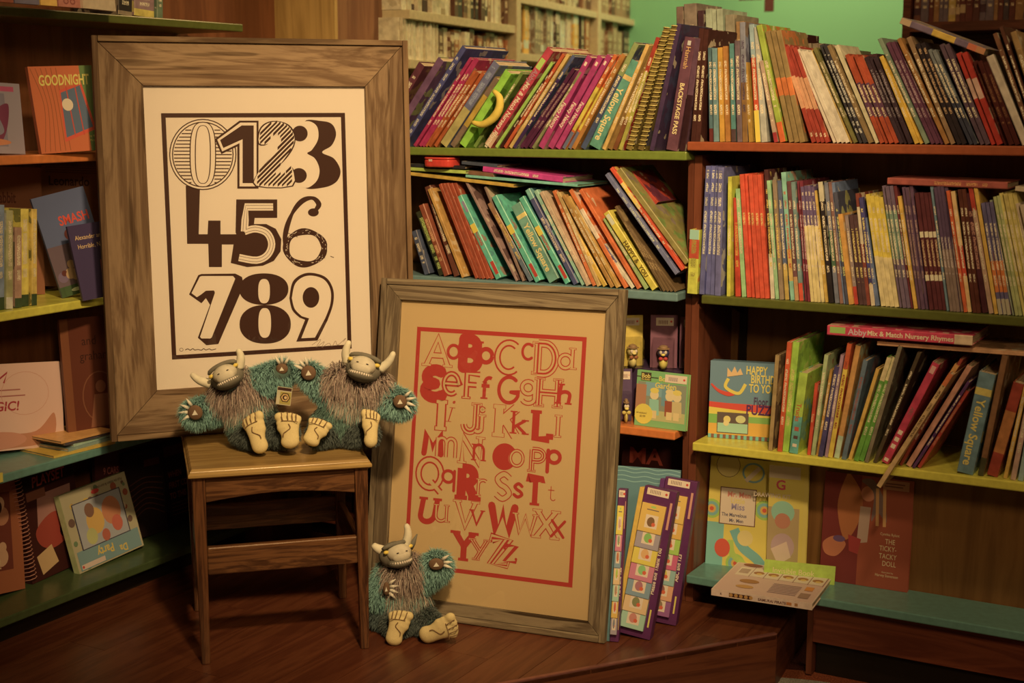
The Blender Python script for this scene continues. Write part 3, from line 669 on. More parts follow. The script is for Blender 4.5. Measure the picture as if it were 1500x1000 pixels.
# clear bag draped between the tan and the red books
# ---- right bookcase, upper shelf
r2 = Row(PR, U, V, ZS[2], "on the right bookcase's olive shelf", "books on the right bookcase's olive shelf", .52, .25)
many(r2, [
 ((3, (1033, 243), (1023, 432), 7, (76, 70, 112), None, (165, 155, 150)), dict(T2=(1046, 245), B2=(1038, 433), txt=(.3, .97))),
 ((1, (1051, 245), (1046, 434), 9, (82, 74, 112), None, (170, 160, 150)), dict(txt=(.3, .97))),
 ((1, (1066, 259), (1064, 434), 5.5, (160, 148, 22)), dict(txt=(.3, .6))),
 ((1, (1072, 290), (1075, 435), 8, (160, 36, 18), None, (170, 110, 25)), dict(txt=(.3, .75))),
 ((1, (1075.5, 277), (1085, 435), 6.5, (115, 165, 82)), dict(txt=(.4, .95))),
 ((5, (1082, 256), (1093, 436), 6.3, (190, 50, 24), None, (225, 130, 60)), dict(T2=(1107.5, 257), B2=(1119, 436), txt=(.59, .72))),
 ((1, (1117, 249), (1127, 437), 6, (70, 32, 28), (170, 145, 110), (170, 130, 40)), dict(band=(0, .35))),
 ((1, (1121, 265), (1134, 437), 5.5, (115, 160, 90)),),
 ((1, (1130, 264), (1141, 438), 6, (120, 90, 62), None, (190, 130, 40)),),
 ((1, (1136, 265), (1148, 439), 6, (70, 72, 92), (155, 115, 40)), dict(band=(0, .3))),
 ((1, (1142, 253), (1156, 439), 7, (98, 140, 120), (165, 120, 50), (165, 60, 25)), dict(band=(.15, .4))),
 ((1, (1151, 266), (1163, 439), 6, (92, 50, 45), (150, 100, 55)), dict(band=(.0, .2))),
 ((1, (1157, 267), (1169.5, 440), 6, (88, 102, 88), (175, 50, 25)), dict(band=(0, .15))),
 ((2, (1165, 266), (1177, 440), 5, (105, 30, 38), None, (160, 110, 100)),),
 ((4, (1172, 273), (1187, 440), 4.7, (86, 60, 78), (178, 145, 80), (180, 160, 130)), dict(band=(0, .66), txt=(.3, .95))),
 ((1, (1188, 280), (1206, 440), 6, (165, 118, 35)),),
 ((1, (1197, 267), (1213, 441), 7, (38, 28, 25), (160, 135, 95)), dict(band=(.84, 1))),
 ((1, (1205, 268), (1221, 441), 7, (95, 88, 88), (60, 80, 50)), dict(band=(.3, .6))),
 ((1, (1212, 267), (1229, 442), 5, (115, 70, 55)),),
 ((1, (1216, 268), (1234, 443), 5, (85, 92, 118)),),
 ((1, (1220, 282), (1238, 444), 6, (60, 55, 60), None, (160, 150, 60)),),
 ((1, (1227, 314), (1243, 444), 7, (190, 112, 35)), dict(txt=(0, 0))),
 ((1, (1235, 316), (1250, 445), 5.5, (115, 88, 75), (155, 35, 25)), dict(band=(0, .2))),
 ((2, (1242, 316), (1257, 446), 6, (72, 42, 38), None, (185, 140, 60)),),
 ((1, (1251, 284), (1268, 448), 6, (115, 45, 30), (170, 140, 100)), dict(band=(.55, .88))),
 ((1, (1257, 290), (1275, 448), 6, (58, 48, 90), (175, 140, 100), (200, 150, 60)), dict(band=(.0, .2), txt=(.2, .9))),
 ((1, (1262, 320), (1281, 449), 6, (80, 85, 110)),),
 ((4, (1266, 286), (1289, 449), 6.6, (190, 138, 18), (180, 148, 85)), dict(T2=(1285, 290), B2=(1309, 450), band=(0, .45), txt=(.5, .9))),
 ((3, (1290, 273), (1316, 450), 5.6, (92, 66, 72), (95, 108, 78)), dict(band=(.4, .8))),
 ((1, (1307, 273), (1333, 450), 5, (95, 32, 32)),),
 ((1, (1314, 288), (1338, 451), 5.5, (178, 122, 30)),),
 ((3, (1320, 274), (1344, 451), 5.2, (82, 50, 60), None, (130, 90, 70)),),
 ((4, (1339, 283), (1361, 452), 6, (78, 28, 28), None, (165, 120, 75)), dict(T2=(1357, 283), badges=[(.62, .67, K(185, 160, 110)), (.25, .30, K(185, 160, 110))], txt=(.3, .6))),
 ((1, (1361, 274), (1385, 453), 5.5, (85, 100, 105)),),
 ((4, (1367, 274), (1391, 454), 5, (72, 46, 58), (110, 80, 62), (150, 120, 100)), dict(band=(0, .5), txt=(.3, .6))),
 ((1, (1385, 280), (1411, 455), 5, (185, 62, 20)),),
 ((1, (1391, 281), (1416, 455), 6.5, (178, 130, 70), (160, 40, 20)), dict(band=(.3, .55))),
 ((2, (1402, 278), (1424, 456), 6, (75, 30, 18)),),
 ((1, (1412, 284), (1437, 457), 9, (62, 22, 24), None, (150, 90, 65)), dict(txt=(.35, .85))),
 ((1, (1417, 276), (1447, 457), 7, (150, 105, 75), (155, 35, 20)), dict(band=(.82, 1))),
 ((1, (1425, 276), (1455, 457), 6, (178, 122, 30)), dict(txt=(0, 0))),
 ((3, (1436, 297), (1462, 458), 6, (82, 66, 82), (175, 80, 20)), dict(band=(.2, .48), badges=[(.0, .14, K(150, 125, 90))])),
 ((1, (1448, 294), (1481, 459), 5, (115, 110, 80)),),
 ((2, (1454, 288), (1486, 459), 5, (135, 125, 65)),),
 ((4, (1462, 285), (1497, 460), 6.5, (165, 132, 55)),),
 ((4, (1486, 300), (1523, 462), 7, (160, 125, 90)),),
])
r2.run(1, (1476, 267.5), (1300, 260.5), 10, (140, 56, 42), None, (175, 105, 50), free=True, txt=(.15, .6), dep=.15, db=.004, label='flat red-spined book lying across the olive shelf book tops')
r2.run(1, (1530, 278), (1487, 273), 7, (165, 130, 90), free=True, txt=(0, 0), dep=.15, db=.004, label='cream book lying on the book tops at the right end, olive shelf')
# ---- right bookcase, lime shelf
YS = lambda: [('Yellow Square', .74, .50, K(190, 150, 55, .6), 1)]
r3 = Row(PR, U, V, ZS[1], "on the right bookcase's lime shelf", "books on the right bookcase's lime shelf", .48, .25)
many(r3, [
 ((1, (1135, 520), (1124, 666), 6, (130, 95, 50), (50, 25, 25)), dict(txt=(0, 0))),
 ((1, (1152, 501), (1137, 668), 7, (170, 55, 20), (110, 40, 30)),),
 ((1, (1159, 501), (1142, 671), 10, (112, 155, 25), (85, 110, 30), (160, 140, 60)), dict(txt=(.2, .8), label='tall bright green picture book standing upright on the lime shelf')),
 ((1, (1170, 545), (1154, 672), 13, (125, 160, 28), (60, 120, 125), (130, 60, 35)), dict(band=(0, .46), txt=(0, 0), title=[('Trucks', .62, .5, K(170, 70, 30), 1)], badges=[(.28, .33, K(160, 60, 40), .3, .8), (.18, .22, K(80, 50, 40), .3, .8), (.08, .12, K(190, 170, 140), .3, .8)], label='green and blue board book about trucks, on the lime shelf')),
 ((1, (1192, 562), (1180, 672), 5, (165, 42, 20), (120, 60, 30)), dict(title=[('Trucks', .58, .8, K(190, 130, 80), 1)], txt=(0, 0))),
 ((1, (1206, 520), (1185, 675), 6, (125, 125, 75), (120, 55, 30)),),
 ((1, (1214, 542), (1192, 676), 4, (150, 95, 25)),),
 ((1, (1222, 536), (1196, 677), 7, (58, 46, 78), None, (175, 145, 110)), dict(txt=(.3, .95))),
 ((1, (1230, 520), (1205, 678), 5, (128, 88, 92)),),
 ((1, (1240, 503), (1210, 679), 7, (160, 55, 20), (185, 130, 20), (120, 40, 20)), dict(band=(0, .78))),
 ((1, (1252, 506), (1218, 681), 8, (158, 98, 40), (135, 145, 100)), dict(band=(0, .2), txt=(0, 0))),
 ((1, (1264, 527), (1230, 681), 7, (72, 80, 88), None, (120, 60, 50)),),
 ((1, (1282, 540), (1238, 683), 5.5, (175, 118, 35)), dict(txt=(0, 0))),
 ((2, (1299, 523), (1246, 685), 7.5, (68, 112, 25), (185, 150, 85), (160, 170, 90)), dict(band=(.78, 1), txt=(.25, .75))),
 ((1, (1316, 506), (1263, 686), 6, (100, 80, 55), (88, 45, 30)), dict(txt=(0, 0))),
 ((1, (1343, 516), (1274, 686), 6, (62, 44, 26)),),
 ((1, (1365, 530), (1284, 687), 12, (158, 30, 50), (120, 30, 40)), dict(badges=[(.90, .97, K(190, 120, 100), .2, .8), (.29, .33, K(200, 180, 140), .2, .8), (.22, .26, K(200, 180, 140), .2, .8), (.15, .19, K(200, 180, 140), .2, .8), (.02, .05, K(200, 150, 120), .2, .8)], title=[('ABC', .56, .4, K(120, 70, 60), 1)], txt=(0, 0), label='thick crimson alphabet book leaning right on the lime shelf')),
 ((1, (1398, 533), (1302, 687), 8, (165, 100, 40), (155, 118, 60), (90, 60, 30)), dict(band=(0, .8), txt=(.6, .9))),
 ((1, (1405, 526), (1312, 687), 5, (130, 40, 26)),),
 ((1, (1416, 535), (1322, 687), 9, (162, 98, 70)), dict(txt=(0, 0))),
 ((1, (1417, 558), (1333, 688), 5, (72, 34, 60)),),
 ((1, (1414, 572), (1340, 688), 6, (140, 36, 24), (62, 22, 26), (150, 85, 50)),),
 ((1, (1434, 544), (1401, 690), 25, (78, 98, 104), (190, 150, 50), None), dict(name='boxed_set', band=(.78, .85), txt=(0, 0), title=YS() , label='blue-grey boxed set with yellow title, standing on the lime shelf')),
 ((1, (1467, 520), (1432, 692), 9, (112, 66, 34), (60, 50, 25)), dict(band=(0, .15), txt=(0, 0))),
 ((1, (1483, 560), (1445, 692), 17, (130, 38, 22), (150, 80, 30)), dict(band=(.25, .7), txt=(0, 0))),
 ((1, (1500, 560), (1470, 693), 6, (175, 118, 35)),),
 ((1, (1508, 560), (1481, 694), 8, (150, 105, 80)),), ((1, (1516, 560), (1492, 694), 8, (110, 120, 120)),),
])
r3.run(1, (1390, 546), (1284, 711), 8, (158, 112, 62), (170, 75, 30), (90, 60, 30), db=-.03, free=True, band=(.9, 1), txt=(.45, .9), dep=.16, label='narrow cream book leaning forward past the lime shelf edge')
r3.run(1, (1425, 492), (1212, 476.5), 14.5, (165, 32, 52), (180, 130, 90), (190, 150, 110), free=True, band=(0, .12), txt=(0, 0), dep=.19, db=-.01,
       title=[('Mix & Match Nursery Rhymes', .715, .47, K(205, 170, 110), 1), ('Abby', .85, .6, K(170, 130, 130), 1)], badges=[(.87, .98, K(120, 140, 50), .25, .9)], label='crimson nursery rhyme book lying flat across the lime shelf book tops')
r3.run(1, (1530, 518), (1285, 500), 6, (165, 105, 62), (120, 75, 40), free=True, txt=(0, 0), dep=.18, db=.008, label='thin pinkish book lying under the crimson nursery rhyme book')
# ---- centre bookcase, top
r4 = Row(R(0, -.042, 0), U, V, ZS[3] - .012, "leaning on the centre bookcase top", "books leaning on the centre bookcase's top", .72, .24)
many(r4, [
 ((1, (612, 90), (540, 213), 12, (95, 40, 45), (120, 80, 40)),),
 ((1, (640, 83), (560, 213), 12, (105, 62, 80), (148, 140, 60), (150, 120, 50)), dict(txt=(0, 0))),
 ((1, (676, 66), (583, 213), 9, (66, 62, 112), (70, 60, 90), (180, 155, 130)), dict(txt=(.1, .9))),
 ((3, (686, 84), (603, 213), 5.5, (165, 22, 66)), dict(T2=(697, 84), B2=(616, 213))),
 ((3, (692, 103), (619, 213), 6, (165, 66, 20)), dict(T2=(704, 104), B2=(633, 213))),
 ((1, (722, 88), (640, 214), 14, (98, 90, 108), (165, 135, 65), (130, 125, 140)), dict(band=(0, .45), txt=(.5, .95))),
 ((1, (724, 112), (657, 214), 9, (120, 85, 60), (175, 125, 25)), dict(band=(.3, .75), txt=(0, 0))),
])
lime_book = r4.run(1, (738, 101), (668, 214), 13, (118, 170, 22), (80, 110, 20), (170, 60, 30), txt=(0, 0), label='lime green book carrying a yellow plush banana on its spine')
# a plush banana fixed to its spine (curved, tapering)
wpts = [hit(x, y, R(0, -.062, 0), V) for x, y in [(723, 133), (733, 142), (732, 160), (722, 175), (706, 184), (692, 179)]]
lm = lime_book.matrix_world.inverted() if False else None
inv = lime_book.matrix_basis.inverted()
bp_ = [inv @ p for p in wpts]; fine = []
for i in range(len(bp_) - 1):
    for k_ in range(4): fine.append(bp_[i].lerp(bp_[i + 1], k_ / 4))
fine.append(bp_[-1])
for _ in range(3): fine = [fine[0]] + [(fine[j - 1] + fine[j] * 2 + fine[j + 1]) / 4 for j in range(1, len(fine) - 1)] + [fine[-1]]
nfi = len(fine); rads = [.0035 + .0075 * sin(pi * (j + .8) / (nfi + .6)) ** .7 for j in range(nfi)]
bo = mobj('banana_handle', *tube_vf(fine, rads, 10), plain(K(215, 155, 22, .7), .7), lime_book, smooth=True); bo['label'] = 'plush yellow banana'
PINK = (165, 36, 84)
many(r4, [
 ((1, (760, 105), (690, 214), 6, (95, 110, 35), (60, 60, 30)),),
 ((1, (800, 68), (705, 214), 13, (178, 42, 56), (190, 135, 95), None), dict(band=(0, .13), txt=(0, 0), badges=[(.80, .90, K(140, 155, 50), .15, .85)], title=[('Mix & Match Nursery Rhymes', .66, .55, K(205, 175, 125), 1), ('Abby', .79, .7, K(150, 90, 90), 1)], label='raspberry nursery rhyme book leaning left of the maroon run, centre top')),
 ((1, (805, 90), (723, 214), 5.5, (135, 160, 50)), dict(txt=(0, 0))),
 ((1, (812, 90), (730, 214), 5, (60, 22, 20)),),
 ((1, (823, 78), (737, 214), 5.5, (178, 62, 22)),),
 ((1, (829, 78), (744, 214), 6, (185, 135, 60)),),
 ((1, (838, 80), (751, 214), 6, (68, 70, 105), (62, 35, 70)), dict(band=(0, .75))),
 ((3, (836, 100), (759, 214), 6.5, (80, 26, 48), None, (140, 95, 80)), dict(T2=(850, 104), B2=(773, 214))),
 ((1, (848, 104), (779, 214), 5, (120, 110, 60)),),
 ((1, (859, 80), (787, 214), 10, PINK, None, (200, 140, 120)), dict(title=[('Fancy Nancy', .5, .6, K(215, 165, 130), 1)], txt=(0, 0), badges=[(.90, .94, K(205, 150, 120), .3, .7)])),
 ((1, (874, 80), (800, 214), 10, PINK, None, (200, 140, 120)), dict(title=[('Fancy Nancy', .5, .6, K(215, 165, 130), 1)], txt=(0, 0), badges=[(.90, .94, K(205, 150, 120), .3, .7)])),
 ((1, (889, 79), (813, 214), 9, PINK, None, (200, 140, 120)), dict(title=[('Fancy Nancy', .5, .6, K(215, 165, 130), 1)], txt=(0, 0), badges=[(.90, .94, K(205, 150, 120), .3, .7)])),
 ((2, (899, 80), (824, 214), 6.2, (190, 78, 22), (188, 150, 22)), dict(band=(.2, .66), txt=(.7, .95), badges=[(.0, .18, K(80, 78, 92))])),
 ((1, (911, 78), (838, 214), 7, (165, 95, 28)),),
 ((1, (927, 61), (849, 214), 9, (60, 66, 98), (120, 120, 60), None), dict(band=(.7, 1))),
 ((1, (917, 83), (859, 214), 19, (68, 125, 112), (200, 150, 70), None), dict(name='boxed_set', band=(.78, .83), txt=(0, 0), title=[('Yellow Square', .68, .52, K(225, 175, 85), 1)], label='teal boxed set with yellow lettering leaning on the centre bookcase top')),
 ((1, (945, 64), (882, 214), 6, (195, 138, 58)),),
 ((1, (950, 75), (889, 214), 8, (130, 85, 30)),),
 ((1, (957, 70), (898, 214), 7, (180, 132, 30), (120, 60, 25)), dict(band=(.0, .3))),
 ((1, (961, 54), (907, 214), 6, (160, 40, 25), (150, 130, 35)), dict(band=(0, .7))),
])
COIL = plain(K(190, 152, 62, .6), .4)
r4.run(1, (972, 40), (918, 212), 9, (120, 88, 30), (90, 60, 25), name='spiral_bound_book', coil=COIL, txt=(0, 0), label='spiral bound book with gilt coil, left of its twin, centre top')
r4.run(1, (984, 36), (935, 213), 9, (110, 80, 30), (52, 50, 80), name='spiral_bound_book', coil=COIL, txt=(0, 0), label='spiral bound book with gilt coil, right of its twin, centre top')
many(r4, [
 ((1, (991, 34), (952, 214), 7, (66, 40, 60), (56, 54, 84)), dict(txt=(0, 0))),
 ((1, (1001, 53), (974, 215), 17, (98, 50, 56), None, None), dict(txt=(0, 0), title=[('BACKSTAGE PASS', .60, .36, K(210, 160, 90), 1), ('Hannah', .92, .4, K(190, 130, 60), 0)], badges=[(.93, .97, K(160, 140, 125), .35, .65)], label='maroon novel titled in gold capitals at the centre top row')),
 ((1, (1016, 55), (993, 215), 9, (92, 52, 60), (50, 20, 22)), dict(band=(0, .5), txt=(0, 0))),
 ((2, (1022, 42), (1009, 215), 7, (70, 30, 22)),),
])
# ---- centre bookcase, blue shelf (books lean left)
r5 = Row(R(0, -.042, 0), U, V, ZS[2], "leaning on the centre blue shelf", "books leaning on the centre bookcase's blue shelf", .58, .25)
TE = (52, 142, 142)
many(r5, [
 ((1, (600, 340), (622, 412), 9, (60, 60, 75)),),
 ((1, (607, 312), (642, 406), 12, (45, 42, 22), (140, 150, 50), (150, 160, 60)), dict(txt=(.1, .9))),
 ((1, (612, 302), (650, 407), 9, (125, 52, 28), None, (185, 120, 70)), dict(txt=(.2, .8))),
 ((1, (619, 275), (663, 408), 10, (92, 42, 26)),),
 ((1, (626, 278), (677, 409), 5, (165, 108, 38), (180, 140, 90)), dict(txt=(0, 0))),
 ((5, (642, 270), (697, 411), 4.9, (142, 50, 24)), dict(txt=(0, 0))),
 ((1, (666, 290), (725, 412), 10, TE, (60, 110, 125), (165, 45, 35)), dict(txt=(.35, .6), badges=[(.56, .66, K(190, 150, 25)), (.80, .93, K(120, 100, 110), .5, .95), (.05, .2, K(165, 40, 30), .4, 1)])),
 ((1, (680, 268), (754, 412), 4, (130, 90, 75), (60, 30, 25)), dict(txt=(0, 0))),
 ((1, (706, 275), (762, 412), 4, (120, 85, 65), (55, 28, 22)), dict(txt=(0, 0))),
 ((1, (711, 300), (772, 413), 9, (82, 88, 92), (135, 85, 50), (175, 130, 50)), dict(band=(.5, 1))),
 ((1, (719, 290), (783, 414), 10, TE, (60, 110, 125), (165, 45, 35)), dict(txt=(.35, .6), badges=[(.56, .66, K(190, 150, 25)), (.05, .2, K(165, 40, 30), .4, 1)])),
 ((1, (745, 304), (801, 415), 19, (82, 122, 102), (195, 150, 70), None), dict(name='boxed_set', band=(.82, .87), txt=(0, 0), title=[('Yellow Square', .74, .50, K(215, 165, 80), 1)], label='sage green boxed set leaning left among teal books, blue shelf')),
 ((1, (757, 292), (825, 417), 10, TE, (60, 110, 125), (165, 45, 35)), dict(txt=(.35, .6), badges=[(.56, .66, K(190, 150, 25)), (.05, .2, K(165, 40, 30), .4, 1)])),
 ((1, (767, 280), (838, 418), 9, (64, 62, 98), (90, 140, 130), (185, 175, 160)), dict(band=(.9, 1), txt=(.2, .7))),
 ((1, (779, 281), (849, 418), 7, (120, 150, 125), (160, 150, 120)),),
 ((1, (789, 283), (857, 418), 7, (165, 125, 90)),),
 ((1, (806, 281), (865, 419), 6, (180, 80, 30)),),
 ((1, (813, 284), (872, 419), 6, (165, 120, 60)),),
 ((1, (818, 309), (880, 420), 8, (180, 128, 22)),),
 ((1, (822, 288), (893, 421), 6.5, (150, 95, 32)),),
 ((1, (829, 290), (901, 421), 6, (165, 112, 40)),),
 ((1, (831, 280), (912, 422), 7, (190, 80, 25), (185, 150, 115)), dict(band=(.5, .8), txt=(0, 0))),
 ((1, (838, 305), (921, 422), 7, (175, 150, 115), (70, 60, 90)), dict(band=(.3, .7))),
 ((1, (845, 280), (930, 423), 7, (188, 76, 26)), dict(txt=(0, 0))),
 ((1, (880, 322), (941, 424), 9, (128, 138, 70)),),
 ((1, (883, 314), (954, 426), 12, (182, 150, 28), None, (90, 70, 20)), dict(txt=(0, 0), title=[('HAPPY &', .62, .7, K(80, 55, 15), 1), ('YOU', .3, .6, K(80, 55, 15), 1)], badges=[(.84, .97, K(170, 155, 130), .2, .8)], label='yellow picture book titled in black capitals, leaning on the blue shelf')),
 ((5, (898, 303), (966, 427), 4.6, (92, 62, 32), None, (150, 110, 60)), dict(T2=(915, 330), B2=(986, 427))),
])
r5.run(1, (886, 257), (989, 403), 8, (92, 88, 112), None, (165, 150, 140), free=True, dep=.19, db=-.004, label='grey-blue book propped high on the leaning books, blue shelf')
r5.run(1, (893, 248), (998, 397), 7, (182, 48, 20), (185, 140, 40), free=True, band=(.6, .85), dep=.19, db=-.002, label='red and yellow book propped on the grey-blue one, blue shelf')
r5.run(1, (903, 251), (1003, 388), 11, (118, 98, 42), (85, 110, 40), (110, 80, 75), free=True, dep=.2, db=.005, txt=(0, 0), label='olive patterned book propped outermost beside the case side, blue shelf')
r5.run(1, (922, 255), (960, 300), 8, (150, 36, 22), (60, 30, 50), free=True, dep=.12, db=.05, txt=(0, 0), label='small red book behind the propped olive one')
r5.run(1, (1010, 336), (1006, 426), 15, (165, 162, 25), (165, 50, 25), (130, 110, 30), band=(.55, .85), badges=[(.85, 1, K(120, 150, 120))], dep=.12, label='small yellow-green book standing by the case side, blue shelf')
# flat things on top of the leaning books
r5.run(1, (681, 243), (598, 240), 5, (38, 32, 30), free=True, txt=(0, 0), dep=.18, label='black book lying under the red tin, blue shelf')
r5.run(1, (682, 250), (598, 245), 5, (145, 155, 45), free=True, txt=(0, 0), dep=.18, label='pale lime book lying flat under the black book, blue shelf')
r5.run(1, (752, 270), (598, 252), 5, (170, 120, 25), free=True, txt=(0, 0), dep=.18, label='long amber book lying lowest over the leaning books, blue shelf')
r5.run(1, (846, 270), (682, 256), 4, (88, 145, 145), free=True, txt=(0, 0), dep=.18, label='thin teal book lying beneath the magenta one, blue shelf')
r5.run(1, (722, 254), (686, 250), 6, (110, 66, 40), free=True, txt=(0, 0), dep=.13, label='short brown book lying between lime and magenta ones, blue shelf')
r5.run(1, (824, 259), (707, 243), 9, (178, 30, 96), None, (225, 170, 170), free=True, txt=(.3, .9), dep=.18, label='magenta book lying flat over the leaning books, blue shelf')
r5.run(1, (728, 241), (676, 236), 5, (60, 60, 66), free=True, txt=(0, 0), dep=.14, label='dark slim box lying beside the red tin, blue shelf')
# red rounded tin on top
tp = hit(648, 237.5, R(0, -.03, 0), V)
tin = empty('toy_tin', basis(tp, U, V, Z), 'glossy red rounded tin lying on top of books, blue shelf', 'tin')
body = prism('body', [(x, y) for x, y in ell(0, 0, .044, .035, 28, p=3.5)], -.012, .008, plain(K(185, 28, 18, .6), .25), tin, bevel=.004)
prism('lid', [(x, y) for x, y in ell(0, 0, .0445, .0355, 28, p=3.5)], .0085, .0135, plain(K(185, 28, 18, .6), .25), tin, bevel=.002)
pt = Print(); pt.text('///'.replace('/', "'"), -.02, -.006, .02, K(205, 150, 120, .6), 1); pt.build('printed_mark', tin, basis(Vector((0, -.0362, 0)), Vector((1, 0, 0)), Vector((0, 0, 1)), Vector((0, -1, 0))))
# ---- centre bookcase, red books seen in the corner of the lowest shelf (left of the frame they are hidden)
# ================================================================== FACE-OUT THINGS ON THE RIGHT
def T_(p, s, x, y, sz, c, **k): p.text(s, x, y, sz, c, k.pop('b', 1), **k)
def art_puzzle(p, w, h, k):
    p.rect(0, 0, w, h, k(72, 92, 108)); p.rect(0, h * .33, w, h * .46, k(170, 40, 28)); p.rect(0, h * .27, w, h * .40, k(195, 150, 28)); p.poly([(0, h * .40), (w, h * .34), (w, h * .43), (0, h * .47)], k(170, 40, 28))
    p.poly([(0, h * .36), (w, h * .33), (w, h * .27), (0, h * .3)], k(205, 160, 30)); p.rect(0, h * .05, w, h * .3, k(175, 110, 25)); p.rect(0, h * .19, w * .2, h * .31, k(85, 120, 40)); p.rect(w * .55, h * .22, w, h * .30, k(90, 120, 45))
    for i in range(12):
        p.rect(w * i / 12, 0, w * (i + .5) / 12, h * .05, k(70, 120, 125)); p.rect(w * (i + .5) / 12, 0, w * (i + 1) / 12, h * .05, k(100, 55, 40))
    p.rect(w * .12, h * .07, w * .56, h * .34, k(75, 55, 45)); p.rect(w * .13, h * .08, w * .55, h * .2, k(110, 140, 130)); p.disc(w * .26, h * .25, w * .05, k(195, 160, 60)); p.disc(w * .25, h * .2, w * .04, k(200, 165, 80)); p.disc(w * .45, h * .26, w * .07, k(150, 140, 80), h * .05)
    # loose banner-and-swoosh motif
    p.stroke(catmull([(w * .02, h * .70), (w * .12, h * .62), (w * .25, h * .58), (w * .34, h * .60)], False), [.004 + .010 * (i / 18) for i in range(19)], k(175, 40, 28))
    p.stroke(catmull([(w * .26, h * .78), (w * .22, h * .68), (w * .30, h * .62), (w * .42, h * .60), (w * .50, h * .72)], False), .008, k(200, 160, 35))
    p.poly([(w * .24, h * .8), (w * .46, h * .84), (w * .42, h * .92), (w * .38, h * .86), (w * .34, h * .94), (w * .3, h * .86), (w * .24, h * .92)], k(190, 120, 70))
    for s_, y in (('HAPPY', .85), ('BIRTHDAY', .74), ('TO YOU', .62)): T_(p, s_, w * (.5 if s_ == 'HAPPY' else .57 if s_ == 'BIRTHDAY' else .55), h * y, h * .15, k(205, 165, 45), sx=.6)
    T_(p, 'Floor', w * .62, h * .46, h * .14, k(62, 45, 60), sx=.6); T_(p, 'PUZZLE', w * .52, h * .335, h * .17, k(70, 28, 60), sx=.75)
r_, w_, h_ = face('puzzle_box', (1037, 640), (1142, 648), (1044, 528), ZS[1], radians(4), .04, (70, 90, 105), 'floor puzzle box with yellow birthday lettering, left end of lime shelf', 'puzzle', art=art_puzzle, L=.45)
def art_men(p, w, h, k):
    p.rect(0, 0, w, h, k(178, 140, 35)); p.rect(0, 0, w * .28, h * .4, k(78, 120, 125))
    for cx, cy in ((.06, .52), (.93, .55), (.5, .04)):
        for q, c in ((.16, (110, 140, 40)), (.12, (80, 115, 125)), (.07, (170, 110, 35)), (.035, (160, 50, 30))): p.disc(w * cx, h * cy, w * q, k(*c))
    p.stroke(catmull([(w * .45, h * .35), (w * .6, h * .2), (w * .85, h * .1), (w, 0)], False), w * .16, k(72, 115, 135)); p.stroke(catmull([(w * .4, h * .25), (w * .45, h * .12), (w * .7, h * .02)], False), w * .1, k(120, 145, 40))
    p.disc(w * .3, h * .93, w * .2, k(60, 40, 25)); p.disc(w * .3, h * .93, w * .192, k(190, 150, 60)); p.stroke(ell(w * .72, h * .88, w * .17, w * .15, 20), w * .03, k(80, 105, 120), True); p.stroke([(w * .6, h * .8), (w * .82, h * .93)], w * .07, k(180, 160, 130))
    p.disc(w * .27, h * .17, w * .13, k(185, 48, 28), h * .085); p.disc(w * .64, h * .28, w * .13, k(195, 155, 65))
    p.rect(w * .19, h * .39, w * .79, h * .73, k(85, 45, 35)); p.rect(w * .205, h * .397, w * .775, h * .722, k(192, 160, 125))
    T_(p, 'Mr. Men', w * .31, h * .645, h * .07, k(175, 80, 60), sx=.9); T_(p, 'Little', w * .37, h * .59, h * .07, k(185, 130, 60), sx=.9); T_(p, 'Miss', w * .38, h * .53, h * .08, k(110, 90, 110), sx=.9)
    T_(p, 'The Marvelous', w * .23, h * .465, h * .045, k(70, 60, 65), sx=.85); T_(p, 'Mr. Men', w * .36, h * .415, h * .045, k(70, 60, 65), sx=.85)
face('picture_book', (1033, 826), (1121, 837), (1047, 668), ZS[0], radians(7), .012, (170, 135, 40), 'yellow and teal picture book with white title panel, bottom teal shelf', art=art_men, L=.42)
def art_kit(p, w, h, k):
    p.rect(0, 0, w, h, k(155, 125, 35)); p.rect(0, 0, w * .8, h * .6, k(125, 95, 55)); p.rect(0, h * .86, w * .8, h * .97, k(175, 140, 120)); p.rect(w * .0, 0, w * .75, h * .12, k(120, 140, 35))
    T_(p, 'DRAWING KIT', w * .62 - h * .042 * 8.2, h * .68, h * .055, k(200, 160, 110), sx=.9); T_(p, 'G', w * .18, h * .76, h * .12, k(165, 40, 50)); 
    p.disc(w * .38, h * .56, w * .30, k(90, 140, 110), h * .1); p.disc(w * .38, h * .48, w * .2, k(135, 75, 50), h * .07); p.disc(w * .4, h * .25, w * .3, k(130, 95, 85), h * .12); p.poly([(w * .1, h * .22), (w * .3, h * .08), (w * .62, h * .16), (w * .5, h * .3)], k(150, 115, 90))
    p.rect(w * .9, 0, w, h, k(170, 150, 40))
face('activity_kit', (1122, 838), (1179, 845), (1128, 676), ZS[0] + .0, radians(1), .014, (150, 120, 35), 'yellow drawing kit standing half behind the yellow and teal book', 'book', art=art_kit, L=.36)
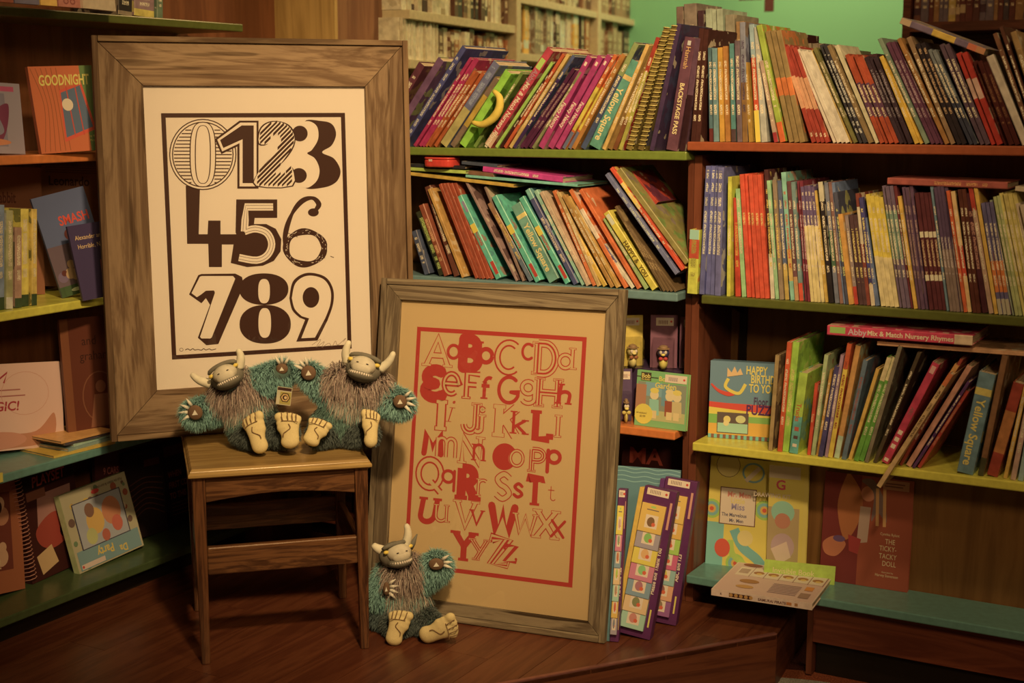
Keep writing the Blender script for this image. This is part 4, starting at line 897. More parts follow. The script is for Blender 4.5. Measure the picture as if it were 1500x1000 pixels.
def art_doll(p, w, h, k):
    p.rect(0, 0, w, h, k(112, 42, 22)); p.rect(0, 0, w * .42, h, k(88, 24, 20)); p.poly(catmull([(w * .24, h * .98), (w * .16, h * .7), (w * .26, h * .4), (w * .4, h * .55), (w * .44, h * .8), (w * .3, h * .99)]), k(128, 62, 25))
    p.disc(w * .5, h * .84, w * .08, k(150, 80, 50), h * .07); p.poly(catmull([(w * .42, h * .95), (w * .55, h * .97), (w * .68, h * .8), (w * .72, h * .6), (w * .62, h * .68), (w * .55, h * .6), (w * .56, h * .85)]), k(92, 62, 52))
    for a_, b_ in ((.60, .62), (.68, .7)): p.stroke([(w * a_, h * .9), (w * b_, h * .56)], w * .035, k(165, 95, 45))
    p.poly([(w * .42, h * .72), (w * .54, h * .72), (w * .52, h * .4), (w * .4, h * .38)], k(128, 92, 70)); p.poly([(w * .3, h * .45), (w * .45, h * .42), (w * .42, h * .28), (w * .32, h * .3)], k(120, 28, 25)); p.poly(catmull([(w * .02, h * .35), (w * .15, h * .42), (w * .28, h * .36), (w * .18, h * .24), (w * .05, h * .25)]), k(138, 68, 38)); p.disc(w * .2, h * .4, w * .07, k(75, 45, 65), h * .03)
    c = k(165, 120, 78)
    T_(p, 'Cynthia Rylant', w * .66, h * .485, h * .034, c, b=0, sx=.85)
    for s_, y, x in (('THE', .41, .72), ('TICKY-', .345, .66), ('TACKY', .275, .66), ('DOLL', .21, .70)): T_(p, s_, w * x, h * y, h * .065, c, sx=.75, b=0)
    T_(p, 'illustrated by', w * .70, h * .145, h * .02, c, b=0); T_(p, 'Harvey Stevenson', w * .63, h * .11, h * .036, c, b=0, sx=.78)
    p.rect(w * .66, h * .9, w * .95, h * .985, k(140, 85, 55)); p.rect(w * .68, h * .95, w * .9, h * .96, k(90, 45, 35)); p.rect(w * .68, h * .925, w * .88, h * .935, k(90, 45, 35))
face('picture_book', (1200, 848), (1329, 868), (1210, 690), ZS[0] + .003, radians(5), .012, (115, 40, 22), 'dark red-brown doll picture book with pale title, bottom teal shelf', art=art_doll, L=.36)
face('picture_book', (1118, 846), (1222, 857), (1120, 819), ZS[0] + .003, radians(20), .006, (118, 150, 25), 'low lime green strip-shaped book lying before the drawing kit', art=lambda p, w, h, k: T_(p, 'Invisible Book', w * .12, h * .35, h * .4, k(165, 160, 80), b=0), L=.42)
# flat white book overhanging the teal shelf
q = [fl(1042, 862, ZS[0] + .016), fl(1190, 884, ZS[0] + .016), fl(1203, 838, ZS[0] + .016), fl(1060, 818, ZS[0] + .016)]
def flat_book(name, q, th, col, label, art=None, L=.5, cat='book', group=None):
    ex = (q[1] - q[0]); wd = ex.length; ex.normalize(); ey = Z.cross(ex); dd = (q[3] - q[0]).dot(ey)
    root = empty(name, basis(q[0] - Z * th, ex, ey, Z), label, cat, group); c = plain(K(*col, L), .35)
    mobj('cover', *merge([boxvf(0, 0, 0, wd, dd, th * .15), boxvf(0, 0, th * .85, wd, dd, th), boxvf(0, 0, th * .15, wd, .0015, th * .85)]), c, root)
    mobj('pages', *boxvf(.002, .0015, th * .15, wd - .002, dd - .003, th * .85), PAGES, root)
    if art: p = Print(); art(p, wd, dd, lambda *a: K(*a, L)); p.build('cover_print', root, Matrix.Translation((0, 0, th + .0002)))
    return root, wd, dd
def art_flat(p, w, h, k):
    p.rect(.003, .003, w - .003, h - .003, k(158, 115, 92)); 
    for i in range(6):
        x = w * (.08 + i * .15); p.rect(x, h * .55, x + w * .14, h * .82, k(192, 160, 135)); p.rect(x + w * .145, h * .53, x + w * .15, h * .85, k(90, 40, 25))
        if i: p.disc(x + w * .07, h * .68, w * .055, k(130, 70, 30), h * .05); p.disc(x + w * .08, h * .65, w * .03, k(180, 120, 50), h * .03)
        else:
            for j in range(9): p.rect(x + w * (.02 + j * .011), h * .62, x + w * (.026 + j * .011), h * .77, k(110, 60, 45))
    p.disc(w * .28, h * .38, w * .1, k(130, 75, 30), h * .06); p.disc(w * .28, h * .2, w * .09, k(150, 95, 40), h * .05); p.disc(w * .18, h * .9, w * .1, k(110, 50, 25), h * .05)
    for j in range(7): p.rect(w * .52, h * (.14 + j * .045), w * .8, h * (.155 + j * .045), k(110, 75, 70))
    p.rect(w * .84, h * .34, w * .92, h * .46, k(180, 90, 25)); p.rect(w * .83, h * .1, w * .93, h * .25, k(120, 80, 60))
fb, wd, dd = flat_book('flat_book', q, .016, (170, 128, 100), 'white-backed book lying flat with its spine overhanging the teal shelf', art_flat, .45)
p = Print(); p.rect(wd * .18, .003, wd * .40, .0125, K(60, 25, 15)); [p.disc(wd * (.2 + .05 * i), .0078, .0045, K(165, 105, 40)) for i in range(5)]; T_(p, 'SAMURAI PIRATE', wd * .47, .004, .009, K(90, 40, 30)); T_(p, 'K', wd * .09, .005, .007, K(60, 30, 25)); p.rect(wd * .75, .004, wd * .8, .011, K(170, 90, 30)); p.rect(wd * .83, .004, wd * .86, .011, K(150, 90, 40))
p.v = [(x, y, z) for x, y, z in p.v]; p.build('spine_print', fb, basis(Vector((0, -.0003, 0)), Vector((1, 0, 0)), Vector((0, 0, 1)), Vector((0, -1, 0))))
q = [fl(1345, 684, ZS[1] + .008), fl(1500, 702, ZS[1] + .008), fl(1510, 690, ZS[1] + .008), fl(1352, 671, ZS[1] + .008)]
# ================================================================== CENTRE CASE, ORANGE SHELF
def art_garden(p, w, h, k):
    p.rect(0, 0, w, h, k(82, 120, 62)); p.rect(w * .03, h * .12, w * .97, h * .80, k(100, 95, 70)); p.rect(w * .18, h * .55, w * .5, h * .8, k(85, 110, 115)); p.rect(w * .5, h * .4, w * .75, h * .78, k(72, 100, 110)); p.rect(w * .0, h * .2, w * .2, h * .75, k(135, 80, 50)); p.rect(w * .03, h * .12, w * .97, h * .3, k(135, 120, 65))
    for x, c1, c2 in ((.36, (195, 145, 40), (95, 130, 125)), (.66, (200, 160, 80), (120, 50, 30)), (.8, (185, 140, 45), (150, 120, 70))):
        p.disc(w * x, h * .58, w * .085, k(190, 140, 85)); p.disc(w * x, h * .66, w * .085, k(*c1), h * .05); p.poly([(w * (x - .09), h * .5), (w * (x + .09), h * .5), (w * (x + .11), h * .22), (w * (x - .08), h * .22)], k(*c2)); p.rect(w * (x - .05), h * .16, w * (x + .06), h * .3, k(165, 130, 75))
    p.rect(w * .08, h * .82, w * .28, h * .97, k(55, 40, 25)); T_(p, 'Bob', w * .09, h * .87, h * .11, k(195, 155, 50)); T_(p, 'the Builder', w * .09, h * .83, h * .04, k(195, 155, 50)); p.rect(0, h * .88, w * .08, h * .895, k(50, 35, 25)); p.rect(w * .28, h * .88, w * .42, h * .895, k(50, 35, 25))
    T_(p, "Bob's", w * .43, h * .84, h * .12, k(195, 150, 45)); T_(p, 'Garden', w * .36, h * .71, h * .14, k(205, 140, 45)); p.disc(w * .17, h * .22, w * .18, k(195, 150, 28)); T_(p, '64 stickers!', w * .03, h * .22, h * .045, k(80, 55, 20)); T_(p, '$3.99', w * .1, h * .16, h * .05, k(80, 55, 20))
    p.rect(w * .55, h * .83, w * .97, h * .97, k(190, 160, 145)); [p.rect(w * (.62 + i * .02), h * .86, w * (.63 + i * .02), h * .93, k(110, 80, 75)) for i in range(9)]; p.disc(w * .92, h * .9, w * .02, k(170, 40, 30))
face('sticker_book', (929, 622), (1004, 632), (931, 541), .45, radians(6), .012, (85, 125, 60), 'green edged garden sticker book with yellow round sticker, orange shelf', art=art_garden, L=.45)
def toy_pack(bl, br, tl, z, card, fig, label, dz):
    a, b = fl(*bl, z), fl(*br, z); ex = (b - a); wd = ex.length; ex.normalize(); ey = Z.cross(ex); t = hit(*tl, a, ey); h_ = (t - a).z
    root = empty('toy_pack', basis(a + Z * .0005, ex, ey, Z), label, 'toy', 'blister packed toys on the orange shelf')
    box('backing_card', 0, .045, 0, wd, .047, h_, plain(K(*card, .36), .5), root)
    p = Print(); p.rect(wd * .2, h_ * .80, wd * .85, h_ * .95, K(165, 120, 95, .36)); [p.rect(wd * (.3 + i * .06), h_ * .83, wd * (.33 + i * .06), h_ * .9, K(100, 60, 50, .36)) for i in range(6)]; p.disc(wd * .76, h_ * .88, wd * .04, K(160, 40, 30, .36)); p.build('printed_tag', root, basis(Vector((0, .0447, 0)), Vector((1, 0, 0)), Vector((0, 0, 1)), Vector((0, -1, 0))))
    # bird-like squeeze figure: body, head, beak, bow, brimmed hat
    c = wd / 2; f1, f2, f3 = [plain(K(*q_, .4), .45) for q_ in fig]
    mobj('figure', *merge([sphere_vf((c, .024, h_ * .12), (wd * .17, .017, h_ * .12)), sphere_vf((c, .024, h_ * .19), (wd * .14, .014, h_ * .08))]), f1, root, smooth=True)
    hd = mobj('figure_head', *sphere_vf((c, .024, h_ * .31), (wd * .22, .019, h_ * .10)), f2, root, smooth=True)
    for sx in (-1, 1): mobj('eye', *sphere_vf((c + sx * wd * .09, .008, h_ * .335), (.004, .003, .005), 8, 6), plain(K(185, 165, 120, .5), .3), hd, smooth=True)
    mobj('beak', *sphere_vf((c, .005, h_ * .295), (.006, .006, .0035), 8, 6), f1, hd, smooth=True)
    mobj('bow_tie', *merge([sphere_vf((c - .006, .009, h_ * .215), (.006, .003, .005), 8, 6), sphere_vf((c + .006, .009, h_ * .215), (.006, .003, .005), 8, 6)]), f3, root, smooth=True)
    mobj('cap', *merge([sphere_vf((c, .024, h_ * .415), (wd * .17, .016, h_ * .045)), sphere_vf((c, .022, h_ * .395), (wd * .25, .02, h_ * .012))]), plain(K(120, 80, 45, .4), .5), root, smooth=True)
    mobj('blister', *boxvf(wd * .1, .002, h_ * .01, wd * .9, .044, h_ * .58), glass_material('clear_plastic', (.93, .93, .93), .12, .7), root)
    return root
zt = hit(975, 543, R(0, .05, 0), V).z
ft = box('pack_tray', -.33, .07, .4505, -.018, .20, zt - .002, plain(K(45, 25, 40, .4), .5), None, ROOM, bevel=.002); tag(ft, 'dark violet display tray behind the garden sticker book, carrying the toy packs', 'tray')
toy_pack((912, 541), (947, 540), (914, 466), zt, (165, 115, 30), [(180, 140, 60), (175, 140, 65), (120, 60, 30)], 'blister pack with yellow card and yellow figure, left of the purple packs', 0)
toy_pack((951, 543), (991, 544), (952, 465), zt, (92, 48, 55), [(180, 130, 40), (52, 42, 72), (150, 30, 30)], 'purple-carded blister pack with dark capped bird figure, middle pack', 0)
toy_pack((993, 544), (1022, 545), (994, 468), zt, (92, 48, 55), [(180, 130, 40), (52, 42, 72), (150, 30, 30)], 'purple-carded blister pack cut off by the case side, rightmost pack', 0)
tp0 = toy_pack((909, 622), (927, 622), (910, 545), .45, (62, 40, 55), [(170, 130, 45), (50, 40, 66), (170, 125, 45)], 'narrow dark blister pack left of the garden sticker book', 0)
def art_ma(p, w, h, k):
    p.rect(0, 0, w, h, k(62, 18, 14)); T_(p, 'MA', w * .1, h * .78, h * .2, k(165, 48, 30), sx=1.1)
face('picture_book', (905, 800), (1003, 812), (908, 640), ZS[0] - .005, radians(6), .012, (60, 18, 14), 'dark red book with big dull red capitals, below the orange shelf', art=art_ma, L=.4)
rlow = Row(R(0, -.02, 0), U, V, ZS[0] - .005, "on the lowest shelf seen under the stool", "dark books seen under the stool", .4, .2)
for i, (x, c) in enumerate([(468, (60, 22, 14)), (484, (72, 26, 15)), (500, (55, 20, 16)), (516, (66, 30, 20)), (532, (58, 22, 14)), (548, (66, 24, 18))]):
    rlow.run(1, (x, 640 + i), (x, 745), 15, c, (30, 14, 12), (25, 12, 10), band=(.14, .22), txt=(.3, .8), db=.03)
# ---- boxed card sets standing on the floor, right of the alphabet frame
def mini_book_art(c):
    def f(p, w, h, k):
        p.rect(.001, .001, w - .001, h - .001, k(*c)); p.rect(w * .26, h * .16, w * .78, h * .62, k(185, 150, 110)); p.disc(w * .5, h * .38, w * .16, k(random.randint(90, 190), random.randint(60, 150), random.randint(30, 90)), h * .17); p.disc(w * .62, h * .3, w * .08, k(180, 60, 30)); p.disc(w * .5, h * .9, w * .12, k(120, 150, 50), h * .04); p.rect(w * .25, h * .78, w * .75, h * .81, k(80, 60, 60))
    return f
MINI = [(185, 125, 40), (125, 105, 100), (200, 155, 28), (165, 82, 90), (95, 108, 112), (200, 130, 80), (118, 140, 110)]
def card_set(bl, br, tl, tr, label, title, cols, side, dd=0):
    a, b = fl(*bl), fl(*br); ex = b - a; wd = ex.length; ex.normalize(); fw = Vector((-ex.y, ex.x, 0))
    lean = radians(11); sh = 0
    ez = fw * sin(lean) + Z * cos(lean); ey = ez.cross(ex); t = hit(*tl, a, ey); h_ = (t - a).dot(ez); sh = (t - a).dot(ex) / h_      # also slouching sideways
    ez2 = (ez + ex * sh).normalized(); ex2 = (ex - ez2 * ex.dot(ez2)).normalized(); ey2 = ez2.cross(ex2); h_ *= sqrt(1 + sh * sh)
    root = empty('boxed_book_set', basis(a + Z * (.001 + wd * max(0, -ex2.z)), ex2, ey2, ez2), label, 'book set', 'card book sets on the floor')
    PUR = plain(K(84, 28, 62, .6), .4)
    box('tray', 0, 0, 0, wd, .028, h_, PUR, root, bevel=.0015)
    box('side_flap', -.012, .0, 0, -.0006, .028, h_ * .98, plain(K(*side, .5), .4), root, bevel=.001)
    mh = .068; mw = wd * .74
    for i in range(7):
        z0 = h_ - .04 - mh - i * (h_ - .05 - mh) / 6.2; 
        m = empty('mini_book', Matrix.Identity(4)); m.parent = root; m.matrix_local = Matrix.Translation((wd * .04, -.003, max(.004, z0))) @ Matrix.Rotation(radians(-3.5), 4, 'X')
        bx = box('cover', 0, -.008, 0, mw, 0, mh, plain(K(*cols[i], .5), .4), m, bevel=.0008)
        p = Print(); mini_book_art(cols[i])(p, mw, mh, lambda *q_: K(*q_, .5)); p.build('cover_print', m, basis(Vector((0, -.0083, 0)), Vector((1, 0, 0)), Vector((0, 0, 1)), Vector((0, -1, 0))))
    p = Print(); p.text(title, wd * .86, h_ * .30, .0125, K(195, 150, 110, .5), 1, ang=pi / 2, sx=1.0); MC = basis(Vector((0, -.0004, 0)), Vector((1, 0, 0)), Vector((0, 0, 1)), Vector((0, -1, 0))); p.build('printed_title', root, MC); p = Print(); p.rect(wd * .86, h_ * .74, wd * .93, h_ * .92, K(165, 100, 75, .5)); p.build('printed_strip', root, MC); p = Print(); p.rect(wd * .85, h_ * .08, wd * .9, h_ * .2, K(170, 140, 40, .5)); p.build('printed_strip', root, MC); p = Print()
    p.rect(wd * .1, h_ * .945, wd * .78, h_ * .99, K(185, 155, 130, .5)); [p.rect(wd * (.2 + i * .05), h_ * .955, wd * (.22 + i * .05), h_ * .98, K(100, 70, 60, .5)) for i in range(7)]; p.disc(wd * .7, h_ * .967, .003, K(165, 40, 30, .5))
    p.build('price_sticker', root, MC)
    return root
box_bl, box_br = fl(893, 905), fl(1000, 915)
face('display_board', (884, 899), (985, 910), (906, 682), 0, radians(11), .01, (62, 88, 98), 'blue watery-printed board standing behind the purple card sets', 'board', art=lambda p, w, h, k: [p.rect(0, 0, w, h, k(60, 88, 98))] + [p.stroke(catmull([(w * (x / 6), h * y + .004 * (x % 2)) for x in range(7)], False), .002, k(90, 118, 120)) for y in (.9, .93, .96, .985)], L=.45)
card_set((893, 940), (906, 941), (906, 716), (935, 718), 'purple boxed card set mostly hidden behind the alphabet frame', 'ABC and 123', MINI[2:] + MINI[:2], (60, 88, 98))
card_set((943, 911), (990, 917), (975, 702), (1020, 705), 'purple boxed card set standing rearmost, against the case side', 'ABC and 123', [(185, 125, 40), (185, 120, 35), (120, 150, 40), (165, 60, 80), (105, 125, 115), (190, 110, 70), (120, 60, 90)], (80, 30, 70))
card_set((905, 931), (952, 938), (945, 716), (990, 718), 'purple boxed card set standing foremost, orange flap on its left', 'Please and Thank You', MINI, (195, 125, 30))
# ================================================================== LEFT CASE
PL = R(LA + .035, 0, 0); 
def lface(name, bl, br, tl, z, lean, thick, col, label, **kw):
    return face(name, bl, br, tl, z, lean, thick, col, label, roll=True, **kw)
ANGL = radians(8)
def art_moon(p, w, h, k):
    p.rect(0, 0, w, h, k(70, 82, 35)); p.rect(0, 0, w * .5, h, k(150, 62, 25)); 
    for i in range(6): p.stroke(catmull([(w * (.02 + .05 * i), h * .98), (w * (.10 + .035 * i), h * .55), (w * (.04 + .05 * i), h * .02)], False), .0015, k(110, 50, 20))
    p.poly([(w * .25, h * .12), (w * .58, h * .25), (w * .5, h * .80), (w * .27, h * .72)], k(160, 45, 25)); p.poly([(w * .27, h * .17), (w * .55, h * .28), (w * .48, h * .77), (w * .28, h * .69)], k(62, 68, 82)); 
    for a_ in (.36, .45): p.stroke([(w * a_, h * .19), (w * (a_ - .02), h * .76)], .003, k(150, 40, 25))
    p.disc(w * .33, h * .55, w * .055, k(175, 140, 95)); c = k(190, 150, 45)
    T_(p, 'GOODNIGHT', w * .08, h * .78, h * .17, c, sx=.62, shear=.12); T_(p, 'MOON', w * .60, h * .56, h * .17, c, sx=.62, shear=.12)
    T_(p, 'by Margaret Wise Brown', w * .5, h * .16, h * .035, c, b=0); T_(p, 'Pictures by Clement Hurd', w * .5, h * .11, h * .035, c, b=0)
lface('picture_book', (61, 226), (205, 222), (40, 98), 1.138, ANGL, .012, (120, 50, 22), 'orange and green picture book with yellow italic capitals, upper left shelf', art=art_moon, L=.42)
def art_cat(p, w, h, k):
    p.rect(0, 0, w, h, k(112, 92, 88)); p.rect(w * .0, h * .1, w * .75, h * .85, k(92, 78, 80)); p.disc(w * .35, h * .45, w * .22, k(120, 30, 40)); p.poly(catmull([(w * .4, h * .2), (w * .7, h * .3), (w * .62, h * .6), (w * .8, h * .7), (w * .75, h * .35), (w * .6, h * .12)]), k(90, 30, 45)); p.disc(w * .5, h * .16, w * .3, k(150, 80, 45), h * .05); p.rect(w * .2, h * .88, w * .9, h * .95, k(140, 45, 65))
lface('picture_book', (-60, 229), (37, 226), (-70, 122), 1.138, ANGL, .01, (110, 90, 86), 'grey picture book with a curled dark tail motif, at the left picture edge', art=art_cat, L=.42)
# top shelf things
for i, (x0, x1, c, lab) in enumerate([(-10, 20, (120, 50, 30), 'red-brown book standing at far left of the topmost shelf'), (22, 58, (85, 70, 75), 'mauve grey book on the topmost shelf beside the yellow one'), (60, 84, (175, 120, 35), 'yellow book on the topmost left shelf'), (86, 118, (145, 75, 55), 'coral book with scroll marks on the topmost left shelf')]):
    zt_ = ZS[4]; face('picture_book', (x0, 3 + x0 * .077), (x1, 3 + x1 * .077), (x0, -60), zt_, radians(3), .01, c, lab, L=.5, art=(lambda p, w, h, k: [p.stroke(ell(w * (.35 + .3 * j), h * .12, w * .1, h * .05, 14), .003, k(110, 45, 35), True) for j in (0, 1)]) if i == 3 else None)
face('picture_book', (122, 12), (170, 17), (120, -50), ZS[4], radians(3), .012, (150, 112, 78), 'plain pale book standing on the topmost left shelf', L=.5)
def lrow_book(px0, px1, ytop, yb, z, col, c2, band, label, L=.45, name='picture_book', txt=(.3, .9), title=None, lean=0):
    rr = Row(R(LA - .02, 0, 0), V, -U, z, '', 'spine-out books on the left case', L, .2)
    return rr.run(1, (px0 + lean, ytop), (px0, yb), px1 - px0, col, c2, None, band=band, txt=txt, label=label, name=name, title=title, dep=.15)
lrow_book(174, 195, -30, 14, ZS[4], (40, 28, 22), (120, 90, 60), (0, .12), 'thick black book on the topmost left shelf', .5)
lrow_book(202, 232, -30, 18, ZS[4], (120, 80, 70), (165, 130, 40), (0, .2), 'mauve and yellow box on the topmost left shelf', .5)
lrow_book(233, 242, -30, 18, ZS[4], (80, 85, 55), None, (2, 3), 'thin green book at the right end of the topmost left shelf', .5)
# second shelf (lime)
def art_rabbit(p, w, h, k): p.rect(0, 0, w, h, k(105, 52, 28)); T_(p, 'en Rabbit', w * .05, h * .72, h * .12, k(70, 26, 18), sx=.55); p.rect(w * .1, h * .2, w * .8, h * .6, k(115, 62, 35))
lface('picture_book', (-25, 438), (66, 431), (-32, 248), .787, radians(6), .01, (110, 55, 30), 'tan rabbit picture book at the back of the lime left shelf', art=art_rabbit, L=.4)
def art_leo(p, w, h, k): p.rect(0, 0, w, h, k(98, 48, 26)); T_(p, 'Leonardo', w * .08, h * .84, h * .11, k(45, 18, 14), sx=.8); [p.rect(w * .05, h * (.945 + .02 * i), w * .95, h * (.95 + .02 * i), k(60, 28, 18)) for i in range(3)]
lface('picture_book', (64, 427), (190, 418), (60, 250), .787, radians(6), .01, (98, 48, 26), 'brown picture book headed with dark serif name, back of lime shelf', art=art_leo, L=.4)
for a_ in [(-14, 0, 305, 452, (95, 95, 25), (38, 48, 24), 'olive book with dark green foot at the left picture edge'), (0, 12, 300, 452, (88, 92, 112), (38, 48, 24), 'blue-grey book with dark green foot, lime left shelf'), (12, 22, 308, 451, (120, 105, 60), (140, 120, 100), 'speckled book between blue-grey and tan ones, lime left shelf'), (24, 34, 333, 450, (128, 85, 62), (38, 48, 24), 'tan short book with dark green foot, lime left shelf'), (35, 47, 306, 448, (178, 130, 35), (38, 48, 24), 'yellow book with dark green foot, lime left shelf'), (48, 56, 306, 446, (170, 120, 40), (38, 48, 24), 'second yellow book, right of its twin, lime left shelf')]:
    lrow_book(a_[0], a_[1], a_[2], a_[3], .787, a_[4], a_[5], (0, .12), a_[6], .42)
def art_smash(p, w, h, k): p.rect(0, 0, w, h, k(60, 62, 88)); p.rect(0, 0, w, h * .5, k(75, 52, 52)); p.rect(0, 0, w, h * .1, k(40, 52, 25)); T_(p, 'SMASH', w * .36, h * .68, h * .13, k(165, 38, 24), sx=.8); [p.disc(w * random.uniform(.1, .6), h * random.uniform(.12, .6), w * random.uniform(.05, .11), k(*random.choice([(120, 70, 45), (85, 60, 70), (130, 90, 55), (70, 25, 20)]))) for i in range(16)]; p.rect(w * .08, 0, w * .55, h * .1, k(42, 55, 26)); p.disc(w * .3, h * .05, w * .1, k(140, 130, 90), h * .018)
lface('picture_book', (92, 437), (170, 430), (45, 292), .787, radians(10), .008, (60, 58, 80), 'blue picture book with red smashed lettering, leaning left on lime shelf', art=art_smash, L=.42)
def art_alex(p, w, h, k): p.rect(0, 0, w, h, k(45, 30, 50)); T_(p, 'Alexander and the', w * .1, h * .8, h * .085, k(165, 115, 60), b=0, sx=.8); T_(p, 'Horrible, No Good', w * .12, h * .68, h * .085, k(165, 115, 60), b=0, sx=.8); p.poly([(w * .45, h * .1), (w * .9, h * .1), (w * .8, h * .55), (w * .5, h * .5)], k(125, 45, 28)); p.disc(w * .62, h * .3, w * .14, k(140, 70, 40), h * .14)
lface('picture_book', (122, 441), (195, 434), (98, 332), .787, radians(10), .008, (45, 30, 50), 'dark blue picture book with small tan title, in front of the smash book', art=art_alex, L=.42)
# third shelf (teal)
def art_gothic(p, w, h, k): p.rect(0, 0, w, h, k(72, 26, 12)); p.rect(0, 0, w * .14, h, k(92, 42, 18)); p.stroke(ell(w * .6, h * .36, w * .3, h * .2, 24), .003, k(92, 44, 22), True); p.disc(w * .62, h * .44, w * .09, k(105, 52, 30), h * .05); p.poly([(w * .4, h * .12), (w * .85, h * .12), (w * .78, h * .38), (w * .5, h * .38)], k(100, 50, 28)); [T_(p, s_, w * x, h * y, h * .1, k(40, 14, 8), b=0, sx=.9) for s_, x, y in (('and', .35, .78), ('graham', .3, .66))]
lface('picture_book', (102, 655), (185, 640), (86, 470), .415, radians(6), .01, (70, 26, 12), 'dark brown portrait book standing behind the flat stack, teal shelf', art=art_gothic, L=.4)
def art_pig(p, w, h, k): p.rect(0, 0, w, h, k(160, 112, 88)); p.poly(catmull([(0, h * .26), (w * .35, h * .20), (w * .7, h * .2), (w * .9, h * .4), (w * .86, h * .08), (w * .4, h * .02), (0, h * .02)]), k(140, 78, 50)); p.disc(w * .3, h * .12, w * .3, k(150, 85, 60), h * .1); T_(p, 'MAGIC!', w * .52 - h * .5, h * .46, h * .15, k(125, 22, 30), shear=.15); [p.rect(w * .30, h * (.62 + .07 * i), w * (.60 - .05 * i), h * (.635 + .07 * i), k(125, 60, 50)) for i in (0, 1)]; p.stroke(ell(w * .6, h * .65, w * .25, h * .25, 24), .0012, k(150, 92, 70), True); p.rect(w * .78, h * .03, w * .96, h * .12, k(165, 125, 100)); p.stroke([(w * .3, h * .8), (w * .42, h * .9), (w * .38, h * .78)], .004, k(125, 22, 30))
lface('picture_book', (-45, 676), (94, 652), (-50, 547), .415, radians(7), .018, (165, 120, 95), 'pale pink picture book with curly red title, teal left shelf', art=art_pig, L=.42)
def lflat(px0, px1, py, zt, th, col, label, dd=.16, yaw=0):
    P_ = R(LA - .012, 0, 0); a, b = hit(px0, py, P_, U), hit(px1, py, P_, U); L_ = (b - a).length; ex = (V * cos(yaw) + U * sin(yaw)); ey = Z.cross(ex)
    o = Vector((a.x, a.y, zt - th))
    root = empty('flat_book', basis(o, ex, ey, Z), label, 'book', 'books lying flat on the teal left shelf'); c = plain(K(*col, .42), .4)
    mobj('cover', *merge([boxvf(0, 0, 0, L_, dd, th * .15), boxvf(0, 0, th * .85, L_, dd, th), boxvf(0, 0, th * .15, L_, .0015, th * .85)]), c, root); mobj('pages', *boxvf(.002, .0015, th * .15, L_ - .002, dd - .003, th * .85), PAGES, root)
    return root
zz = .4155
for th, col, px0, px1, lab, yaw in [(.006, (175, 115, 20), 78, 160, 'amber book lowest in the flat stack on the teal shelf', .10), (.008, (90, 100, 85), 100, 165, 'grey-green book second from bottom of the flat stack', .0), (.008, (120, 130, 110), 108, 172, 'pale green book in the middle of the flat stack', -.05), (.007, (60, 48, 45), 96, 165, 'dark book under the topmost of the flat stack', .03), (.006, (170, 100, 40), 90, 160, 'reddish book on top of the flat stack, teal shelf', .06)]:
    lflat(px0, px1, 655, zz + th, th, col, lab, .13, yaw); zz += th + .0003
pt_ = hit(1, 692, R(LA + .001, 0, 0), U)
tag(box('shelf_tag', 0, -.001, -.022, .02, .0, .0, plain(K(170, 160, 30, .42), .5), None, basis(pt_ - V * .016 + U * .001, V, -U, Z)), 'small yellow tag on the teal shelf edge, left picture edge', 'tag')
# bottom shelf
def art_panther(p, w, h, k): p.rect(0, 0, w, h, k(120, 55, 25)); p.rect(0, h * .2, w * .85, h * .9, k(85, 30, 18)); [p.disc(w * random.uniform(.1, .8), h * random.uniform(.25, .85), w * random.uniform(.04, .12), k(*random.choice([(40, 14, 10), (135, 75, 45), (150, 100, 65), (45, 20, 14)]))) for i in range(22)]; T_(p, 'nary!', w * .45, h * .22, h * .12, k(165, 110, 70), sx=.8)
lface('picture_book', (-68, 905), (36, 861), (-78, 735), .077, radians(8), .01, (115, 52, 24), 'orange-brown painted animal book, leftmost on the lowest left shelf', art=art_panther, L=.38)
def art_play(p, w, h, k): p.rect(0, 0, w, h, k(48, 14, 10)); p.rect(w * .0, h * .82, w, h, k(22, 10, 8)); T_(p, 'PLAYSET', w * .24, h * .84, h * .13, k(130, 38, 26), shear=.15, sx=.85); p.poly([(w * .22, h * .4), (w * .85, h * .46), (w * .9, h * .76), (w * .3, h * .76)], k(125, 72, 58)); p.poly(catmull([(w * .2, h * .45), (w * .5, h * .56), (w * .8, h * .5), (w * .85, h * .34), (w * .5, h * .24), (w * .25, h * .3)]), k(122, 34, 22)); p.disc(w * .7, h * .36, w * .1, k(25, 12, 10)); p.rect(w * .12, h * .73, w * .45, h * .81, k(100, 48, 30)); p.poly([(w * .2, h * .04), (w * .5, h * .1), (w * .42, h * .28), (w * .14, h * .22)], k(150, 105, 60))
rt, wd_, hh_ = lface('playset_book', (48, 856), (128, 822), (22, 697), .077, radians(6), .022, (45, 14, 10), 'dark red spiral-bound playset book, lowest left shelf', art=art_play, L=.38)
cp = []
nt_ = 26
for i in range(nt_ * 8): th = 2 * pi * i / 8; cp.append((.002 + .016 * cos(th), .008 + .018 * sin(th), hh_ * (.03 + .94 * i / (nt_ * 8))))
mobj('wire_coil', *tube_vf(cp, .0012, 4), plain(K(140, 78, 55, .4), .4), rt)
def art_cars(p, w, h, k): p.rect(0, 0, w, h, k(45, 14, 12)); p.rect(0, h * .3, w, h * .8, k(70, 22, 20)); T_(p, '9 CARS', w * .3, h * .14, h * .12, k(140, 60, 48), sx=.8); p.poly([(w * .2, h * .66), (w * .8, h * .62), (w * .5, h * .54)], k(40, 14, 10))
lface('picture_book', (143, 815), (190, 796), (138, 655), .077, radians(6), .01, (45, 14, 12), 'maroon cars book peeping out above the party toy', art=lambda p, w, h, k: (p.rect(0, 0, w, h, k(60, 18, 16)), T_(p, '9 CARS', w * .25, h * .68, h * .09, k(140, 60, 48), sx=.7)), L=.38)
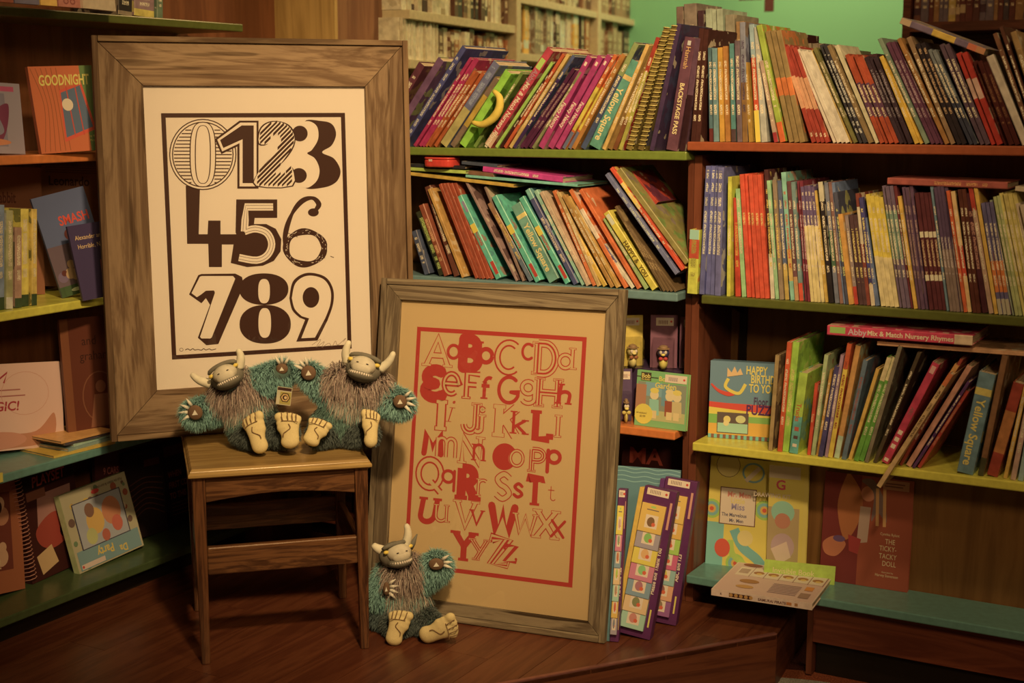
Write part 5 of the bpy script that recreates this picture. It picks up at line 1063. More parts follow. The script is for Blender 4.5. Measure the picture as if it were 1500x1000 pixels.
def art_party(p, w, h, k):
    p.rect(0, 0, w, h, k(130, 108, 72)); 
    for i in range(46): p.disc(w * random.uniform(.04, .96), h * random.choice([random.uniform(.05, .95)]), w * random.uniform(.02, .05), k(*random.choice([(120, 50, 30), (150, 110, 35), (75, 85, 50), (150, 115, 80), (85, 55, 40)])))
    p.rect(w * .03, h * .02, w * .97, h * .26, k(82, 98, 92)); p.rect(w * .12, h * .25, w * .86, h * .84, k(50, 40, 45)); p.rect(w * .135, h * .262, w * .845, h * .828, k(120, 108, 98))
    for x, y, r_, c in ((.4, .55, .13, (160, 110, 40)), (.66, .6, .14, (150, 80, 45)), (.35, .7, .07, (100, 60, 40)), (.7, .42, .08, (150, 60, 40)), (.3, .38, .08, (135, 120, 60)), (.5, .33, .06, (140, 60, 40))): p.disc(w * x, h * y, w * r_, k(*c), h * r_ * 1.3)
    T_(p, 'Party', w * .56, h * .20, h * .15, k(175, 120, 35), ang=pi, sx=.9); T_(p, 'Da', w * .76, h * .13, h * .13, k(175, 120, 35), ang=pi, sx=.9); T_(p, 'Push the button & start the party', w * .93, h * .95, h * .052, k(70, 40, 30), b=0, ang=pi, sx=.78); p.disc(w * .5, h * .9, w * .06, k(150, 30, 25), h * .03); p.rect(w * .05, h * .03, w * .4, h * .09, k(155, 120, 95)); p.disc(w * .07, h * .06, w * .015, k(150, 30, 25))
lface('electronic_book', (117, 841), (212, 804), (86, 727), .077, radians(14), .02, (125, 120, 70), 'upside-down colourful party toy book with grey window, lowest left shelf', cat='toy', art=art_party, L=.42)
def art_dark(p, w, h, k): p.rect(0, 0, w, h, k(26, 12, 9)); [p.stroke(catmull([(w * .1, h * (.2 + .07 * i)), (w * .5, h * (.32 + .06 * i)), (w * .95, h * (.22 + .07 * i))], False), .0015, k(82, 36, 18)) for i in range(7)]; p.rect(w * .5, h * .8, w * .9, h * .88, k(75, 28, 18))
lface('picture_book', (190, 800), (246, 776), (180, 672), .077, radians(6), .012, (28, 12, 9), 'dark book with swirling brown lines, lowest left shelf', art=art_dark, L=.38)
def art_when(p, w, h, k):
    p.rect(0, 0, w, h, k(22, 10, 8)); p.rect(w * .02, h * .84, w * .9, h * .96, k(58, 18, 12))
    for i, s_ in enumerate(('WHEN', 'FIRST COME', 'TO THIS')): T_(p, s_, w * .08, h * (.58 - .13 * i), h * .105, k(112, 46, 24), sx=.8)
    for i in range(4): p.rect(w * .1, h * (.12 + .045 * i), w * .9, h * (.13 + .045 * i), k(85, 34, 18))
lface('picture_book', (249, 775), (303, 752), (237, 655), .077, radians(6), .012, (22, 10, 8), 'black book with stacked brown capitals beside the stool', art=art_when, L=.38)
# ================================================================== STOOL
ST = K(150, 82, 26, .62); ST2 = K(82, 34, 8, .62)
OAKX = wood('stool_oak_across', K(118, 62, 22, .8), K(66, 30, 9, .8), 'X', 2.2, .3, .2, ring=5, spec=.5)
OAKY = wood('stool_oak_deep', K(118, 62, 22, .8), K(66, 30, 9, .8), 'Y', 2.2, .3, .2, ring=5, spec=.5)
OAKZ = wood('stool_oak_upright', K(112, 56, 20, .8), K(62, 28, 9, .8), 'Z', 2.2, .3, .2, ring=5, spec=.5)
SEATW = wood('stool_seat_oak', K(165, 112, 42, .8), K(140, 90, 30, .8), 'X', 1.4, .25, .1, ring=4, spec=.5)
sang = radians(15); su = Vector((cos(sang), sin(sang), 0)); sv = Vector((-sin(sang), cos(sang), 0))
FLp = fl(292, 978); sa = hit(275, 692, FLp, sv); sb = hit(545, 676, FLp, sv); SW = (sb - sa).length; SZ = sa.z + .004; SD = .41
stool = empty('stool', basis(Vector((sa.x, sa.y, 0)), su, sv, Z), 'small oak stool standing before the big number print', 'stool')
def ring_top():
    lv = [(0.006, SZ - .022), (.0, SZ - .018), (.0, SZ - .012), (.004, SZ - .009), (.004, SZ - .006), (.009, SZ)]
    v = []; f = []
    for ins, z in lv: v += [(ins, ins, z), (SW - ins, ins, z), (SW - ins, SD - ins, z), (ins, SD - ins, z)]
    for i in range(len(lv) - 1):
        for k in range(4): f.append((4 * i + k, 4 * i + (k + 1) % 4, 4 * i + 4 + (k + 1) % 4, 4 * i + 4 + k))
    f += [(3, 2, 1, 0), tuple(4 * (len(lv) - 1) + k for k in range(4))]; return v, f
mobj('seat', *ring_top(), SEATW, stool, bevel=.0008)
def leg(x, y, tx, ty):
    w1, w2_ = .030, .019; z1 = SZ - .022
    v = []
    for z, w_, k in ((0, w2_, 1), (z1 * .75, .027, .25), (z1, w1, 0)):
        cx, cy = x + tx * k, y + ty * k
        v += [(cx, cy, z), (cx + (w_ if x < SW / 2 else w_), cy, z), (cx + w_, cy + w_, z), (cx, cy + w_, z)]
    f = [(3, 2, 1, 0), (8, 9, 10, 11)] + [(4 * i + k, 4 * i + (k + 1) % 4, 4 * i + 4 + (k + 1) % 4, 4 * i + 4 + k) for i in (0, 1) for k in range(4)]
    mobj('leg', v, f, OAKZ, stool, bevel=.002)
leg(.008, .012, .008, .004); leg(SW - .038, .012, .008, .004); leg(.008, SD - .045, .008, .006); leg(SW - .038, SD - .045, .008, .006)
def apron(name, L_, z0, z1, arch, M, mat, th=.018):
    n = 14; pts = [(0, z1), (0, z0)] + [(L_ * i / n, z0 + arch * (1 - abs(2 * i / n - 1) ** 1.7)) for i in range(1, n)] + [(L_, z0), (L_, z1)]
    prism(name, pts, 0, th, mat, stool, M @ Matrix(((1, 0, 0, 0), (0, 0, -1, th), (0, 1, 0, 0), (0, 0, 0, 1))), bevel=.0012)
za = SZ - .022
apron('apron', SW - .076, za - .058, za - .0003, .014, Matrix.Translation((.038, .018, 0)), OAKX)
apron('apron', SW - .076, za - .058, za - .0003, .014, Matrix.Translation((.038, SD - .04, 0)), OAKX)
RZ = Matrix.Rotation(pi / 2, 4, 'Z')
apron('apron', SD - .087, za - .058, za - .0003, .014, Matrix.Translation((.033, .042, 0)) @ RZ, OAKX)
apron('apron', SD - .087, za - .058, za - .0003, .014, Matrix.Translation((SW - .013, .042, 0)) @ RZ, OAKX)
zs0 = hit(400, 838, FLp, sv).z
for y in (.022,): box('stretcher', .037, y, zs0 - .002, SW - .033, y + .018, zs0 + .062, OAKX, stool, bevel=.003)
for x in (.018, SW - .03): box('stretcher', x, .04, zs0 - .01, x + .016, SD - .04, zs0 + .05, OAKY, stool, bevel=.003)
box('stretcher', .037, SD - .04, zs0 - .002, SW - .033, SD - .022, zs0 + .062, OAKX, stool, bevel=.003)
# ================================================================== FRAMED PRINTS
def wood_frame(name, root, W_, H_, ws, depth, mats, strip, strip_mat, strip_up=.008):
    "ws = left, right, bottom, top rail widths; local x right, z up, y into the wall; the front face lies at y = 0"
    l, r_, b_, t_ = ws
    quads = [[(0, 0), (l, b_), (l, H_ - t_), (0, H_)], [(W_, 0), (W_, H_), (W_ - r_, H_ - t_), (W_ - r_, b_)], [(0, 0), (W_, 0), (W_ - r_, b_), (l, b_)], [(0, H_), (l, H_ - t_), (W_ - r_, H_ - t_), (W_, H_)]]
    for i, q_ in enumerate(quads):
        ins = .0006; cx = sum(a for a, b in q_) / 4; cz = sum(b for a, b in q_) / 4
        q_ = [(a + (cx - a) * ins * 4, c + (cz - c) * ins * (1 if i < 2 else 4)) for a, c in q_]
        v = [(a, 0, c) for a, c in q_] + [(a, depth, c) for a, c in q_]
        # inner lip slopes back a little
        f = [(0, 1, 2, 3), (7, 6, 5, 4)] + [((k + 1) % 4, k, k + 4, (k + 1) % 4 + 4) for k in range(4)]
        me_o = mobj('frame_rail', v, f, mats[0] if i < 2 else mats[1], root, bevel=.0012)
    s = strip
    for i, (x0, z0, x1, z1) in enumerate([(-s, -s, 0, H_ + s), (W_, -s, W_ + s, H_ + s), (0, -s, W_, 0), (0, H_, W_, H_ + s)]):
        box('edge_strip', x0 + .0004, -strip_up, z0 + .0004, x1 - .0004, depth, z1 - .0004, strip_mat[0] if i < 2 else strip_mat[1], root, bevel=.0015)
def setup_frame(bl, br, tl, tr, z, ex, lean):
    a = fl(*bl, z) if z is not None else None; fw = Vector((-ex.y, ex.x, 0)); ez = fw * sin(lean) + Z * cos(lean); ey = ez.cross(ex)
    return a, ez, ey
RG = dict(rustic=1)
BARNZ = wood('barn_wood_upright', K(142, 100, 60, .78), K(98, 62, 34, .78), 'Z', 1.1, .75, .35, rustic=1, cracks=.5, spec=.2, ring=5)
BARNX = wood('barn_wood_across', K(142, 100, 60, .78), K(98, 62, 34, .78), 'X', 1.1, .75, .35, rustic=1, cracks=.5, spec=.2, ring=5)
STRZ = wood('barn_strip_upright', K(128, 86, 48, .8), K(95, 60, 32, .8), 'Z', .8, .7, .2, rustic=1, cracks=.4, spec=.2)
STRX = wood('barn_strip_across', K(135, 94, 54, .8), K(100, 64, 34, .8), 'X', .8, .7, .2, rustic=1, cracks=.4, spec=.2)
BARNZ2 = wood('weathered_wood_upright', K(145, 112, 72, .8), K(95, 68, 42, .8), 'Z', .8, .8, .5, rustic=1, cracks=.9, spec=.2, ring=7)
BARNX2 = wood('weathered_wood_across', K(145, 112, 72, .8), K(95, 68, 42, .8), 'X', .8, .8, .5, rustic=1, cracks=.9, spec=.2, ring=7)
# ---- big number print
fang = radians(21); fe = Vector((cos(fang), sin(fang), 0)); flean = radians(2.2)
fo, fz, fy = setup_frame((163, 647), None, None, None, SZ, fe, flean)
def loc(px, py, o, ey, ex, ez, dp=0):
    h = hit(px, py, o + ey * dp, ey) - o; return h.dot(ex), h.dot(ez)
Lf = lambda px, py, dp=.006: loc(px, py, fo, fy, fe, fz, dp)
Wb = Lf(609, 615, 0)[0]; Hb = (Lf(131, 53, 0)[1] + Lf(600, 58, 0)[1]) / 2; st = .014
big = empty('framed_print', basis(fo + fe * st + fz * st, fe, fy, fz), 'large barnwood framed black number print standing on the stool', 'picture')
def Bq(px, py): x, y = Lf(px, py, .012); return x - st, y - st
i0 = Bq(209, 126); i1 = Bq(545, 560); i2 = Bq(533, 127); i3 = Bq(229, 571)
il = (i0[0] + i3[0]) / 2; ir = (i1[0] + i2[0]) / 2; it = (i0[1] + i2[1]) / 2; ib = i3[1]
wood_frame('big', big, Wb - 2 * st, Hb - 2 * st, (il, Wb - 2 * st - ir, ib, Hb - 2 * st - it), .028, (BARNZ, BARNX), st, (STRZ, STRX))
def paper(col):
    m, nt, b = nm('mat_paper'); tc = N(nt, 'ShaderNodeTexCoord'); no = N(nt, 'ShaderNodeTexNoise', inp={2: 500.0, 3: 3.0}); nt.links.new(tc.outputs['Object'], no.inputs[0])
    r = ramp(nt, [(.3, [c * .97 for c in col]), (.7, [c * 1.01 for c in col])]); nt.links.new(no.outputs[0], r.inputs[0]); nt.links.new(r.outputs[0], b.inputs['Base Color'])
    b.inputs['Roughness'].default_value = .85; b.inputs['Specular IOR Level'].default_value = .1; return m
MATC = K(215, 180, 132, .75); INKB = K(52, 20, 10, .62); PAP = K(212, 177, 129, .75)
box('mat_board', il - .01, .012, ib - .01, ir + .01, .016, it + .01, paper(MATC), big)
box('backing_board', il - .01, .017, ib - .01, ir + .01, .022, it + .01, plain((.2, .14, .08), .9), big)
INKM = ink_material('screen_ink', .5)
MP = basis(Vector((0, .0118, 0)), Vector((1, 0, 0)), Vector((0, 0, 1)), Vector((0, -1, 0)))
z4 = lambda x, y: Bq(130 + x / 3.125, 40 + y / 3.125)
z5 = lambda x, y: Bq(130 + x / 3.03, 350 + y / 3.03)
UX = abs(z4(100, 0)[0] - z4(0, 0)[0]) / 100      # metres per zoom pixel
def pr(name, fn, rootm, step=.00004, h0=0):
    p = Print(step * .3); p.h = h0 * .3; fn(p); return p.build(name, rootm, MPcur, INKM)
MPcur = MP
def f_border(p):
    a, b, d, c = z4(330, 393), z4(1172, 393), z5(370, 535), z5(1168, 508)
    x0 = (a[0] + d[0]) / 2; x1 = (b[0] + c[0]) / 2; y1 = a[1]; y0 = d[1]; t = .0105
    for q_ in ([(x0, y0), (x1, y0), (x1, y0 + t), (x0, y0 + t)], [(x0, y1 - t), (x1, y1 - t), (x1, y1), (x0, y1)], [(x0, y0), (x0 + t, y0), (x0 + t, y1), (x0, y1)], [(x1 - t, y0), (x1, y0), (x1, y1), (x1 - t, y1)]): p.poly(q_, INKB)
pr('printed_border', f_border, big)
def f0(p):
    E_ = lambda rx, ry, n=40: [z4(x, y) for x, y in ell(522, 582, rx, ry, n)]
    p.poly(E_(154, 163), INKB); p.poly(E_(149, 158), PAP); p.poly(E_(141, 150), INKB); p.poly(E_(136, 145), PAP)
    for i in range(17):
        y = 452 + i * 16; dx_ = 133 * sqrt(max(0, 1 - ((y - 582) / 143) ** 2))
        if dx_ > 60: p.poly([z4(522 - dx_, y), z4(470, y), z4(470, y + 5), z4(522 - dx_, y + 5)], INKB); p.poly([z4(575, y), z4(522 + dx_, y), z4(522 + dx_, y + 5), z4(575, y + 5)], INKB)
    for rx, c in ((61, INKB), (56, PAP), (37, INKB), (32, PAP)): p.poly([z4(x, y) for x, y in ell(522, 582, rx, rx * .6 + 112, 36, 0, 2.8)], c)
pr('numeral_zero', f0, big, h0=.0001)
def zz_(pts, z=z4): return [z(*q_) for q_ in pts]
def f1(p):
    p.poly(zz_([(576, 512), (690, 427), (777, 427), (777, 738), (680, 738), (680, 545), (607, 580)]), INKB)
    p.poly(zz_([(588, 514), (694, 436), (768, 436), (768, 728), (690, 728), (690, 530), (611, 568)]), PAP)
    p.poly(zz_([(601, 516), (700, 449), (755, 449), (755, 713), (704, 713), (704, 512), (616, 552)]), INKB)
pr('numeral_one', f1, big, h0=.0012)
def f2(p):
    body = [(775, 535), (779, 470), (810, 437), (858, 428), (915, 445), (945, 490), (940, 545), (905, 600), (860, 645), (845, 672), (905, 672), (908, 645), (935, 645), (935, 728), (762, 728), (770, 670), (820, 610), (868, 560), (885, 520), (875, 490), (850, 482), (828, 492), (818, 535)]
    p.poly(zz_(catmull(body, True, 3)), INKB)
    ox, oy = 860, 580
    p2 = [(x + (-1 if x > 860 else 1) * 5, y + (4 if y < 500 else -4)) for x, y in body]; p.poly(zz_(catmull(p2, True, 3)), PAP)
    # diagonal hatch inside the body
    def inside(x, y):
        c = False; n = len(p2)
        for i in range(n):
            (x1, y1), (x2, y2) = p2[i], p2[i - 1]
            if (y1 > y) != (y2 > y) and x < (x2 - x1) * (y - y1) / (y2 - y1) + x1: c = not c
        return c
    for k in range(-30, 36):
        c0 = 1440 + k * 21; run = None
        for s_ in range(0, 110):
            x = 750 + s_ * 2; y = c0 - x * 1.0 + (random.random() - .5)
            if inside(x, y) and run is None: run = (x, y)
            if (not inside(x, y) or s_ == 109) and run:
                if x - run[0] > 5: w_ = random.uniform(10, 15); p.poly([z4(run[0], run[1] - w_ / 2), z4(x, y - w_ / 2), z4(x, y + w_ / 2), z4(run[0], run[1] + w_ / 2)], INKB)
                run = None
pr('numeral_two', f2, big, h0=.0024)
def f3(p):
    p.poly(zz_(catmull([(990, 429), (1060, 428), (1112, 442), (1132, 488), (1112, 540), (1068, 572), (1122, 600), (1152, 655), (1135, 705), (1080, 732), (990, 733), (1010, 650), (985, 575), (1010, 500)])), INKB)
    p.poly(zz_(catmull([(970, 437), (1010, 430), (1045, 455), (1050, 510), (1022, 560), (1000, 577), (1035, 600), (1056, 650), (1045, 700), (1005, 733), (970, 725), (985, 690), (965, 650), (905, 650), (900, 600), (930, 570), (975, 535), (995, 490), (985, 455)])), PAP)
    p.poly(zz_(ell(966, 486, 36, 36, 24)), INKB); p.poly(zz_(ell(962, 678, 36, 34, 24)), INKB)
pr('numeral_three', f3, big, h0=.0007)
pxz = lambda x, y: Bq(x, y)
def f4(p): p.poly([pxz(*q_) for q_ in [(272, 272), (293, 272), (291, 343), (304, 343), (305, 323), (323, 323), (323, 343), (350, 343), (350, 358), (325, 358), (325, 391), (306, 391), (305, 357), (274, 357)]], INKB)
pr('numeral_four', f4, big, h0=.0001)
def f5(p):
    p.poly([pxz(*q_) for q_ in [(346, 292), (406, 292), (406, 319), (373, 319), (372, 328), (390, 328), (404, 335), (412, 350), (411, 368), (401, 382), (385, 389), (362, 391), (338, 385), (342, 358), (350, 354), (345, 340)]], INKB)
    path = [pxz(*q_) for q_ in [(400, 303), (361, 303), (359, 322), (358, 339)]]; bowl = [pxz(*q_) for q_ in catmull([(358, 339), (374, 335), (391, 341), (398, 357), (392, 373), (376, 381), (350, 377)], False, 4)]
    for w_, c in ((.0175, PAP), (.0085, INKB), (.0065, PAP)): p.stroke(path, w_, c); p.stroke(bowl, w_, c)
pr('numeral_five', f5, big, h0=.0012)
def f6(p):
    a = [pxz(*q_) for q_ in catmull([(462, 308), (467, 299), (458, 290), (443, 294), (430, 309), (421, 330), (417, 352), (419, 368)], False, 5)]; p.stroke(a, [.008 + .005 * abs(sin(i * .3)) for i in range(len(a))], INKB)
    p.poly([pxz(*q_) for q_ in ell(459, 311, 8, 6, 16)], INKB)
    rg = [pxz(*q_) for q_ in ell(447, 363, 28, 24, 40)]; p.stroke(rg, [.014 + .003 * sin(i * .7) for i in range(40)], INKB, True)
    for i in range(60):
        t = random.uniform(0, 2 * pi); k = random.uniform(.9, 1.1); x, y = 447 + 28 * k * cos(t), 363 + 24 * k * sin(t); q_ = [pxz(x, y), pxz(x + 2.2 * sin(t) + random.uniform(-.7, .7), y - 2.2 * cos(t))]; p.stroke(q_, .001, PAP)
    for x0, y0, x1, y1 in ((421, 341, 436, 347), (425, 350, 440, 340), (440, 337, 460, 342), (470, 372, 476, 378), (484, 375, 489, 377)): p.stroke([pxz(x0, y0), pxz(x1, y1)], .0012, INKB)
pr('numeral_six', f6, big, h0=.0001)
def f7(p):
    p.poly(zz_([(445, 246), (486, 160), (500, 155), (650, 153), (680, 168), (688, 205), (575, 466), (522, 471), (484, 438), (538, 292), (520, 262), (500, 285)], z5), INKB)
    p.poly(zz_([(456, 240), (493, 167), (502, 164), (640, 164), (650, 176), (546, 436), (540, 441), (500, 441), (494, 434), (560, 238), (556, 228), (520, 229), (500, 245), (480, 258)], z5), PAP)
pr('numeral_seven', f7, big, h0=.0001)
def f8(p):
    p.poly(zz_(ell(777, 222, 109, 70, 40, 0, 2.2), z5), INKB); p.poly(zz_(ell(783, 378, 114, 86, 40, 0, 2.2), z5), INKB)
    p.poly(zz_(ell(778, 231, 26, 54, 30, 0, 2.6), z5), PAP); p.poly(zz_(ell(781, 372, 28, 66, 30, 0, 2.6), z5), PAP)
pr('numeral_eight', f8, big, h0=.0006)
def f9(p):
    p.poly(zz_(catmull([(890, 262), (905, 190), (950, 155), (1000, 151), (1055, 172), (1085, 225), (1084, 290), (1060, 360)], False, 5) + [(1015, 450), (921, 455), (960, 358)] + catmull([(935, 348), (903, 315), (890, 262)], False, 4), z5), INKB)
    p.poly(zz_(catmull([(901, 262), (915, 200), (952, 168), (998, 163), (1047, 182), (1073, 228), (1072, 288), (1050, 350)], False, 5) + [(1004, 437), (943, 440), (978, 352)] + catmull([(945, 342), (914, 310), (901, 262)], False, 4), z5), PAP)
    p.poly(zz_(ell(986, 259, 37, 46, 30), z5), INKB)
pr('numeral_nine', f9, big, h0=.0012)
def fsig(p):
    a = zz_(catmull([(990, 470), (1030, 445), (1010, 480), (1045, 455), (1035, 480), (1065, 462), (1080, 475), (1095, 452), (1105, 470), (1140, 440), (1130, 455)], False, 5), z5); p.stroke(a, .0011, K(130, 95, 70, .7))
pr('signature', fsig, big, h0=.0001)
def fcopy(p):
    p.stroke(zz_(ell(411, 491, 8, 7, 14), z5), .001, INKB, True); p.stroke(zz_(catmull([(428, 492), (440, 487), (450, 493), (462, 486), (470, 492), (485, 490), (500, 493), (510, 486), (520, 492), (535, 487), (545, 492), (565, 487)], False, 3), z5), .0018, INKB)
pr('copyright_line', fcopy, big, h0=.0001)
box('glass_pane', il - .005, .006, ib - .005, ir + .005, .008, it + .005, GLASS, big)
# ---- red alphabet print
cang = radians(21.4); ge = Vector((cos(cang), -sin(cang), 0)); glean = radians(9)
GBR = fl(886, 943); gfw = Vector((-ge.y, ge.x, 0)); gz = gfw * sin(glean) + Z * cos(glean); gy = gz.cross(ge)
def Gr(px, py, dp=.012): h = hit(px, py, GBR + gy * dp, gy) - GBR; return h.dot(ge), h.dot(gz)
q1, q2 = Gr(566, 407, 0), Gr(924, 425, 0); GW = (q2[0] - q1[0]); GH = (q1[1] + q2[1]) / 2; s2 = .016
GO = GBR - ge * GW
small = empty('framed_print', basis(GO + ge * s2 + gz * (s2 + .001), ge, gy, gz), 'weathered wood framed red alphabet print leaning on the floor', 'picture')
def Gq(px, py): x, y = Gr(px, py); return x + GW - s2, y - s2 - .001
j0, j1, j2 = Gq(589, 441), Gq(892, 453), Gq(862, 909); jl, jr, jt, jb = j0[0], (j1[0] + j2[0]) / 2, (j0[1] + j1[1]) / 2, j2[1]
GWi, GHi = GW - 2 * s2, GH - 2 * s2
wood_frame('small', small, GWi, GHi, (jl, GWi - jr, jb, GHi - jt), .026, (BARNZ2, BARNX2), s2, (BARNZ2, BARNX2), .004)
MAT2 = K(182, 132, 72, .7); RED = K(168, 30, 22, .7)
box('mat_board', jl - .01, .012, jb - .01, jr + .01, .016, jt + .01, paper(MAT2), small)
box('backing_board', jl - .01, .017, jb - .01, jr + .01, .022, jt + .01, plain((.2, .14, .08), .9), small)
gA = lambda x, y: Gq(560 + x / 3.57, 400 + y / 3.57)
gB = lambda x, y: Gq(560 + x / 3.449, 660 + y / 3.449)
def g_border(p):
    a, b, c, d = gA(190, 280), gA(1080, 335), gB(950, 690), gB(115, 360); x0 = (a[0] + d[0]) / 2; x1 = (b[0] + c[0]) / 2; y1 = (a[1] + b[1]) / 2; y0 = c[1]; t = .0105
    for q_ in ([(x0, y0), (x1, y0), (x1, y0 + t), (x0, y0 + t)], [(x0, y1 - t), (x1, y1 - t), (x1, y1), (x0, y1)], [(x0, y0), (x0 + t, y0), (x0 + t, y1), (x0, y1)], [(x1 - t, y0), (x1, y0), (x1, y1), (x1 - t, y1)]): p.poly(q_, RED)
pr('printed_border', g_border, small)
def arc(cx, cy, rx, ry, a0, a1, n=14): return [(cx + rx * cos(radians(a0 + (a1 - a0) * i / n)), cy + ry * sin(radians(a0 + (a1 - a0) * i / n))) for i in range(n + 1)]
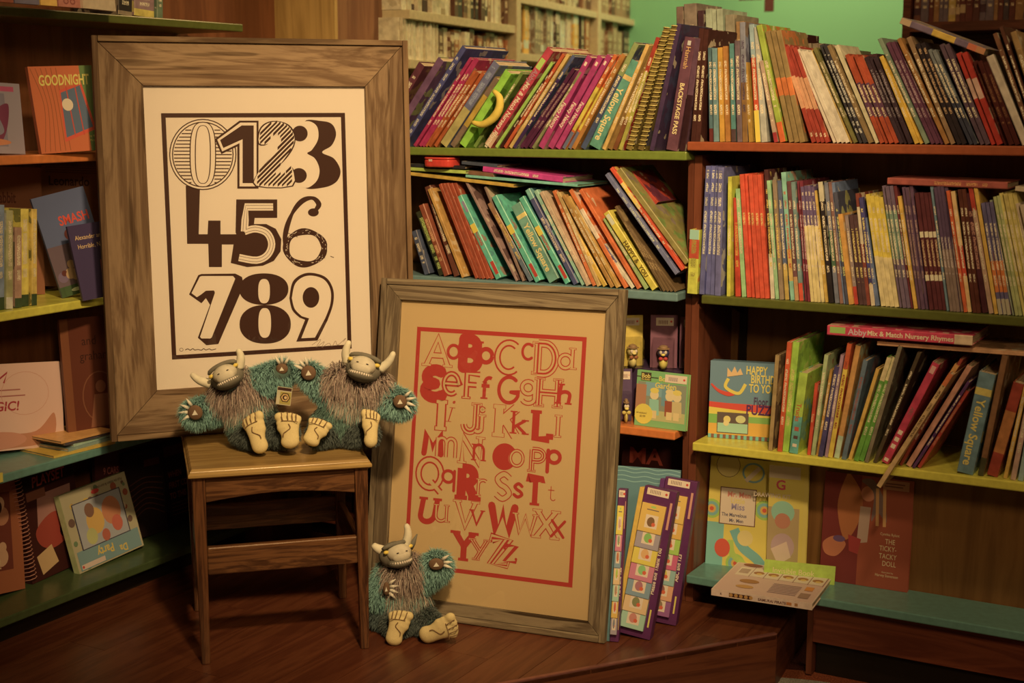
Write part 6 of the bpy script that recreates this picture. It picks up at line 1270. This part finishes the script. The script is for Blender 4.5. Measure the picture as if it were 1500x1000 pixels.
# pen strokes of each letter in a box of height 1 (capitals, ascenders) with slab feet
LT = {
 'A': (.8, [[(0, 0), (.4, 1), (.8, 0)], [(.16, .36), (.64, .36)]], [(0, 0), (.8, 0)]), 'B': (.6, [[(0, 0), (0, 1)], [(0, 1)] + arc(.25, .76, .28, .24, 90, -90) + [(0, .52)], [(0, .52)] + arc(.28, .26, .32, .26, 90, -90) + [(0, 0)]], []),
 'C': (.75, [arc(.42, .5, .4, .5, 50, 310, 20)], []), 'D': (.7, [[(0, 0), (0, 1)], [(0, 1)] + arc(.25, .5, .45, .5, 90, -90) + [(0, 0)]], [(0, 0), (0, 1)]),
 'E': (.6, [arc(.36, .75, .32, .25, 50, 270, 12), arc(.36, .25, .36, .25, 90, 320, 12)], []), 'F': (.55, [[(0, 0), (0, 1), (.55, 1)], [(0, .55), (.42, .55)]], [(0, 0)]),
 'G': (.8, [arc(.42, .5, .4, .5, 50, 350, 20) + [(.5, .42)]], []), 'H': (.7, [[(0, 0), (0, 1)], [(.7, 0), (.7, 1)], [(0, .5), (.7, .5)]], [(0, 0), (0, 1), (.7, 0), (.7, 1)]),
 'I': (.1, [[(.05, 0), (.05, 1)]], [(.05, 0), (.05, 1)]), 'J': (.5, [[(.5, 1), (.5, .25)] + arc(.25, .25, .25, .25, 0, -180)], [(.5, 1)]),
 'K': (.65, [[(0, 0), (0, 1)], [(.65, 1), (.05, .45)], [(.2, .6), (.65, 0)]], [(0, 0), (0, 1)]), 'L': (.55, [[(0, 1), (0, 0), (.55, 0)], [(.55, 0), (.55, .22)]], [(0, 1)]),
 'M': (.9, [[(0, 0), (.1, 1), (.45, .3), (.8, 1), (.9, 0)]], []), 'N': (.7, [[(0, 0), (0, 1), (.7, 0), (.7, 1)]], [(0, 0), (.7, 1)]), 'O': (.8, [arc(.4, .5, .4, .5, 0, 360, 24)], []),
 'P': (.55, [[(0, 0), (0, 1)], [(0, 1)] + arc(.25, .74, .3, .26, 90, -90) + [(0, .48)]], [(0, 0)]), 'Q': (.8, [arc(.4, .52, .4, .48, 0, 360, 24), [(.45, .25), (.8, -.08)]], []),
 'R': (.6, [[(0, 0), (0, 1)], [(0, 1)] + arc(.25, .76, .28, .24, 90, -90) + [(0, .52)], [(.25, .52), (.6, 0)]], [(0, 0), (.6, 0)]), 'S': (.6, [catmull([(.56, .85), (.32, 1), (.06, .8), (.18, .58), (.42, .45), (.56, .22), (.3, 0), (.02, .16)], False, 4)], []),
 'T': (.7, [[(0, .85), (0, 1), (.7, 1), (.7, .85)], [(.35, 0), (.35, 1)]], [(.35, 0)]), 'U': (.7, [[(0, 1), (0, .3)] + arc(.33, .3, .33, .3, 180, 360) + [(.66, 1)]], [(0, 1), (.66, 1)]), 'V': (.75, [[(0, 1), (.37, 0), (.75, 1)]], [(0, 1), (.75, 1)]),
 'W': (1.0, [[(0, 1), (.25, 0), (.5, .85), (.75, 0), (1, 1)]], []), 'X': (.7, [[(0, 1), (.7, 0)], [(.7, 1), (0, 0)]], [(0, 0), (0, 1), (.7, 0), (.7, 1)]), 'Y': (.7, [[(0, 1), (.35, .5), (.7, 1)], [(.35, .5), (.35, 0)]], [(0, 1), (.7, 1), (.35, 0)]), 'Z': (.65, [[(0, .84), (0, 1), (.65, 1), (0, 0), (.65, 0), (.65, .16)]], []),
 'a': (.75, [arc(.36, .38, .34, .38, 0, 360, 18), [(.7, .8), (.7, .1), (.82, 0)]], []), 'b': (.7, [[(0, 0), (0, 1)], arc(.34, .34, .32, .34, 0, 360, 18)], [(0, 1)]), 'c': (.7, [arc(.4, .5, .38, .5, 50, 310, 16)], []), 'd': (.7, [arc(.34, .34, .32, .34, 0, 360, 18), [(.68, 0), (.68, 1)]], [(.68, 1), (.74, 0)]),
 'e': (.75, [[(.05, .5), (.73, .5)] + arc(.39, .5, .36, .48, 0, 310, 16)], []), 'f': (.5, [[(.15, 0), (.15, .75)] + arc(.38, .75, .22, .25, 180, 60, 8), [(0, .6), (.4, .6)]], [(.15, 0)]), 'g': (.65, [arc(.3, .7, .28, .28, 0, 360, 16), [(.6, 1), (.6, .2)] + arc(.32, .2, .28, .2, 0, -160, 8)], []), 'h': (.6, [[(0, 0), (0, 1)], [(0, .45)] + arc(.28, .4, .28, .22, 150, 0, 8) + [(.56, 0)]], [(0, 0), (.56, 0), (0, 1)]),
 'i': (.15, [[(.07, 0), (.07, .68)], arc(.07, .95, .045, .045, 0, 360, 8)], [(.07, 0), (.07, .68)]), 'j': (.3, [[(.25, .68), (.25, .1)] + arc(.08, .1, .17, .15, 0, -140, 6), arc(.25, .95, .045, .045, 0, 360, 8)], [(.25, .68)]), 'k': (.6, [[(0, 0), (0, 1)], [(.55, .62), (.03, .28)], [(.15, .38), (.58, 0)]], [(0, 0), (0, 1), (.58, 0), (.55, .62)]), 'l': (.12, [[(.05, 0), (.05, 1)]], [(.05, 0), (.05, 1)]),
 'm': (1.0, [[(0, 0), (0, 1)], [(0, .7)] + arc(.25, .7, .25, .3, 170, 0, 8) + [(.5, 0)], [(.5, .7)] + arc(.75, .7, .25, .3, 170, 0, 8) + [(1, 0)]], []), 'n': (.7, [[(0, 0), (0, 1)], [(0, .6)] + arc(.32, .6, .33, .4, 170, 0, 8) + [(.65, 0)]], [(0, 0), (.65, 0), (0, 1)]), 'o': (.85, [arc(.42, .5, .4, .48, 0, 360, 20)], []), 'p': (.65, [[(0, -.1), (0, 1)], arc(.32, .68, .3, .3, 0, 360, 16)], []),
 'q': (.65, [arc(.3, .7, .3, .3, 0, 360, 16), [(.62, 1), (.62, 0)]], []), 'r': (.6, [[(.05, 0), (.05, 1)], [(.05, .6)] + arc(.35, .65, .3, .3, 170, 50, 8)], [(.05, 0), (.05, 1)]), 's': (.7, [catmull([(.62, .82), (.36, 1), (.08, .78), (.25, .56), (.5, .42), (.64, .2), (.34, 0), (.04, .16)], False, 4)], []), 't': (.5, [[(.2, 1), (.2, .2)] + arc(.38, .2, .18, .2, 180, 330, 6), [(0, .72), (.45, .72)]], []),
 'u': (.8, [[(0, 1), (0, .3)] + arc(.32, .3, .32, .3, 180, 330, 8), [(.68, 1), (.68, 0)]], [(0, 1), (.68, 1), (.74, 0)]), 'v': (.8, [[(0, 1), (.4, 0), (.8, 1)]], [(0, 1), (.8, 1)]), 'w': (1.1, [[(0, 1), (.25, 0), (.55, .9), (.85, 0), (1.1, 1)]], [(0, 1), (1.1, 1)]), 'x': (.8, [[(0, 1), (.75, 0)], [(.8, 1), (0, 0)]], []), 'y': (.8, [[(0, 1), (.42, .45)], [(.8, 1), (.25, 0)]], [(0, 1), (.8, 1), (.25, 0)]), 'z': (.75, [[(0, .8), (0, 1), (.75, 1), (0, 0), (.75, 0), (.75, .2)]], [])}
def letter(ch, mp, cx, cy, hpx, style, asp=1.0, wt=.16, shear=0):
    "style: s solid, o outline, t thin single line, h heavy outline, d dashed outline"
    wbox, strokes, slabs = LT[ch]; c0 = mp(cx, cy); hm = abs(mp(cx, cy + hpx)[1] - c0[1]); 
    def q_(pt): x, y = pt; return (c0[0] + ((x - wbox / 2) * asp + shear * (y - .5)) * hm * .95, c0[1] + (y - .5) * hm * .9)
    def draw(p, wd, col):
        for s_ in strokes: p.stroke([q_(a) for a in s_], wd, col)
        for s_ in strokes:
            for a in (s_[0], s_[-1]):
                x, y = q_(a); p.poly(ell(x, y, wd / 2, wd / 2, 8), col) if style in 'sf' and not slabs else None
        for a in slabs: x, y = q_(a); p.stroke([(x - hm * .12 - wd * .3, y), (x + hm * .12 + wd * .3, y)], wd * .45, col)
    def fn(p):
        W_ = hm * wt
        if style == 's': draw(p, W_, RED)
        elif style == 'f': draw(p, W_ * 1.6, RED)
        elif style == 't': draw(p, hm * .05, RED)
        elif style == 'o': draw(p, W_ * 1.25, RED); draw(p, W_ * 1.25 - .0048, MAT2)
        elif style == 'h': draw(p, W_ * 1.4, RED); draw(p, W_ * 1.4 - .0085, MAT2); 
        elif style == 'd': draw(p, W_ * 1.5, RED); draw(p, W_ * 1.5 - .0048, MAT2); draw(p, W_ * .35, RED)
    return pr('printed_letter', fn, small, h0=.0001 + (.0004 if ch.islower() else 0), step=.00003)
for it_ in [('A', gA, 290, 410, 160, 'o'), ('a', gA, 375, 400, 100, 's'), ('B', gA, 463, 420, 170, 'f', .9, .2), ('b', gA, 545, 415, 115, 's', 1, .2), ('C', gA, 655, 440, 170, 'h'), ('c', gA, 760, 410, 90, 's'), ('D', gA, 860, 448, 175, 'd', .85), ('d', gA, 960, 445, 115, 'o'),
    ('E', gA, 268, 577, 160, 'f', 1, .24), ('e', gA, 360, 578, 125, 'h'), ('F', gA, 475, 590, 140, 'h'), ('f', gA, 545, 600, 120, 's'), ('G', gA, 660, 610, 150, 's', 1, .13), ('g', gA, 765, 622, 130, 'o'), ('H', gA, 870, 625, 155, 'd'), ('h', gA, 957, 632, 110, 's', 1, .18, .15),
    ('I', gA, 308, 742, 155, 'h', 1, .26), ('i', gA, 362, 722, 120, 't', 1, .1, .25), ('J', gA, 460, 755, 160, 'd', .9), ('j', gA, 510, 765, 130, 'o'), ('K', gA, 655, 775, 165, 'o', .95, .26), ('k', gA, 720, 782, 125, 's', 1, .13), ('L', gA, 840, 797, 155, 's', 1, .26), ('l', gA, 920, 800, 120, 'o'),
    ('M', gA, 265, 890, 120, 's', .95, .26), ('m', gA, 335, 912, 110, 'o'), ('N', gA, 465, 925, 150, 'o'), ('n', gA, 507, 937, 90, 's'), ('P', gB, 785, 50, 120, 'd'), ('p', gB, 868, 50, 110, 's', 1, .18), ('o', gB, 680, 38, 90, 'o'),
    ('Q', gB, 240, 118, 165, 'h'), ('q', gB, 335, 150, 110, 's', 1, .14), ('R', gB, 435, 165, 165, 'f', .8, .19), ('r', gB, 505, 185, 90, 'o'), ('S', gB, 610, 180, 140, 'o', 1, .18), ('s', gB, 687, 200, 75, 's', 1, .22), ('T', gB, 772, 205, 145, 's', .8, .2), ('t', gB, 855, 215, 80, 't'),
    ('U', gB, 235, 300, 130, 's', .95, .22, .15), ('u', gB, 303, 315, 90, 'o'), ('V', gB, 422, 320, 140, 'o'), ('v', gB, 478, 337, 80, 's'), ('W', gB, 608, 345, 140, 'f', .95, .18), ('w', gB, 722, 368, 105, 'o'), ('X', gB, 827, 372, 150, 'o'), ('x', gB, 888, 395, 90, 's'),
    ('Y', gB, 412, 482, 150, 's', 1, .22), ('y', gB, 490, 500, 110, 'd'), ('Z', gB, 592, 510, 145, 'd'), ('z', gB, 647, 520, 90, 's')]:
    letter(*it_[:6], *(it_[6:] if len(it_) > 6 else ()))
def fO(p): p.poly([gB(x, y) for x, y in ell(618, 30, 62, 68, 30)], RED); p.poly([gB(x, y) for x, y in ell(680, 38, 42, 46, 24)], MAT2)
pr('printed_letter', fO, small, h0=.0001)
def fO2(p):
    p.stroke([gB(x, y) for x, y in ell(680, 38, 40, 44, 24)], .0015, RED, True); p.stroke([gB(x, y) for x, y in ell(680, 38, 22, 28, 20)], .0015, RED, True)
box('glass_pane', jl - .005, .006, jb - .005, jr + .005, .008, jt + .005, GLASS, small)
# ================================================================== PLUSH MONSTERS
rnd = random.Random(11)
FURM = ink_material('plush_fur', .85)
def union_mesh(prims, voxel, smooth=3):
    me = bpy.data.meshes.new('tmp'); v, f = merge([sphere_vf(c, r, 16, 10) for c, r in prims]); me.from_pydata([tuple(x) for x in v], [], f); me.update()
    o = bpy.data.objects.new('tmp', me); C.objects.link(o)
    md = o.modifiers.new('r', 'REMESH'); md.mode = 'VOXEL'; md.voxel_size = voxel
    ms = o.modifiers.new('s', 'SMOOTH'); ms.factor = .6; ms.iterations = smooth
    bpy.context.view_layer.update(); e = o.evaluated_get(bpy.context.evaluated_depsgraph_get()); m2 = bpy.data.meshes.new_from_object(e)
    bpy.data.objects.remove(o)
    for p in m2.polygons: p.use_smooth = True
    return m2
SOLE = plain(K(205, 160, 88, .8), .8, .15); HORN = plain(K(208, 175, 125, .8), .7, .2); SKULL = plain(K(112, 92, 66, .8), .9, .1); MASK = plain(K(188, 155, 112, .8), .8, .2)
PADM = plain(K(105, 66, 38, .75), .7, .2); TOOTH = plain(K(215, 185, 140, .8), .5); EYEY = plain(K(215, 160, 20, .8), .3); DARK = plain(K(45, 28, 18, .7), .6); STITCH = plain(K(120, 78, 40, .7), .8); CLAW = plain(K(205, 178, 140, .8), .7)
foot_me = union_mesh([((0, .19, 0), (.185, .19, .17)), ((-.01, .28, 0), (.18, .2, .16)), ((-.01, .38, 0), (.18, .2, .15)), ((.0, .48, 0), (.195, .2, .15)), ((.015, .58, 0), (.225, .2, .15)), ((.0, .70, 0), (.25, .14, .14)), ((.165, .87, 0), (.10, .13, .12)), ((.045, .885, 0), (.068, .10, .10)), ((-.055, .865, 0), (.063, .095, .095)), ((-.14, .83, 0), (.058, .09, .09)), ((-.21, .775, 0), (.052, .085, .08))], .028, 5)
foot_me.materials.append(SOLE)
def foot(root, heel, toe, wpx_m, flip=1, tilt=0):
    "sole towards us; heel and toe are points in the toy's own space"
    up = (toe - heel); L_ = up.length; ez = up.normalized(); ex = Vector((0, 1, 0)).cross(ez).normalized(); ey = ez.cross(ex)      # away from us
    w_ = wpx_m / .5
    M = Matrix(((ex.x * w_ * flip, ez.x * L_, ey.x * .085, heel.x), (ex.y * w_ * flip, ez.y * L_, ey.y * .085, heel.y), (ex.z * w_ * flip, ez.z * L_, ey.z * .085, heel.z), (0, 0, 0, 1)))
    o = bpy.data.objects.new('foot', foot_me); C.objects.link(o); o.parent = root; o.matrix_local = M; o['label'] = 'pale yellow stitched sole with five toes'
    zf = -.165
    for pts in ([(.108, .97), (.10, .84), (.085, .76)], [(-.005, .98), (-.01, .84), (-.015, .76)], [(-.1, .94), (-.1, .82), (-.10, .74)], [(-.18, .9), (-.175, .80), (-.165, .72)], [(.12, .76), (.0, .74), (-.1, .72), (-.2, .68)], [(-.02, .66), (-.045, .55), (.02, .48), (.09, .42), (.10, .34)]):
        q_ = [(x, y, zf * (.92 if y > .7 else 1.0) * (.6 if y > .9 else 1)) for x, y in catmull(pts, False, 4)]
        v, f = tube_vf(q_, .011, 4); mobj('stitch_line', v, f, STITCH, o)
    return o
def plush(name, base, W, spec, label, head, feet, tagcard=None):
    root = empty(name, Matrix.Translation(base), label, 'plush toy', 'horned shaggy plush monsters')
    P = lambda px, py, dy=0: W(px, py, dy) - base
    m = spec['m']       # metres per photo pixel at the toy
    prims = []; zones = []
    def ball(px, py, dy, r, zone, sq=(1, 1, 1)):
        c = P(px, py, dy); rr = r * m; prims.append((tuple(c), (rr * sq[0], rr * sq[1], rr * sq[2]))); zones.append((c, rr, zone))
    def limb(a, b, zone, n=5):
        for i in range(n):
            t = i / (n - 1); ball(*[a[j] + (b[j] - a[j]) * t for j in range(4)], zone)
    for a in spec['balls']: ball(*a)
    for a, b, z_ in spec['limbs']: limb(a, b, z_)
    zmin = spec.get('zmin', None)
    me = union_mesh(prims, .0055, 4)
    if zmin is not None:
        for v in me.vertices:
            if v.co.z < .001: v.co.z = .001
    body = link_me('body', me, plain(K(70, 82, 62, .8), .95, .05), root, None)
    # fur: thin two-segment tufts grown from the surface
    pal = spec['pal']; vs_, fs_, cs_ = [], [], []
    me.calc_loop_triangles(); tris = [(me.vertices[t.vertices[0]].co, me.vertices[t.vertices[1]].co, me.vertices[t.vertices[2]].co, t.area) for t in me.loop_triangles]
    area = sum(t[3] for t in tris); dens = spec.get('n', 15000) / area
    hc = P(*head['c'][:3]); pads = [P(*p_[:3]) for p_ in spec['pads']]
    for a, b, c, ar in tris:
        k = ar * dens; k = int(k) + (rnd.random() < k % 1)
        for _ in range(k):
            u, v = rnd.random(), rnd.random()
            if u + v > 1: u, v = 1 - u, 1 - v
            p = a + (b - a) * u + (c - a) * v; n_ = (b - a).cross(c - a).normalized()
            if p.z < .004: continue
            if n_.y < -.1 and any((p - q_).length < .021 for q_ in pads): continue
            zc, zr, zone = min(zones, key=lambda z: (p - z[0]).length - z[1])
            if (p - hc).length < head['r'] * .9: continue
            root_c, tip_c, ln_, g = pal[zone]
            rr = rnd.random(); ln = ln_ * rnd.uniform(.7, 1.25)
            d = (n_ * 1.0 + Vector((0, -.15, -g)) + Vector([rnd.uniform(-.45, .45) for _ in range(3)])).normalized()
            d2 = (d + Vector((0, 0, -.5 - g)) + Vector([rnd.uniform(-.3, .3) for _ in range(3)])).normalized()
            sd = d.cross(Vector((rnd.uniform(-1, 1), rnd.uniform(-1, 1), rnd.uniform(-1, 1)))).normalized() * .0009
            q1 = p + d * ln * .5; q2 = q1 + d2 * ln * .5; o = len(vs_)
            if min(q1.z, q2.z) < .0015: continue
            vs_ += [p - sd, p + sd, q1 + sd * .8, q1 - sd * .8, q2]; fs_ += [(o, o + 1, o + 2, o + 3), (o + 3, o + 2, o + 4)]
            if zone in ('ruff', 'chest') and rnd.random() < .3: tip_c = RF_T
            if zone == 'ruff' and rnd.random() < .15: root_c = K(150, 112, 85, .8)
            if zone == 'chest' and rnd.random() < .22: root_c, tip_c = TEAL_R, TEAL_T
            f_ = rnd.uniform(.65, 1.3); ca = [x * f_ for x in root_c]; cb = [x * f_ for x in tip_c]; cm = [(x + y) / 2 for x, y in zip(ca, cb)]
            cs_ += [ca, ca, cm, cm, cm, cm, cb]
    me2 = bpy.data.meshes.new('fur'); me2.from_pydata([tuple(x) for x in vs_], [], fs_); me2.update()
    at = me2.color_attributes.new('ink', 'FLOAT_COLOR', 'CORNER'); buf = []
    for c in cs_: buf += [c[0], c[1], c[2], 1]
    at.data.foreach_set('color', buf); fu = link_me('fur', me2, FURM, root); fu['kind'] = 'stuff'
    # head in its own frame: x right, y away, z up; the face looks along -y
    hr = head['r']; HM = Matrix.Translation(hc) @ head['rot']
    hd = mobj('head', *merge([sphere_vf((0, .1 * hr, 0), (hr * 1.12, hr * .95, hr * .86), 24, 16), sphere_vf((0, -.56 * hr, -.40 * hr), (hr * .86, hr * .84, hr * .40), 20, 12)]), SKULL, root, HM, smooth=True)
    mobj('muzzle', *merge([sphere_vf((0, -.62 * hr, .20 * hr), (hr * .82, hr * .68, hr * .60), 24, 14), sphere_vf((0, -.92 * hr, .02 * hr), (hr * .66, hr * .42, hr * .44), 18, 12)]), MASK, hd, smooth=True)['label'] = 'pale cloth muzzle'
    br = [(hr * 1.05 * sin(t), -hr * (.12 + .62 * cos(t)), hr * (.52 + .34 * cos(t))) for t in [radians(a) for a in range(-70, 71, 14)]]
    mobj('brow', *tube_vf(br, [hr * .08] + [hr * .14] * (len(br) - 2) + [hr * .08], 8), SKULL, hd, smooth=True)
    for sx in (-1, 1):
        e = mobj('eye', *sphere_vf((sx * hr * .86, -.60 * hr, .42 * hr), (hr * .19, hr * .15, hr * .13), 12, 8), EYEY, hd, smooth=True); e['label'] = 'yellow eye'
        mobj('nostril', *sphere_vf((sx * hr * .30, -1.22 * hr, .30 * hr), (hr * .10, hr * .06, hr * .045), 8, 6), DARK, hd, smooth=True)
    for i in range(13):
        t = radians(-66 + i * 11); x, y, z = hr * .80 * sin(t), -hr * (.45 + .95 * cos(t)), -hr * (.36 - .02 * cos(t))
        mobj('tooth', *sphere_vf((x, y, z), (hr * .06, hr * .06, hr * .09), 6, 5), TOOTH, hd)
    for pts in head['horns']:
        q_ = [P(*a[:3]) for a in pts]; fine = []
        for i in range(len(q_) - 1): fine += [q_[i].lerp(q_[i + 1], k / 4) for k in range(4)]
        fine.append(q_[-1])
        for _ in range(2): fine = [fine[0]] + [(fine[j - 1] + fine[j] * 2 + fine[j + 1]) / 4 for j in range(1, len(fine) - 1)] + [fine[-1]]
        nn = len(fine); r0 = head.get('hr', 7.5) * m
        mobj('horn', *tube_vf(fine, [r0 * (1 - .5 * (j / (nn - 1)) ** 1.3) * (1 if j < nn - 1 else .55) for j in range(nn)], 10), HORN, root, smooth=True)['label'] = 'white cloth horn'
    for ex_ in head.get('ears', []):
        q_ = [P(*a[:3]) for a in ex_]; mobj('ear', *tube_vf(q_, [.009, .007, .0015], 8), SKULL, root, smooth=True)
    for (px, py, dy, rx, ry, ax, claws) in spec['pads']:
        c = P(px, py, dy)
        pd = mobj('palm_pad', *sphere_vf((0, 0, 0), (rx * m, .006, ry * m), 18, 10), PADM, root, Matrix.Translation(c), smooth=True)
        tri = [(-.35, -.3), (.4, -.22), (.02, .42)]
        mobj('pad_patch', [(a * rx * m, -.0068 + k * .002, b * ry * m) for k in (0, 1) for a, b in tri], [(0, 1, 2), (5, 4, 3), (0, 3, 4, 1), (1, 4, 5, 2), (2, 5, 3, 0)], CLAW, pd)
        for ang in claws:
            d = Vector((cos(radians(ang)), 0, sin(radians(ang)))); b = Vector((d.x * rx * m * 1.05, .004, d.z * ry * m * 1.05))
            mobj('claw', *tube_vf([b, b + d * .010 + Vector((0, -.003, 0)), b + d * .021 + Vector((0, -.004, -.001))], [.0045, .0035, .0006], 7), CLAW, pd, smooth=True)
    for h_, t_, wd, fl_ in feet: foot(root, P(*h_), P(*t_), wd * m, fl_)
    return root
TEAL_R, TEAL_T = K(62, 80, 62, .75), K(125, 158, 128, .75); SL_R, SL_T = K(52, 50, 42, .8), K(92, 92, 74, .8); RF_R, RF_T = K(84, 54, 44, .8), K(205, 165, 125, .75)
PAL = {'arm': (TEAL_R, TEAL_T, .020, .3), 'belly': (K(58, 72, 58, .8), K(98, 122, 92, .8), .020, .6), 'leg': (SL_R, SL_T, .016, .3), 'ruff': (K(72, 42, 36, .8), K(168, 124, 95, .8), .042, .8), 'chest': (K(80, 58, 48, .8), K(185, 150, 112, .8), .040, 1.2)}
def rotm(roll, pitch, yaw): return Matrix.Rotation(radians(yaw), 4, 'Z') @ Matrix.Rotation(radians(roll), 4, 'Y') @ Matrix.Rotation(radians(pitch), 4, 'X')
def mkW(Y0): return lambda px, py, dy=0: hit(px, py, (0, Y0 + dy, 0), Vector((0, 1, 0)))
Wp = mkW(3.27); m1 = (Wp(400, 600) - Wp(390, 600)).length / 10
base = Wp(372, 640); base.z = SZ
plush('plush_monster', base, Wp, dict(m=m1, zmin=0,
    balls=[(372, 622, 0, 34, 'belly', (1, .9, 1)), (362, 592, .01, 30, 'chest'), (345, 572, .0, 26, 'ruff'), (372, 568, .01, 20, 'ruff'), (330, 580, .0, 15, 'ruff')],
    limbs=[((336, 594, .01, 18), (286, 605, -.02, 17), 'arm'), ((380, 560, .01, 19), (414, 546, .02, 16), 'arm'), ((362, 632, -.02, 21), (374, 638, -.055, 17), 'leg'), ((395, 630, -.02, 21), (418, 634, -.055, 17), 'leg')],
    pads=[(286, 604, -.048, 11, 11, 0, (150, 180, 210, 120)), (413, 540, -.002, 9, 8, 0, (60, 90, 115))], pal=PAL, n=27000),
    'shaggy horned plush monster sitting at the left of the stool, head tilted', dict(c=(333, 552, -.035), r=22 * m1, rot=rotm(-24, -14, 10), hr=7.2,
    horns=[[(308, 562, -.03), (294, 558, -.035), (286, 553, -.037), (280, 547, -.038)], [(350, 538, -.03), (353, 527, -.033), (352, 518, -.035), (348, 511, -.035)]]),
    [((384, 664, -.115), (367, 604, -.095), 33, 1), ((426, 657, -.115), (421, 602, -.095), 37, -1)])
base = Wp(510, 640); base.z = SZ
plush('plush_monster', base, Wp, dict(m=m1, zmin=0,
    balls=[(505, 612, .01, 36, 'belly', (1, .9, 1)), (520, 586, .01, 32, 'chest'), (522, 566, .0, 24, 'ruff'), (500, 560, .0, 20, 'ruff'), (548, 566, .0, 18, 'ruff'), (480, 622, .02, 22, 'belly')],
    limbs=[((490, 580, .01, 18), (454, 549, .0, 15), 'arm'), ((555, 582, .01, 19), (586, 592, -.02, 18), 'arm'), ((490, 630, -.01, 20), (468, 636, -.045, 16), 'leg'), ((515, 632, -.01, 22), (538, 636, -.05, 15), 'leg')],
    pads=[(452, 546, -.026, 11, 11, 0, (100, 125, 150)), (586, 588, -.052, 10, 10, 0, (45, 15, -15, -45))], pal=PAL, n=27000),
    'shaggy horned plush monster sitting at the right of the stool, right paw spread wide', dict(c=(532, 541, -.035), r=23 * m1, rot=rotm(14, -16, -4), hr=7.2,
    horns=[[(509, 530, -.03), (506, 518, -.033), (508, 508, -.035), (512, 499, -.035)], [(557, 540, -.03), (566, 534, -.033), (573, 525, -.036), (577, 515, -.037)]]),
    [((452, 652, -.11), (473, 613, -.09), 34, 1), ((543, 656, -.125), (543, 598, -.10), 27, -1)])
Wq = mkW(3.29); m3 = (Wq(600, 880) - Wq(590, 880)).length / 10
base = Wq(594, 910); base.z = .001
PAL3 = dict(PAL); PAL3['belly'] = (K(50, 58, 50, .8), K(92, 98, 82, .8), .018, .6)
plush('plush_monster', base, Wq, dict(m=m3, zmin=0,
    balls=[(592, 897, 0, 38, 'belly', (1, .85, 1)), (590, 865, .0, 33, 'chest', (1, .85, 1)), (592, 842, -.005, 27, 'ruff'), (612, 840, 0, 17, 'ruff'), (568, 900, 0, 28, 'belly', (1, .85, 1))],
    limbs=[((570, 842, 0, 18), (558, 872, -.02, 17), 'arm'), ((614, 848, .0, 19), (640, 829, -.01, 19), 'arm'), ((578, 905, -.02, 22), (583, 918, -.06, 17), 'leg'), ((612, 905, -.02, 23), (632, 918, -.055, 17), 'leg')],
    pads=[(639, 826, -.048, 11, 9, 0, (40, 10, -15)), (566, 862, -.07, 5, 10, 0, (40, 12, -14, -40))], pal=PAL3, n=27000),
    'shaggy horned plush monster sitting on the floor against the red alphabet print', dict(c=(580, 812, -.03), r=22 * m3, rot=rotm(-6, -10, 28), hr=7.5,
    horns=[[(592, 800, -.03), (597, 790, -.033), (598, 778, -.034), (595, 767, -.034)], [(560, 806, -.03), (553, 803, -.032), (549, 800, -.034), (546, 797, -.035)]],
    ears=[[(600, 802, -.015), (605, 795, -.013), (611, 782, -.012)]]),
    [((574, 945, -.115), (590, 892, -.10), 34, 1), ((615, 933, -.10), (672, 912, -.12), 36, -1)])
# card tag hanging from the left toy's side
ct = Wp(416, 580, -.05)
tg3 = empty('toy_tag', Matrix.Translation(ct) @ Matrix.Rotation(radians(8), 4, 'Y'), 'small card tag with round emblem hanging between the two stool toys', 'tag')
box('card', -.017, 0, -.021, .017, .0012, .021, plain(K(178, 148, 100, .75), .6), tg3)
p = Print(); p.rect(-.016, .013, .016, .02, K(60, 28, 20, .7)); p.rect(-.009, -.019, .016, .010, K(150, 118, 40, .7)); p.poly(ell(.003, -.003, .012, .012, 6), K(60, 30, 20, .7)); p.poly(ell(.003, -.003, .0095, .0095, 6), K(185, 130, 60, .7)); p.poly(ell(.003, -.003, .006, .006, 14), K(60, 30, 20, .7)); p.poly(ell(.004, -.003, .0035, .0035, 12), K(190, 140, 80, .7))
p.build('card_print', tg3, basis(Vector((0, -.0003, 0)), Vector((1, 0, 0)), Vector((0, 0, 1)), Vector((0, -1, 0))))
mobj('string', *tube_vf([(0, .001, .021), (-.006, .002, .034), (-.018, .01, .045)], .0006, 4), DARK, tg3)
